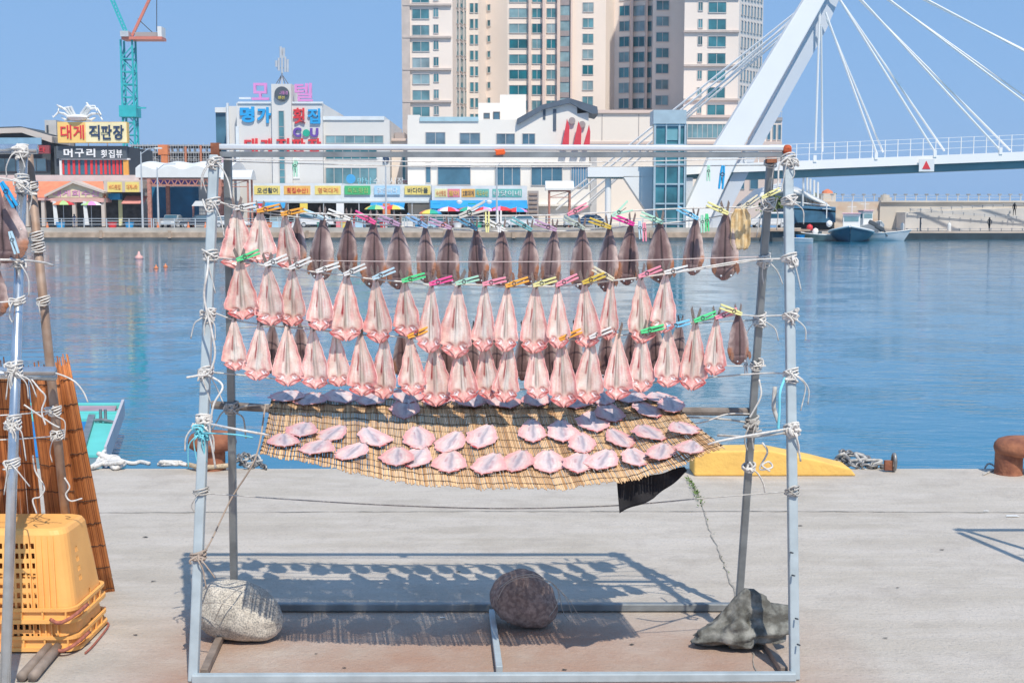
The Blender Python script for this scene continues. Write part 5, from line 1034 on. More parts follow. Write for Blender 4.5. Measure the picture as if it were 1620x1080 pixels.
R2 = [(380, 412, 508, 50, 'F', 'green', 1), (424, 420, 517, 48, 'F', 'white', 1), (463, 425, 518, 42, 'F', 'white', 1), (505, 430, 525, 40, 'F', 'white', 1), (549, 435, 541, 50, 'F', 'white', 1), (594, 441, 545, 42, 'F', 'pale blue', 1), (640, 445, 535, 42, 'F', 'green', 1), (683, 450, 560, 38, 'F', 'hot pink', 1), (725, 449, 568, 50, 'F', 'mint', 1), (767, 450, 558, 37, 'F', 'pink', 1), (803, 453, 558, 36, 'F', 'orange', 1), (847, 452, 561, 44, 'F', 'pale yellow', 1), (882, 452, 553, 34, 'F', 'pink', 1), (924, 448, 552, 40, 'F', 'mustard', 1), (967, 443, 540, 30, 'F', 'cream', 0), (1013, 438, 545, 44, 'F', 'pink', 1), (1053, 432, 529, 40, 'F', 'white', 1)]
R3 = [(371, 505, 588, 40, 'F', '', 1), (412, 512, 603, 44, 'F', '', 1), (455, 517, 612, 46, 'F', '', 1), (495, 520, 617, 44, 'F', '', 1), (531, 524, 614, 38, 'F', '', 1), (570, 528, 627, 42, 'F', '', 1), (609, 530, 633, 42, 'F', '', 1), (649, 533, 627, 40, 'F', 'orange', 1), (687, 538, 645, 44, 'F', '', 1), (728, 538, 638, 42, 'F', '', 1), (767, 538, 634, 36, 'F', '', 1), (806, 538, 638, 40, 'F', '', 1), (848, 538, 632, 40, 'F', '', 1), (888, 537, 645, 44, 'F', 'orange', 1), (935, 534, 640, 44, 'F', 'white', 1), (977, 530, 633, 44, 'F', '', 1), (1016, 525, 622, 40, 'F', 'green', 1), (1057, 518, 615, 44, 'F', 'sky blue', 1), (1100, 508, 620, 42, 'F', 'green', 1), (1133, 503, 596, 34, 'F', 'pink', 1), (1168, 497, 578, 34, 'S', 'pale yellow', 0)]
R4 = [(432, 515, 592, 34), (474, 515, 588, 34), (636, 522, 600, 34), (705, 524, 606, 34), (746, 524, 604, 34), (787, 524, 606, 32), (828, 524, 604, 32), (868, 524, 604, 30), (911, 522, 600, 34), (959, 520, 600, 32), (1000, 520, 600, 34), (1036, 517, 590, 34), (1076, 512, 578, 32)]
def line_of(R, Y): return [P(r[0], r[1] + 1, Y) for r in R]
rope([onleg(312, 'fl')] + line_of(R1, Y1) + [onleg(322, 'rr')], .0026, M_rope, 'sagging white line that carries the uppermost fish', k=3)
rope([onleg(405, 'fl'), P(350, 408, Y2 + .05)] + line_of(R2, Y2) + [P(1100, 425, Y2), P(1180, 412, Y2 + .03), onleg(408, 'fr')], .003, M_rope, 'sagging white rope that carries the middle fish', k=3, lashes=(K(405, 'fl', 4, .035, 1, 1), K(408, 'fr', 4, .03, 1, 2), K(412, 'rr', 4, .045, 2, 3)))
rope([onleg(408, 'fl'), P(470, 412, Y2 + .02), P(700, 414, Y2 + .0), P(950, 413, Y2), P(1200, 406, Y2 + .03)], .0018, mat('pinkish_cord', (.66, .55, .52), .8), 'thin pinkish cord stretched across the uppermost fish', k=5)
rope([P(1040, 436, Y2 + .06), P(1120, 424, Y2 + .05), onleg(410, 'rr')], .0024, M_rope, 'short white line running from the middle fish to the right rear leg', k=5)
rope([onleg(492, 'fl')] + line_of(R3, Y3) + [P(1200, 500, Y3), onleg(499, 'fr')], .003, M_rope, 'sagging white rope that carries the lowest hanging fish', k=3, lashes=(K(497, 'fl', 4, .03, 3, 3), K(500, 'fr', 4, .03, 1, 2), K(503, 'rr', 4, .04, 2, 2)))
rope([onleg(520, 'rl')] + [P(r[0], r[1] + 1, Y4) for r in R4] + [onleg(505, 'rr')], .0024, M_rope2, 'grey line on the rear legs that carries the dark fish', k=3)
rope([onleg(565, 'rl'), P(600, 572, Y4 + .02), P(900, 574, Y4 + .02), P(1190, 579, Y4), onleg(575, 'rr')], .0024, M_rope, 'straight white line behind the lowest hanging fish', k=4, lashes=(K(577, 'rr', 4, .03, 0, 1),))
rope([onleg(587, 'fl'), P(350, 590, Y3 + .1), P(600, 612, Y3 + .1), P(900, 614, Y3 + .1), P(1180, 592, Y3 + .05), onleg(591, 'fr')], .003, M_rope, 'white rope low behind the lowest hanging fish', k=5, lashes=(K(588, 'fl', 4, .03, 2, 2), K(591, 'fr', 4, .03, 2, 3)))
rope([onleg(779, 'fl'), P(450, 789, ym - .3), P(620, 799, ym - .3), P(800, 804, ym - .3), P(980, 799, ym - .3), P(1120, 787, ym - .3), onleg(776, 'fr')], .0024, M_rope2, 'thin grey line sagging low between the front legs', lashes=(K(778, 'fl', 3, .022, 1, 0), K(776, 'fr', 4, .03, 0, 1)))
rope([onleg(880, 'fl') + Vector((0, -.03, 0)), P(330, 862, 4.5), P(365, 790, 4.6), P(405, 722, 4.6), P(420, 640, 4.75)], .0035, mat('tan_twine', (.42, .34, .28), .9, var=.25), 'tan twine running from the left front leg up to the reed mat', lashes=((onleg(878, 'fl'), axf, .021, 3, .03, 2, 2),))
rope([onleg(405, 'fl') + Vector((0, -.03, 0)), P(328, 430, 4.4), P(323, 470, 4.4), P(334, 520, 4.4), P(340, 560, 4.4), P(330, 590, 4.4), P(312, 594, 4.4), P(295, 597, 4.38)], .004, M_rope, 'thick white rope hanging loose down the left front leg')
rope([onleg(590, 'fl') + Vector((.01, -.03, 0)), P(352, 610, 4.4), P(338, 640, 4.38), P(332, 680, 4.38), P(336, 710, 4.38), P(341, 740, 4.4)], .0038, M_rope, 'white rope end hanging below the lashing of the left front leg')
rope([onleg(250, 'fl') + Vector((0, -.03, 0)), P(352, 268, 4.6), P(362, 290, 4.6), P(366, 315, 4.6)], .003, M_rope, 'short white rope end hanging from the top left corner')
rope([onleg(250, 'fr') + Vector((-.01, -.03, 0)), P(1233, 262, 4.6), P(1231, 290, 4.6), P(1229, 300, 4.6)], .0035, M_rope, 'short white rope end hanging from the top right corner')
rope([P(1206, 700, 4.5), P(1214, 715, 4.48), P(1202, 740, 4.48), P(1212, 742, 4.47), P(1222, 738, 4.48), P(1216, 730, 4.48), P(1206, 736, 4.47), P(1218, 745, 4.47)], .0035, M_rope, 'knotted white rope dangling between the right legs')
rope([P(1201, 600, 4.55), P(1204, 625, 4.53), P(1192, 650, 4.53), P(1186, 660, 4.53)], .0035, M_rope, 'thin white rope end curling beside the right rear leg')
rope([P(1226, 612, 4.5), P(1224, 640, 4.48), P(1226, 652, 4.48), P(1232, 668, 4.46)], .008, M_rope2, 'frayed pale rope tuft between the right legs')
rope([onleg(596, 'fr') + Vector((-.025, -.02, 0)), P(1234, 620, 4.42), P(1233, 650, 4.42), P(1231, 680, 4.42)], .005, M_ropeb, 'pale blue twine tuft on the right front leg')
# ropes holding the mat
MF, MR = 4.15, leg_y(.85, False) - .05
rope([onleg(668, 'fl'), P(370, 678, MF + .06), P(425, 688, MF + .12)], .0042, M_rope, 'thick white rope from the left front leg to the reed mat', k=6, lashes=(K(668, 'fl', 6, .05, 3, 4),))
rope([P(1120, 703, MF + .08), P(1150, 695, MF + .08), onleg(678, 'fr')], .0042, M_rope, 'thick white rope from the right front leg to the reed mat', k=6, lashes=(K(680, 'fr', 5, .04, 2, 4), K(738, 'rr', 3, .02, 1, 1)))
rope([onleg(650, 'rl'), P(430, 640, MR + .04), P(760, 650, MR + .04), P(1100, 660, MR + .03), onleg(668, 'rr')], .0042, M_rope2, 'thick grey rope under the rear of the reed mat', k=6, lashes=(K(645, 'rl', 4, .04, 2, 2), K(668, 'rr', 4, .05, 2, 3)))
rope([onleg(682, 'fl') + Vector((0, -.02, 0)), P(370, 687, MF + .1), P(400, 692, MF + .13)], .003, M_ropeb, 'pale blue twine tied between left front leg and reed mat', lashes=(K(684, 'fl', 5, .04, 4, 4),))
rope([onleg(655, 'rr'), P(1150, 655, MR), P(1110, 668, MR), P(1060, 672, MR)], .003, M_rope, 'white rope from the right rear leg to the reed mat')
rope([onleg(684, 'fr'), P(1190, 690, MF + .2), P(1135, 688, MF + .24)], .0045, M_rope2, 'thick grey rope just under the white one at the right front leg')

# ------------------------------------------------------------------ fish templates
def interp(tab, t):
    for (a, x), (b, y) in zip(tab, tab[1:]):
        if t <= b: k = (t - a) / (b - a); k = k * k * (3 - 2 * k) * .5 + k * .5; return x + (y - x) * k
    return tab[-1][1]
WF = [(0, .028), (.08, .045), (.2, .082), (.4, .137), (.58, .182), (.72, .212), (.80, .22), (.86, .20), (.91, .16), (.96, .10), (1, .03)]
WS = [(0, .034), (.1, .068), (.25, .125), (.42, .178), (.56, .208), (.68, .22), (.76, .212), (.80, .192), (.87, .185), (.94, .14), (1, .05)]
WD = [(0, .035), (.1, .08), (.25, .15), (.42, .20), (.56, .22), (.68, .205), (.78, .16), (.88, .12), (.95, .07), (1, .015)]
def nz(x, y, z): return noise.noise(Vector((x, y, z)))
def ss_(a, b, x): t = max(0, min(1, (x - a) / (b - a))); return t * t * (3 - 2 * t)
def mixc(a, b, k): return tuple(a[i] * (1 - k) + b[i] * k for i in range(3))
M_flesh = mat('fish_flesh', (.8, .6, .5), .33, coat=.25, attr='Col', var=.10, scale=30, bump=.0018, bscale=70, spec=.45, sss=.12, rand=.07)
M_skin = mat('fish_skin', (.3, .2, .2), .35, attr='Col', var=.14, scale=40, bump=.0015, bscale=80, spec=.5, rand=.12)
M_fin = mat('fish_fin', (.19, .15, .14), .5, var=.25, scale=60, col2=(.32, .25, .23), bump=.002, bscale=200)
M_eye = mat('fish_eye', (.62, .68, .74), .12, var=.2, scale=200, spec=.7); M_pup = mat('fish_pupil', (.03, .03, .05), .1)
def fish_t(kind, sd):
    W = {'S': WS, 'D': WD}.get(kind, WF); nu, nv = 26, 46; cols = []
    lean = nz(sd, 1, 2) * .3; asym = nz(sd, 5, 2) * .38; cupk = .8 + nz(sd, 9, 1) * .7
    def base(s_, t_):
        x = (s_ * 2 - 1); wd = interp(W, t_); 
        k = wd * (1 + asym * x * .6) * (1 + .035 * nz(t_ * 17, sd, x > 0)) * (1 + .13 * nz(t_ * 5, sd, 3 if x > 0 else 7) * ss_(.25, .5, t_))
        if kind != 'S' and t_ > .76: k *= 1 - (.24 + .2 * nz(sd, 1 if x > 0 else 6, 4)) * math.exp(-((t_ - .835 - .03 * nz(sd, 9, 3 if x > 0 else 5)) / .02) ** 2)
        if kind == 'D': k *= 1 + .22 * nz(t_ * 6 + sd, sd, 2 if x > 0 else 9)
        return x, k
    def front(s_, t_):
        x, k = base(s_, t_); X_ = x * k + lean * t_ ** 2 * .25; wob = (.016 * nz(x * 1.6 + sd, t_ * 5, 1) + .012 * abs(x) ** 2 * nz(x * 3, t_ * 13 + sd, 4)) * ss_(.1, .4, t_)
        if kind == 'D': y = -.05 * (1 - abs(x) ** 2) * sin(pi * min(1, t_ * .9 + .08)) - .05 * abs(x) ** 4 - .03 * ss_(.85, 1, t_)
        elif kind != 'S':
            y = -cupk * .10 * abs(x) ** 2.6 * k / .22 * (.45 + ss_(.55, .85, t_)) - .012 * math.exp(-(x / .10) ** 2) * (1 - ss_(.8, .9, t_)) - .05 * ss_(.84, 1, t_) * (1 - abs(x)) + .03 * math.exp(-((t_ - .84) / .04) ** 2) * math.exp(-((abs(x) - .5) / .25) ** 2)
        else:
            y = -.07 * (1 - abs(x) ** 2.2) * (k / .2) ** .7 + .018 * math.exp(-(x / .06) ** 2) * ss_(.12, .3, t_) * (1 - ss_(.8, .9, t_)) + .05 * abs(x) ** 3 - .02 * ss_(.8, .86, t_)
        zz = -t_ + (.03 * math.sin(pi * min(1, abs(x))) * ss_(.8, .95, t_) if kind != 'S' else 0)
        return Vector((X_, y + wob, zz))
    def backf(s_, t_):
        p = front(s_, t_); x, k = base(s_, t_); p = p.copy(); p.y += .010 + (.026 if kind != 'S' else .03) * (1 - abs(x) ** 2) * min(1, k / .15); return p
    slit_x = -.27 if nz(sd, 4, 4) > -.1 else .24; slit_w = .055 + .035 * abs(nz(sd, 7, 7)); s0 = .25 + .15 * abs(nz(sd, 3, 1)); s1 = .62 + .2 * nz(sd, 8, 8); warm = nz(sd, 2, 9)
    def cf(s_, t_):
        x, k = base(s_, t_); n1 = nz(x * 2.2 + sd, t_ * 5, 2); n2 = nz(x * 9 + sd, t_ * 20, 5); fade = ss_(.75, .84, t_)
        c = mixc((.80, .60, .52), (.86, .70, .60), .5 + warm)
        c = mixc(c, (.90, .79, .71), ss_(-.1, .45, n1) * .75)
        c = mixc(c, (.80, .42, .39), ss_(.1, .6, nz(x * 3, t_ * 4 + sd * 3, 9) + .1) * .55)
        c = mixc(c, (.56, .51, .44), math.exp(-((x - .03) / .17) ** 2) * ss_(.03, .2, t_) * (1 - fade) * .8)
        c = mixc(c, (.30, .20, .18), math.exp(-((abs(x - .03) - .10) / .032) ** 2) * ss_(.02, .15, t_) * (1 - fade) * .65)
        c = mixc(c, (.72, .50, .46), .55 * ss_(.05, .4, nz(x * 14, t_ * 2.2, sd)) * (1 - fade))
        c = mixc(c, (.93, .86, .80), .5 * ss_(.1, .45, nz(x * 11 + 40, t_ * 2.0, sd)) * (1 - fade))
        c = mixc(c, (.36, .02, .025), math.exp(-((x - slit_x + .05 * n1) / slit_w) ** 2) * ss_(s0, s0 + .08, t_ + n1 * .1) * (1 - ss_(s1 - .08, s1, t_ + n2 * .06)) * .92)
        e = ss_(.66, 1.0, abs(x) + .12 * n2) * ss_(.1, .4, t_); c = mixc(c, (.74, .28, .27), e * .7)
        if abs(x) > .93: c = mixc(c, (.90, .72, .66), .6)
        c = mixc(c, (.76, .34, .31), ss_(.80, .90, t_) * (.35 + .5 * ss_(-.3, .3, n2)))
        c = mixc(c, (.88, .66, .62), ss_(.86, .93, t_) * ss_(0, .35, nz(x * 7, t_ * 30, sd)) * .7)
        for sg in (-1, 1):
            dx_ = (x - sg * (.58 + .12 * nz(sd, sg, 1))) / (.23 + .10 * nz(sd, 3, sg)); dt = (t_ - .862 - .022 * nz(sd, sg, 5) - .02 * dx_ * sg) / (.036 + .02 * nz(sd, sg, 8)); rr = sqrt(dx_ * dx_ + dt * dt) + .25 * n2; an = atan2(dt, dx_ * sg)
            c = mixc(c, (.26, .10, .11), math.exp(-(rr / .62) ** 2) * .8)
            c = mixc(c, (.90, .90, .93), math.exp(-((rr - .85) / .26) ** 2) * (.35 + .65 * ss_(-.2, .9, cos(an - 2.2 - nz(sd, 2, sg)))))
            c = mixc(c, (.48, .07, .07), math.exp(-((rr - 1.5) / .28) ** 2) * .55)
        if kind == 'D': c = mixc(c, (.70, .63, .64), (1 - ss_(.1, .75, abs(x) + .3 * n1)) * .7); c = mixc(c, (.36, .32, .36), math.exp(-((x - .05 - .1 * n1) / .09) ** 2) * ss_(.05, .2, t_) * (1 - ss_(.7, .85, t_)) * .7); c = mixc(c, (.84, .52, .50), .15 + .5 * ss_(.35, .95, abs(x) + .2 * n2)); c = mixc(c, (.62, .14, .13), ss_(.90, .97, t_ + .05 * x * x))
        return tuple(max(.015, min(.96, m_ + (q - m_) * 1.35 + .0)) for q, m_ in zip(mixc(c, tuple(a_ * b_ for a_, b_ in zip(c, (1.0, .885, .88))), .35 + .5 * ss_(.3, .9, abs(x)) + .3 * ss_(.5, 1, t_)), (.83, .58, .51)))
    def cs(s_, t_):
        x, k = base(s_, t_); n1 = nz(x * 3 + sd, t_ * 6, 2); n2 = nz(x * 12 + sd, t_ * 16, 5)
        c = (.20, .125, .12); c = mixc(c, (.80, .63, .57), ss_(.38, 1.0, abs(x) + .25 * n1) * (.78 + .3 * n2) * ss_(.08, .35, t_)); c = mixc(c, (.15, .09, .095), ss_(0, .5, n1) * .45)  # paler flanks, with their sheen put into the colour
        c = mixc(c, (.025, .016, .018), math.exp(-((x + .03 * n1) / .075) ** 2) * ss_(.05, .2, t_) * (1 - ss_(.86, .96, t_)) * .92)
        c = mixc(c, (.17, .10, .10), math.exp(-((abs(x) - .42) / .05) ** 2) * ss_(.3, .5, t_) * .4)
        c = mixc(c, (.56, .22, .10), ss_(.62, .70, t_ + .06 * n1) * (1 - ss_(.82, .9, t_)) * ss_(.5, .85, abs(x)) * .85)
        c = mixc(c, (.12, .07, .07), ss_(.80, .88, t_) * .6 * (1 - .5 * ss_(-.2, .3, n2))); c = mixc(c, (.46, .20, .17), ss_(.92, 1, t_) * ss_(-.1, .3, n2))
        c = mixc(c, (.04, .02, .025), math.exp(-((t_ - .80 - .05 * x * x) / .010) ** 2) * .7)
        return tuple(max(.01, q) for q in c)
    q = MB()
    if kind != 'S': q.grid(front, nu, nv, 0, fnb=backf, mback=1); fc, bc = cf, cs
    else: q.grid(front, nu, nv, 0, fnb=backf, mback=1); fc, bc = cs, cf
    cols = [fc(i / nu, j / nv) for j in range(nv + 1) for i in range(nu + 1)] + [bc(i / nu, j / nv) for j in range(nv + 1) for i in range(nu + 1)]
    t = local('split_fish', 'tmp', 'fish')
    ms = [M_flesh, M_skin] if kind != 'S' else [M_skin, M_flesh]
    bd = q.build('body', ms, t, smooth=True, cols=cols)
    q = MB()                                                   # forked tail
    for s_ in (-1, 1):
        a = nz(sd, s_, 8) * .05; o = len(q.v)
        pts = [(0, .05), (s_ * .035, .02), (s_ * (.075 + a), -.17), (s_ * (.05 + a), -.215), (s_ * .018, -.09)]
        kt = .35 if kind == 'D' else 1; q.prism([(x * (.8 if kind == 'D' else 1), -.004 - .012 * s_, (-z - .03) * kt) for x, z in pts], (0, .012, 0))
    q.build('tail_fin', M_fin, t)
    if kind != 'S':
        s_ = .2 if nz(sd, 6, 6) > 0 else .8; p = front(s_, .865); q = MB(); q.lathe((p.x, p.y - .001, p.z), [(.002, -.012), (.010, -.009), (.014, 0), (.010, .009), (.002, .012)], 10); e = q.build('eye', M_eye, t, smooth=True)
        q = MB(); q.tube(cat_rom([front(.06, .87), front(.2, .925) + Vector((0, -.006, 0)), front(.38, .975) + Vector((0, -.01, 0)), front(.5, .992) + Vector((0, -.012, 0)), front(.62, .972) + Vector((0, -.01, 0)), front(.8, .92) + Vector((0, -.006, 0)), front(.94, .87)], 5), .009, 6); q.build('jaw', mat('jaw_flesh', (.72, .34, .31), .4, var=.3, scale=40), t, smooth=True)
    else:
        for s_ in (-1, 1):
            q = MB(); x0 = s_ * .15; q.prism([(x0, -.05, -.74), (x0 + s_ * .045, -.055, -.76), (x0 + s_ * .06, -.05, -.86), (x0 + s_ * .02, -.052, -.92), (x0 - s_ * .01, -.055, -.84)], (0, .012, 0)); q.build('pectoral_fin', mat('pectoral_brown', (.30, .15, .10), .5, var=.3, scale=60), t, smooth=False)
            q = MB(); q.lathe((s_ * .075, -.055, -.93), [(.003, -.018), (.016, -.01), (.02, 0), (.016, .01), (.003, .018)], 10); q.build('eye', M_eye, t, smooth=True)
    return t
TF = [fish_t('F', s_) for s_ in (1.3, 2.7, 4.1, 5.9, 7.2, 8.8, 10.4, 12.9, 15.2, 17.7)]; TS = [fish_t('S', s_) for s_ in (1.9, 3.3, 6.1, 9.7)]; TG = [fish_t('D', s_) for s_ in (2.2, 4.4, 6.6, 9.1, 11.7)]
used = set()
def put_fish(tp, loc, L, wd, label, group, rot=(0, 0, 0), dep=None):
    o = tp if tp.name not in used and not used.add(tp.name) else copy_tree(tp)
    o.location = loc; o.scale = (wd / .44, dep or (wd / .44 * .5 + L * .35), L); o.rotation_euler = rot; o['label'] = label; o['group'] = group; o['category'] = 'fish'; return o
# pegs
PC = {'white': (.80, .80, .78), 'orange': (.90, .42, .06), 'pale blue': (.50, .70, .80), 'hot pink': (.85, .10, .32), 'mauve': (.50, .32, .48), 'light blue': (.25, .45, .72), 'steel blue': (.10, .30, .48), 'teal': (.16, .42, .46), 'grey green': (.45, .52, .45), 'mustard': (.70, .50, .08), 'magenta': (.80, .04, .35), 'mint': (.45, .78, .60), 'sky blue': (.20, .58, .85), 'pale yellow': (.85, .80, .35), 'green': (.10, .72, .28), 'pink': (.90, .32, .42), 'cream': (.75, .68, .50), 'bright blue': (.02, .38, .75), 'light grey': (.62, .60, .55)}
pegT = {}
def peg(c, loc, ang, label, s_=1.0, yaw=0, op=0):
    if (c, op) not in pegT:
        m = mat('peg_' + c.replace(' ', '_'), PC[c], .38, var=.06, scale=30, spec=.5); t = local('clothes_peg', 'tmp', 'clothes peg')
        for sg in (-1, 1):
            q = MB(); a0 = .0022; a1 = .0092 + op; q.hexa([(0, -.0055, sg * .0006), (.03, -.0055, sg * .0012), (.03, .0055, sg * .0012), (0, .0055, sg * .0006), (0, -.0055, sg * .006), (.03, -.0055, sg * .0088), (.03, .0055, sg * .0088), (0, .0055, sg * .006)])
            q.hexa([(.03, -.0055, sg * .0012), (.08, -.0045, sg * (a1 - .0062)), (.08, .0045, sg * (a1 - .0062)), (.03, .0055, sg * .0012), (.03, -.0055, sg * .0088), (.08, -.0045, sg * a1), (.08, .0045, sg * a1), (.03, .0055, sg * .0088)])
            o = q.build('arm', m, t); bevel(o, .0012, 2)
        q = MB(); q.tube([(.030 + .0055 * cos(a) , -.0062, .0065 * sin(a)) for a in [2 * pi * j / 12 for j in range(13)]], .0012, 5, cap=False); q.tube([(.030, -.0062, -.008), (.030, .0062, -.008)], .0012, 5); q.tube([(.040, -.0060, -.002), (.062, -.0060, .001)], .0011, 5); q.build('spring', mat('peg_spring', (.10, .09, .09), .4, .6), t)
        pegT[(c, op)] = t; o = t
    else: o = copy_tree(pegT[(c, op)])
    o.location = loc; o.rotation_euler = Euler((0, -ang, yaw), 'XYZ'); o.scale = (s_, s_, s_); o['label'] = label; o['group'] = 'clothes pegs on the lines'; return o
random.seed(31)
def hang(R, Y, row, Tsel, grp, pegs=True):
    for i, r in enumerate(R):
        u, v0, v1, wpx = r[:4]; k = r[4] if len(r) > 4 else 'S'; sc_ = Y / F * 1.0; p = P(u, v0, Y); L = (P(u, v1, Y) - P(u, v0, Y)).length; wd = wpx * sc_ * (1.13 if k == 'F' else .99) * random.uniform(.94, 1.06)
        look = 'flesh side out' if k == 'F' else 'skin side out'; n_ = ORD[i] if i < 22 else str(i)
        pc = r[5] if len(r) > 5 else ''
        lab = '%s fish from the left in the %s, %s' % (n_, row, look) + (', %s peg' % pc if pc else '')
        T = TF if k == 'F' else TS; tp = T[(i * 3 + len(R)) % len(T)]
        put_fish(tp, p + Vector((0, -.006, .006)), L * 1.01, wd, lab, grp, (random.uniform(-.05, .09), random.uniform(-.065, .065), random.uniform(-.38, .38)))
        if pc and pegs:
            rgt = r[6]; a = radians(random.uniform(12, 24)) if rgt else radians(180 - random.uniform(18, 32))
            if row.startswith('uppermost') and rgt: a = radians(random.uniform(9, 15))
            peg(pc, p + Vector((-.008 if rgt else .008, -.022, .002)), a, '%s peg holding the %s fish of the %s' % (pc, n_, row), 1.08, random.uniform(-.2, .2))
hang(R1, Y1, 'uppermost hanging row', None, 'fish hanging in the uppermost row'); hang(R2, Y2, 'middle hanging row', None, 'fish hanging in the middle row')
hang(R3, Y3, 'lowest hanging row', None, 'fish hanging in the lowest row'); hang(R4, Y4, 'dark rear row', None, 'dark fish on the rear line')
put_fish(TS[1], P(470, 345, Y1 + .05), .19, .075, 'dark fish hidden behind the third fish of the uppermost row', 'fish hanging in the uppermost row')
# loose pegs on the empty lines
YL = Y1 - .085
for (c, u, v, a, l, s_, op) in (('light grey', 726, 343, 22, 'large grey peg clipped on the line above the tenth dark fish', 1.35, .006), ('pale yellow', 771, 368, 90, 'pale yellow peg standing upright on the line', .95, 0), ('white', 790, 368, 90, 'white peg standing upright on the line beside the pale yellow one', .98, 0), ('pink', 898, 340, 28, 'pink peg tilted on the line right of the middle', 1.0, 0), ('mint', 968, 342, 30, 'wide open mint peg on the line', .95, .014), ('pale blue', 1012, 350, -85, 'pale blue peg hanging between magenta and mint pegs', .8, 0), ('pink', 1019, 352, -88, 'pink peg hanging beside the pale blue one', .85, 0), ('green', 1118, 338, -87, 'green peg hanging right of the sky blue peg', .8, 0), ('mint', 1111, 340, -88, 'mint peg hanging beside the green one', .8, 0), ('bright blue', 1144, 262, -95, 'bright blue peg hanging from the thin line at the top right', 1.05, 0), ('mint', 1121, 261, -90, 'mint peg hanging left of the bright blue peg', .72, 0), ('mint', 467, 252, -90, 'mint peg hanging from the thin line at the top left', .78, 0), ('white', 1180, 566, -88, 'white peg hanging at the right end of the straight line', .8, 0), ('pale yellow', 1205, 313, 25, 'pale yellow peg at the right end beside the dried fillet', 0.9, 0)):
    peg(c, P(u, v, YL if v > 300 and v < 500 else (YT if v < 300 else Y4)), radians(a), l, s_, 0, op)
peg('cream', P(1172, 330, YL), radians(35), 'cream peg holding the dried yellow fillet', .95)
# dried fillet
q = MB(); 
def fil(s_, t_): x = s_ * 2 - 1; w_ = (.6 + .4 * ss_(0, .2, t_)) * (1 - .25 * ss_(.85, 1, t_)); return P(1171, 330, Y1) + Vector((x * .036 * w_, .006 * cos(x * 9) - .012 * x * x + .006 * nz(x * 2, t_ * 4, 3), -.145 * t_ - .006 * abs(cos(x * 5)) * ss_(.8, 1, t_)))
q.grid(fil, 20, 20, fnb=lambda s_, t_: fil(s_, t_) + Vector((0, .004, 0))); tag(q.build('dried_fillet', mat('dried_fillet', (.62, .43, .20), .5, col2=(.74, .62, .42), scale=40, bump=.003, bscale=60), smooth=True), 'yellow dried fillet hanging at the right end of the uppermost row', 'fish fillet')

# ------------------------------------------------------------------ reed mat
rear = [(430, 626), (520, 628), (640, 630), (760, 632), (880, 632), (980, 631), (1062, 629)]
front = [(411, 716), (440, 724), (480, 728), (520, 738), (580, 751), (640, 762), (700, 768), (760, 772), (820, 770), (880, 773), (930, 766), (975, 760), (1010, 757), (1050, 744), (1100, 724), (1146, 708)]
def polyu(tab, k):
    x = k * (len(tab) - 1); i = min(int(x), len(tab) - 2); f = x - i; return (tab[i][0] * (1 - f) + tab[i + 1][0] * f, tab[i][1] * (1 - f) + tab[i + 1][1] * f)
def by_len(tab, k):
    d = [0]
    for a, b in zip(tab, tab[1:]): d.append(d[-1] + abs(b[0] - a[0]))
    x = k * d[-1]
    for i in range(len(tab) - 1):
        if x <= d[i + 1] + 1e-9: f = (x - d[i]) / (d[i + 1] - d[i]); return (tab[i][0] * (1 - f) + tab[i + 1][0] * f, tab[i][1] * (1 - f) + tab[i + 1][1] * f)
    return tab[-1]
def matS(a, b):
    ua = a; A_ = by_len(rear, ua); B_ = by_len(front, ua); p0 = P(A_[0], A_[1], MR); p1 = P(B_[0], B_[1], MF + .02)
    p = p0.lerp(p1, b); p.z += -.018 * sin(pi * b) + .007 * nz(a * 16, b * 2, 1) + .004 * nz(a * 60, b * 4, 2); return p
rm = thing('reed_mat', 'sagging reed mat carrying split fish, slung low across the rack', 'reed mat', tuple(matS(.5, .5)))
M_reed = mat('straw_reed', (.86, .62, .36), .7, var=.14, scale=25, attr='Col'); M_thr = mat('dark_thread', (.05, .035, .03), .9)
q = MB(); random.seed(5); scol = []; NS = 262
for i in range(NS):
    a = (i + .5) / NS; e0 = random.uniform(-.012, .006); e1 = 1 + random.uniform(-.008, .022); j = random.uniform(-.001, .001)
    q.tube([matS(a + j * k / 7, e0 + (e1 - e0) * k / 7) for k in range(8)], .0028 * random.uniform(.8, 1.1), 5); kk = random.random(); scol += [mixc((.84, .57, .32), (.46, .25, .11), kk ** 1.4)] * 40
q.build('slats', M_reed, rm, smooth=True, cols=scol)
q = MB()
for bq in [.015, .10, .19, .275, .36, .445, .53, .615, .70, .79, .875, .96]:
    for ph in (0, 1):
        pts = []
        for i in range(NS * 2 + 1): a = i / (NS * 2); p = matS(min(1, a), bq + .006 * nz(a * 30, bq * 9, 4)); p.z += .0038 * (1 if (i + ph) % 2 == 0 else -.2); pts.append(p)
        q.tube(pts, .0014, 3)
q.build('threads', M_thr, rm)
q = MB()
for s_ in (0.002, .998):
    for bq in [.015, .10, .19, .275, .36, .445, .53, .615, .70, .79, .875, .96]: q.lathe(matS(s_, bq) + Vector((0, 0, .002)), [(.002, -.004), (.006, 0), (.002, .004)], 6)
q.build('thread_knots', M_thr, rm)
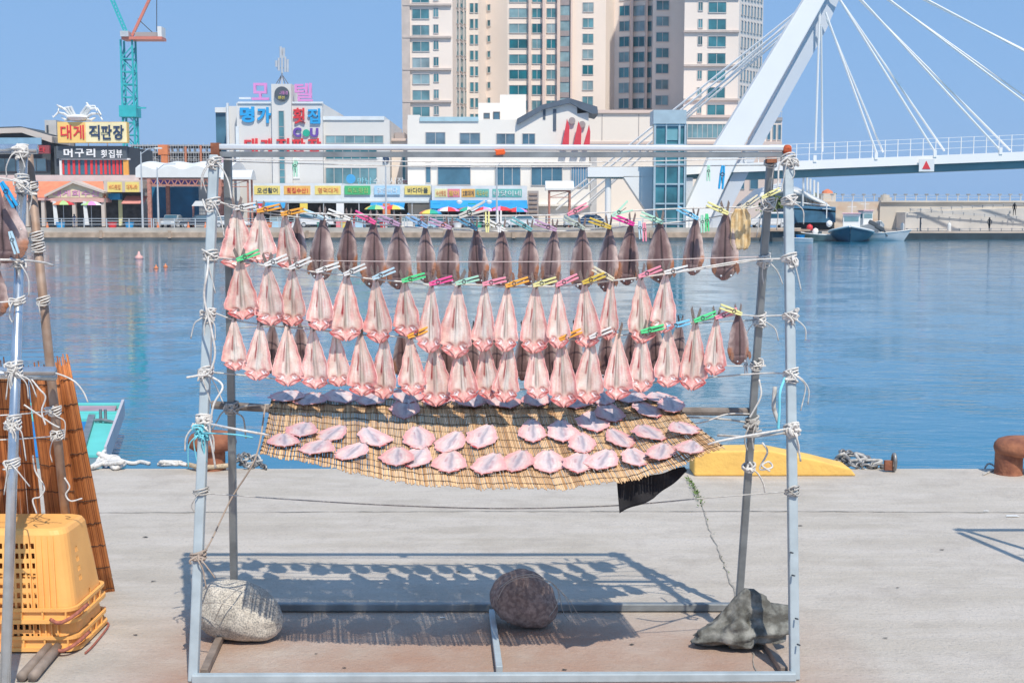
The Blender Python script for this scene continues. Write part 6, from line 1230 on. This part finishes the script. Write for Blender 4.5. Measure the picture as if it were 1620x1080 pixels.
# fish on the mat
def mat_at(u, v):
    best = None
    for i in range(61):
        for j in range(31):
            p = matS(i / 60, j / 30); w_ = proj(p); d = (w_[0] - u) ** 2 + (w_[1] - v) ** 2
            if best is None or d < best[0]: best = (d, i / 60, j / 30)
    _, a, b = best
    for st_ in (.008, .002, .0005):
        for _ in range(12):
            c = [(a + x * st_, b + y * st_ * 2) for x in (-1, 0, 1) for y in (-1, 0, 1)]
            a, b = min(c, key=lambda k: (proj(matS(*k))[0] - u) ** 2 + (proj(matS(*k))[1] - v) ** 2)
    return a, b
TM = TG
MFi = [('front row', [(450, 702), (499, 713), (558, 720), (628, 728), (658, 729), (713, 736), (771, 739), (819, 735), (868, 736), (916, 737), (955, 733), (1002, 729), (1047, 720), (1095, 713)], TM, 50),
       ('second row', [(478, 685), (526, 692), (587, 697), (663, 698), (713, 705), (763, 696), (843, 687), (886, 687), (921, 706), (980, 699), (1028, 690), (1083, 683)], TM, 46),
       ('sparse third row', [(641, 650), (938, 672), (965, 657), (1020, 653), (1062, 645)], TG, 46),
       ('rear edge row', [(455, 631), (490, 636), (538, 632), (590, 635), (640, 630), (692, 635), (745, 636), (795, 638), (850, 635), (905, 638), (952, 634), (1000, 633), (1046, 634)], TG, 50)]
random.seed(77)
for nm, pts, T, w_ in MFi:
    for i, (u, v) in enumerate(pts):
        a, b = mat_at(u, v); L = .185 if nm != 'rear edge row' else .13; c = matS(a, b); d = (matS(a, min(1, b + .08)) - matS(a, max(0, b - .08))).normalized()
        rz = random.uniform(-.35, .35); alpha = math.asin(max(-1, min(1, -d.z))); tip = Vector((0, -cos(alpha), -sin(alpha)))
        Rz = Matrix.Rotation(rz, 3, 'Z'); org = c - (Rz @ tip) * L * .5 + Vector((0, 0, .010))
        wd = w_ * c.y / F * random.uniform(1.0, 1.22)
        put_fish(T[(i * 2 + len(pts)) % len(T)], org, L, wd, '%s fish from the left in the %s on the reed mat' % (ORD[i], nm), 'split fish drying on the reed mat', (-(pi / 2 - alpha), 0, rz), dep=L * .6)
# black cloth under the mat
q = MB()
cl = [P(1083, 738, MF + .12), P(1030, 752, MF + .1), P(976, 757, MF + .08)]
cb2 = [P(1088, 745, MF + .12), P(1035, 788, MF + .06), P(980, 811, MF + .04)]
def clf(s_, t_):
    a = cl[0].lerp(cl[1], s_ * 2) if s_ < .5 else cl[1].lerp(cl[2], s_ * 2 - 1); b = cb2[0].lerp(cb2[1], s_ * 2) if s_ < .5 else cb2[1].lerp(cb2[2], s_ * 2 - 1)
    p = a.lerp(b, t_); p.y += .012 * sin(s_ * 14 + t_ * 2); return p
q.grid(clf, 24, 10, fnb=lambda s_, t_: clf(s_, t_) + Vector((0, .003, 0))); tag(q.build('black_cloth', mat('black_cloth', (.012, .011, .014), .8, var=.3, scale=30), smooth=True), 'black cloth corner hanging below the right half of the reed mat', 'cloth')
# wires over the rocks
q = MB(); Yb = G(830, 990).y - .02
for l in ([(786, 950), (800, 925), (822, 914), (845, 912), (862, 918)], [(790, 930), (812, 914), (840, 908), (860, 914)], [(862, 916), (878, 925), (884, 940), (880, 958), (868, 976)]): q.tube(cat_rom([P(u, v, Yb - .03 - .08 * (1 - abs(u - 830) / 60)) for u, v in l], 6), .0016, 5)
for l in ([(870, 918), (884, 936), (890, 965), (900, 982)], [(872, 920), (895, 945), (905, 970), (918, 981)], [(874, 922), (900, 948), (915, 972), (926, 980)]): q.tube(cat_rom([P(u, v, Yb - .02) for u, v in l], 6), .0014, 5)
tag(q.build('wire', mat('grey_wire', (.45, .42, .38), .5, .4), smooth=True), 'thin wire looped over the brown boulder with loose ends', 'wire')
q = MB(); Yb = Yr1 - .16; q.tube(cat_rom([P(339, 982, Yb), P(352, 955, Yb - .02), P(372, 935, Yb + .02), P(384, 928, Yb + .08)], 6), .002, 5); q.tube(cat_rom([P(318, 953, Yb + .03), P(345, 953, Yb - .03), P(370, 958, Yb - .03)], 6), .0016, 5); tag(q.build('wire', MATS['grey_wire']), 'thin dark wire crossing the pale granite boulder', 'wire')

# ================================================================== LEFT RACK, CRATES, SCREENS
M_pipe = mat('bright_pipe', (.60, .64, .68), .25, .85, var=.12, scale=20); M_bpipe = mat('rusty_pipe', (.30, .19, .13), .6, .3, var=.3, scale=18, col2=(.42, .32, .26))
l2 = thing('drying_rack', 'second rack of round pipes, cut by the left picture edge, with reed screens behind', 'drying rack', tuple(G(10, 1100)))
lt_, lfoot, lrt, lrf = P(37, 236, 4.66), G(7, 1112), P(44, 238, 4.72), G(121, 985)
for nm, a, b, r, m in (('front_leg', lfoot, lt_, .0175, M_pipe), ('rear_leg', lrf, lrt, .017, M_bpipe), ('front_leg', lfoot + Vector((-2.1, 0, 0)), lt_ + Vector((-2.1, 0, 0)), .0175, M_pipe), ('rear_leg', lrf + Vector((-2.1, 0, 0)), lrt + Vector((-2.1, 0, 0)), .017, M_bpipe), ('top_rail', lt_ + Vector((.05, 0, .0)), lt_ + Vector((-2.2, 0, 0)), .018, M_pipe), ('middle_rail', P(88, 587, 4.52), P(88, 587, 4.52) + Vector((-2.2, 0, 0)), .016, M_pipe), ('middle_rail', P(86, 596, 4.75), P(-10, 592, 4.48), .016, M_pipe), ('base_pipe', G(34, 1079) + Vector((0, 0, .02)), G(88, 1020) + Vector((0, 0, .02)), .018, M_brwn), ('base_pipe', G(52, 1079) + Vector((0, 0, .02)), G(98, 1024) + Vector((0, 0, .02)), .018, M_brwn)):
    q = MB(); q.tube([a, b], r, 14); q.build(nm, m, l2, smooth=True)
q = MB(); q.lathe(lt_ + Vector((0, -.01, 0)), [(.018, -.028), (.024, -.018), (.025, .008), (.016, .018), (.004, .02)], 14); q.build('pipe_joint', M_rope, l2, smooth=True)
def lk(u, v, Y, label, n=5, h=.05, tails=3, mess=4, rr=.0034, r=.018, m=M_rope):
    t = thing('rope', label, 'rope', tuple(P(u, v, Y))); q = MB(); lash(q, P(u, v, Y), (0, 0, 1), r, rr, n, h, int(u * 7 + v), tails, mess); q.build('knot', m, t, smooth=True); return t
def ly(v): 
    k = min(range(200), key=lambda i: abs(proj(lfoot.lerp(lt_, i / 199))[1] - v)); return lfoot.lerp(lt_, k / 199)
for (v, l, n, h, tl, ms) in ((240, 'white rope wound round the top of the left rack pipe', 5, .04, 2, 4), (292, 'thick bundle of white knots high on the left rack pipe', 6, .07, 1, 7), (415, 'white rope tied on the left rack pipe at the second fish', 4, .03, 1, 2), (475, 'white rope tied on the left rack pipe above the reed screens', 3, .02, 1, 1), (585, 'big knot of white rope where the pipes of the left rack cross', 5, .06, 5, 6), (668, 'white rope knot on the left rack pipe over the reed screens', 5, .05, 4, 5), (732, 'lowest white rope knot on the left rack pipe', 4, .025, 2, 1)):
    p = ly(v); w_ = proj(p); lk(w_[0], v, p.y - .0, l, n, h, tl, ms)
def lr(v):
    k = min(range(200), key=lambda i: abs(proj(lrf.lerp(lrt, i / 199))[1] - v)); return lrf.lerp(lrt, k / 199)
for (v, l) in ((296, 'white rope coiled on the brown pipe of the left rack near its top'), (374, 'white rope bands on the brown pipe of the left rack'), (392, 'second white rope bands on the brown pipe, just under the first'), (476, 'white rope tied on the brown pipe in front of the water'), (650, 'white rope tied on the brown pipe in front of the reed screens'), (688, 'lower white rope tied on the brown pipe in front of the reed screens')):
    p = lr(v); w_ = proj(p); lk(w_[0], v, p.y, l, 4, .03, 1 if v > 400 else 0, 2 if v > 600 or v < 300 else 0, .0032, .019)
rope([P(-80, 278, 4.6), P(0, 282, 4.58), P(36, 290, 4.56)], .003, M_rope, 'white line leaving the top bundle of the left rack'); rope([P(-80, 372, 4.5), P(0, 372, 4.5), P(34, 362, 4.5)], .003, M_rope, 'white line holding the second peg of the left rack')
rope([P(-80, 480, 4.4), P(0, 478, 4.42), P(36, 475, 4.44)], .003, M_rope, 'white line under the lower fish of the left rack'); rope([P(-60, 412, 4.45), P(10, 411, 4.45), P(60, 414, 4.6), P(84, 420, 4.7)], .0045, M_rope, 'thick white rope end pointing right from the left rack')
rope([P(-60, 660, 4.4), P(30, 655, 4.42), P(60, 652, 4.6), P(84, 650, 4.8)], .0025, M_rope, 'thin white line across the upper reed screens'); rope([P(-60, 698, 4.4), P(30, 694, 4.42), P(84, 690, 4.8)], .0025, M_rope, 'thin white line across the reed screens, below the first')
rope([P(88, 590, 4.5), P(105, 596, 4.48), P(120, 605, 4.47), P(132, 620, 4.47), P(139, 636, 4.47)], .0028, M_rope, 'white rope end arching over the water from the left rack')
rope([P(50, 600, 4.42), P(62, 615, 4.4), P(72, 628, 4.4), P(66, 650, 4.4), P(72, 672, 4.4)], .003, M_rope, 'white rope end hanging over the middle reed screen'); rope([P(38, 640, 4.4), P(60, 655, 4.4), P(82, 670, 4.42), P(94, 676, 4.42)], .003, M_rope, 'white rope end lying across the brown pipe')
rope([P(52, 720, 4.6), P(56, 745, 4.6), P(70, 770, 4.6), P(64, 785, 4.6), P(52, 790, 4.6), P(58, 812, 4.6)], .003, M_rope, 'thin white rope curling in front of the dark gap between screens'); rope([P(102, 755, 4.7), P(110, 770, 4.7), P(104, 782, 4.7), P(112, 792, 4.7), P(130, 788, 4.7)], .003, M_rope, 'small white curl of rope on the right reed screen')
put_fish(TS[0], P(4, 312, 4.5), .23, .16, 'large brown fish hanging at the picture edge on the left rack', 'fish on the left rack'); put_fish(TS[2], P(-6, 425, 4.46), .17, .10, 'smaller brown fish low on the left rack', 'fish on the left rack', (0, .12, 0)); put_fish(TS[3], P(14, 386, 4.5), .055, .07, 'small dark dried fish head on the left rack', 'fish on the left rack')
peg('bright blue', P(2, 288, 4.42), radians(-62), 'bright blue peg on the large brown fish of the left rack', 1.2); peg('pale blue', P(16, 366, 4.42), radians(-75), 'pale blue peg on the left rack, below the bright blue one', 1.0)
# reed screens
def screen(tl, tr, br_, bl, yt, yb, n, label, rows=9, seed=0, roll=.0):
    random.seed(seed); t = thing('reed_screen', label, 'reed screen', tuple(P(*bl, yb)), 'brown reed screens leaning on the left rack')
    A_, B_, C2, D2 = P(*tl, yt), P(*tr, yt), P(*br_, yb), P(*bl, yb)
    def f(a, b): p = A_.lerp(B_, a).lerp(D2.lerp(C2, a), b); p.y += -roll * sin(pi * a) + .01 * nz(a * 5, b * 3, seed); return p
    q = MB(); scol = []
    for i in range(n):
        a = (i + .5) / n; e0 = random.uniform(-.05, .02) if random.random() < .4 else random.uniform(-.01, .01)
        q.tube([f(a + random.uniform(-.25, .25) / n, e0 + (1 - e0) * k / 6) for k in range(7)], .0023 * random.uniform(.8, 1.2), 5); scol += [mixc((.70, .27, .09), (.30, .09, .03), random.random() ** 1.3)] * 35
    q.build('slats', mat('brown_reed', (.58, .20, .055), .6, var=.25, scale=12, attr='Col'), t, smooth=True, cols=scol)
    for k in range(rows):
        q = MB(); b = .05 + .9 * k / (rows - 1); q.tube([f(i / 30, b + .006 * nz(i * .3, k, seed)) + Vector((0, -.004, 0)) for i in range(31)], .0016, 4); q.build('thread', M_thr, t)
    return t
screen((-190, 572), (43, 585), (78, 945), (-160, 950), 4.92, 5.28, 185, 'wide brown reed screen at the picture edge behind the bright pipe', 9, 1, .03)
screen((45, 586), (93, 588), (142, 946), (88, 946), 4.90, 5.30, 52, 'narrow brown reed screen rolled between the dark gap and the brown pipe', 9, 2, .03)
screen((86, 582), (111, 578), (184, 946), (139, 948), 4.95, 5.36, 46, 'rightmost brown reed screen reaching to the ground beside the crates', 10, 3, .02)
# crates
M_or = mat('orange_crate_plastic', (.98, .51, .155), .5, var=.05, scale=7, spec=.4, detail=10, col2=(.86, .43, .13), bump=.001, bscale=40)
def crate(yf, xr_, z0, z1, label, inset=.04, W=.64, Dp=.36, rim=.055, hrows=7, open_rows=True, rope_h=True):
    t = thing('crate', label, 'crate', (xr_ - W / 2, yf + Dp / 2, z0), 'orange crates stacked upside down')
    rc = .05; Hh = z1 - z0
    # perimeter samples (t, x, y, front-hole flag) anticlockwise from front left
    def per(ins):
        x0 = xr_ - W + ins; x1 = xr_ - ins; y0 = yf + ins; y1 = yf + Dp - ins; pts = []
        def seg(ax_, ay, bx_, by, samples): 
            for k in samples: pts.append((ax_ + (bx_ - ax_) * k, ay + (by - ay) * k))
        Lf = (x1 - x0 - 2 * rc); nf = 24; fr_s = []
        for i in range(nf): fr_s += [i / nf, (i + .62) / nf]
        seg(x0 + rc, y0, x1 - rc, y0, fr_s)
        for a in (0, .2, .4, .6, .8): pts.append((x1 - rc + rc * sin(a * pi / 2), y0 + rc - rc * cos(a * pi / 2)))
        sd = []
        for i in range(14): sd += [i / 14, (i + .62) / 14]
        seg(x1, y0 + rc, x1, y1 - rc, sd)
        for a in (0, .2, .4, .6, .8): pts.append((x1 - rc + rc * cos(a * pi / 2), y1 - rc + rc * sin(a * pi / 2)))
        seg(x1 - rc, y1, x0 + rc, y1, fr_s)
        for a in (0, .2, .4, .6, .8): pts.append((x0 + rc - rc * sin(a * pi / 2), y1 - rc + rc * cos(a * pi / 2)))
        seg(x0, y1 - rc, x0, y0 + rc, sd)
        for a in (0, .2, .4, .6, .8): pts.append((x0 + rc - rc * cos(a * pi / 2), y0 + rc - rc * sin(a * pi / 2)))
        return pts
    zs = [0.0]; 
    hz = [.16 + .74 * k / hrows for k in range(hrows)]
    for h_ in hz: zs += [h_, h_ + .74 / hrows * .55]
    zs += [.94, .985, 1.0]; rings = []
    q = MB(); n = None
    for z in zs:
        pts = per(inset * z + (.0 if z < .985 else .018 * (1 if z == 1 else .35))); n = len(pts); rings.append(len(q.v)); q.v += [(x, y, z0 + Hh * z - (0 if z < 1 else 0)) for x, y in pts]
    for k in range(len(zs) - 1):
        hole_row = (k % 2 == 1) and k < 1 + 2 * hrows and zs[k + 1] < .93
        for i in range(n):
            j = (i + 1) % n; front_ = 4 <= i < 42 and i % 2 == 0; side_ = (47 <= i < 52 or 58 <= i < 62) and False
            sslot = i in (59, 61) and 3 < k < 2 * hrows - 1
            if hole_row and front_: continue
            if sslot and hole_row: continue
            if i in (68, 69) and k == 1: continue
            q.face([rings[k] + i, rings[k] + j, rings[k + 1] + j, rings[k + 1] + i])
    q.face([rings[-1] + i for i in range(n)])
    o = q.build('wall', M_or, t, fix=True); sd_ = o.modifiers.new('Solidify', 'SOLIDIFY'); sd_.thickness = .005; sd_.offset = -1
    # rim: stepped flange with ribs
    q = MB(); 
    for (za, zb, ex) in ((z0, z0 + .014, .010), (z0 + rim - .012, z0 + rim, .007)):
        pa = per(-ex); pb = per(.004); 
        a0 = len(q.v); q.v += [(x, y, za) for x, y in pa] + [(x, y, zb) for x, y in pa] + [(x, y, za) for x, y in pb] + [(x, y, zb) for x, y in pb]
        for i in range(n): j = (i + 1) % n; q.face([a0 + i, a0 + j, a0 + n + j, a0 + n + i]); q.face([a0 + n + i, a0 + n + j, a0 + 3 * n + j, a0 + 3 * n + i]); q.face([a0 + i, a0 + 2 * n + i, a0 + 2 * n + j, a0 + j]); q.face([a0 + 2 * n + i, a0 + 3 * n + i, a0 + 3 * n + j, a0 + 2 * n + j])
    pa = per(-.004)
    for i in range(0, n, 7): x, y = pa[i]; q.box(x - .003, y - .003, z0 + .010, x + .003, y + .006, z0 + rim - .010)
    q.build('rim', M_or, t)
    q = MB()                                                    # stiffening ribs on the front right
    for k in range(5):
        x = xr_ - .155 + .022 * k; q.hexa([(x, yf - .004, z0 + rim), (x + .004, yf - .004, z0 + rim), (x + .004, yf + .004, z0 + rim), (x, yf + .004, z0 + rim), (x - .02, yf + inset * .93 - .004, z0 + Hh * .93), (x - .016, yf + inset * .93 - .004, z0 + Hh * .93), (x - .016, yf + inset * .93 + .004, z0 + Hh * .93), (x - .02, yf + inset * .93 + .004, z0 + Hh * .93)])
    q.build('rib', M_or, t)
    q = MB(); q.tube(cat_rom([(xr_ - .08, yf - .02, z0 + .02), (xr_ - .04, yf - .045, z0 - .0 + .015), (xr_ + .0, yf - .02, z0 + .03), (xr_ + .022, yf + .08, z0 + .045)], 5), .007, 7); q.build('rope_handle', mat('reddish_rope', (.38, .13, .09), .85, var=.3, scale=90), t, smooth=True)
    return t
yc = G(112, 1034).y; xc = X(119, 1010, yc)
zt1 = Z(838, yc + .04); zr1 = Z(985, yc)
crate(yc + .012, xc, .008, zr1 + .16, 'lower orange crate, mostly hidden under the upper one', hrows=6, inset=.04)
crate(yc, xc + .0, zr1, zt1, 'upper orange plastic crate turned upside down with small square holes', hrows=7, inset=.045)
q = MB(); 
for l in ([(166, 962), (160, 980), (166, 990)], [(135, 1035), (150, 1020), (172, 990), (158, 985)]): q.tube(cat_rom([G(u, v) + Vector((0, 0, .006)) for u, v in l], 5), .004, 5)
tag(q.build('cord', MATS['reddish_rope']), 'thin dark cord lying on the slab right of the crates', 'cord')

# right rack, outside the picture: its shadow falls on the slab
sc2 = G(1510, 838); k_ = SUNV / SUNV.z * TL.z; tl2 = sc2 + k_; dxx = Vector((2.05, 0, 0)); hy = (rl_.y - fl.y) / 2
rk2 = rack(tl2 + Vector((-.1, -hy, -TL.z)), tl2 + dxx + Vector((.1, -hy, -TL.z)), tl2 + Vector((-.03, hy, -TL.z)), tl2 + dxx + Vector((.03, hy, -TL.z)), tl2, tl2 + dxx, 'empty steel A-frame rack right of the picture, known by its shadow')
square_tube(tl2, tl2 + dxx, .036, M_galvb, 'top_rail', rk2); square_tube(tl2 + Vector((-.1, -hy, -TL.z + .02)), tl2 + dxx + Vector((.1, -hy, -TL.z + .02)), .036, M_galv, 'front_base_rail', rk2)
for z in (.9, 1.3): q = MB(); q.tube([tl2 + Vector((0, -hy * (1 - z / 1.84), z - TL.z)), tl2 + dxx + Vector((0, -hy * (1 - z / 1.84), z - TL.z))], .004, 6); q.build('line', M_rope, rk2)
# litter on the slab
random.seed(9)
q = MB()
for (u, v, s_) in ((545, 1057, .005), (893, 1060, .006), (1000, 1020, .007), (350, 1000, .006), (1490, 870, .008), (1265, 832, .008), (725, 905, .008), (330, 902, .006), (242, 920, .008), (214, 1005, .007), (500, 1035, .004), (1420, 930, .005), (1400, 1010, .006), (230, 850, .01)):
    c = G(u, v); n = 7; o = len(q.v); q.v += [(c.x + cos(a) * s_ * random.uniform(.5, 1.4) * 1.6, c.y + sin(a) * s_ * random.uniform(.5, 1.2), .0045) for a in [2 * pi * k / n for k in range(n)]] + [(c.x, c.y,   .0046 + s_ * .12)]
    for k in range(n): q.face([o + k, o + (k + 1) % n, o + n])
tag(q.build('debris', mat('dark_debris', (.08, .07, .06), .9), fix=False), 'small dark bits of grit scattered on the slab', 'debris', kind='stuff')
q = MB()
for (u, v, s_) in ((1601, 817, .035), (700, 978, .012), (1560, 809, .014)): 
    c = G(u, v); q.prism([(c.x - s_, c.y - s_ * .3, .0045), (c.x + s_, c.y - s_ * .35, .0045), (c.x + s_ * .8, c.y + s_ * .3, .0045), (c.x - s_ * .7, c.y + s_ * .35, .0045)], (0, 0, .002))
tag(q.build('paper_scraps', SGN['white']), 'small white scraps lying on the slab', 'litter', kind='stuff')
for o in list(COL.objects):
    if o.get('label') == 'tmp': bpy.data.objects.remove(o)

# ------------------------------------------------------------------ sea haze over the whole harbour
hz = bpy.data.materials.new('sea_haze'); hz.use_nodes = True; n = hz.node_tree; n.nodes.clear(); ou = n.nodes.new('ShaderNodeOutputMaterial'); pv = n.nodes.new('ShaderNodeVolumePrincipled')
pv.inputs['Color'].default_value = (.88, .92, 1, 1); pv.inputs['Density'].default_value = .00018; n.links.new(pv.outputs[0], ou.inputs['Volume'])
mb = MB(); mb.box(-1510, -40, -9.5, 1510, 1520, 75); tag(mb.build('haze', hz), 'pale sea haze over the harbour', 'haze', kind='stuff')
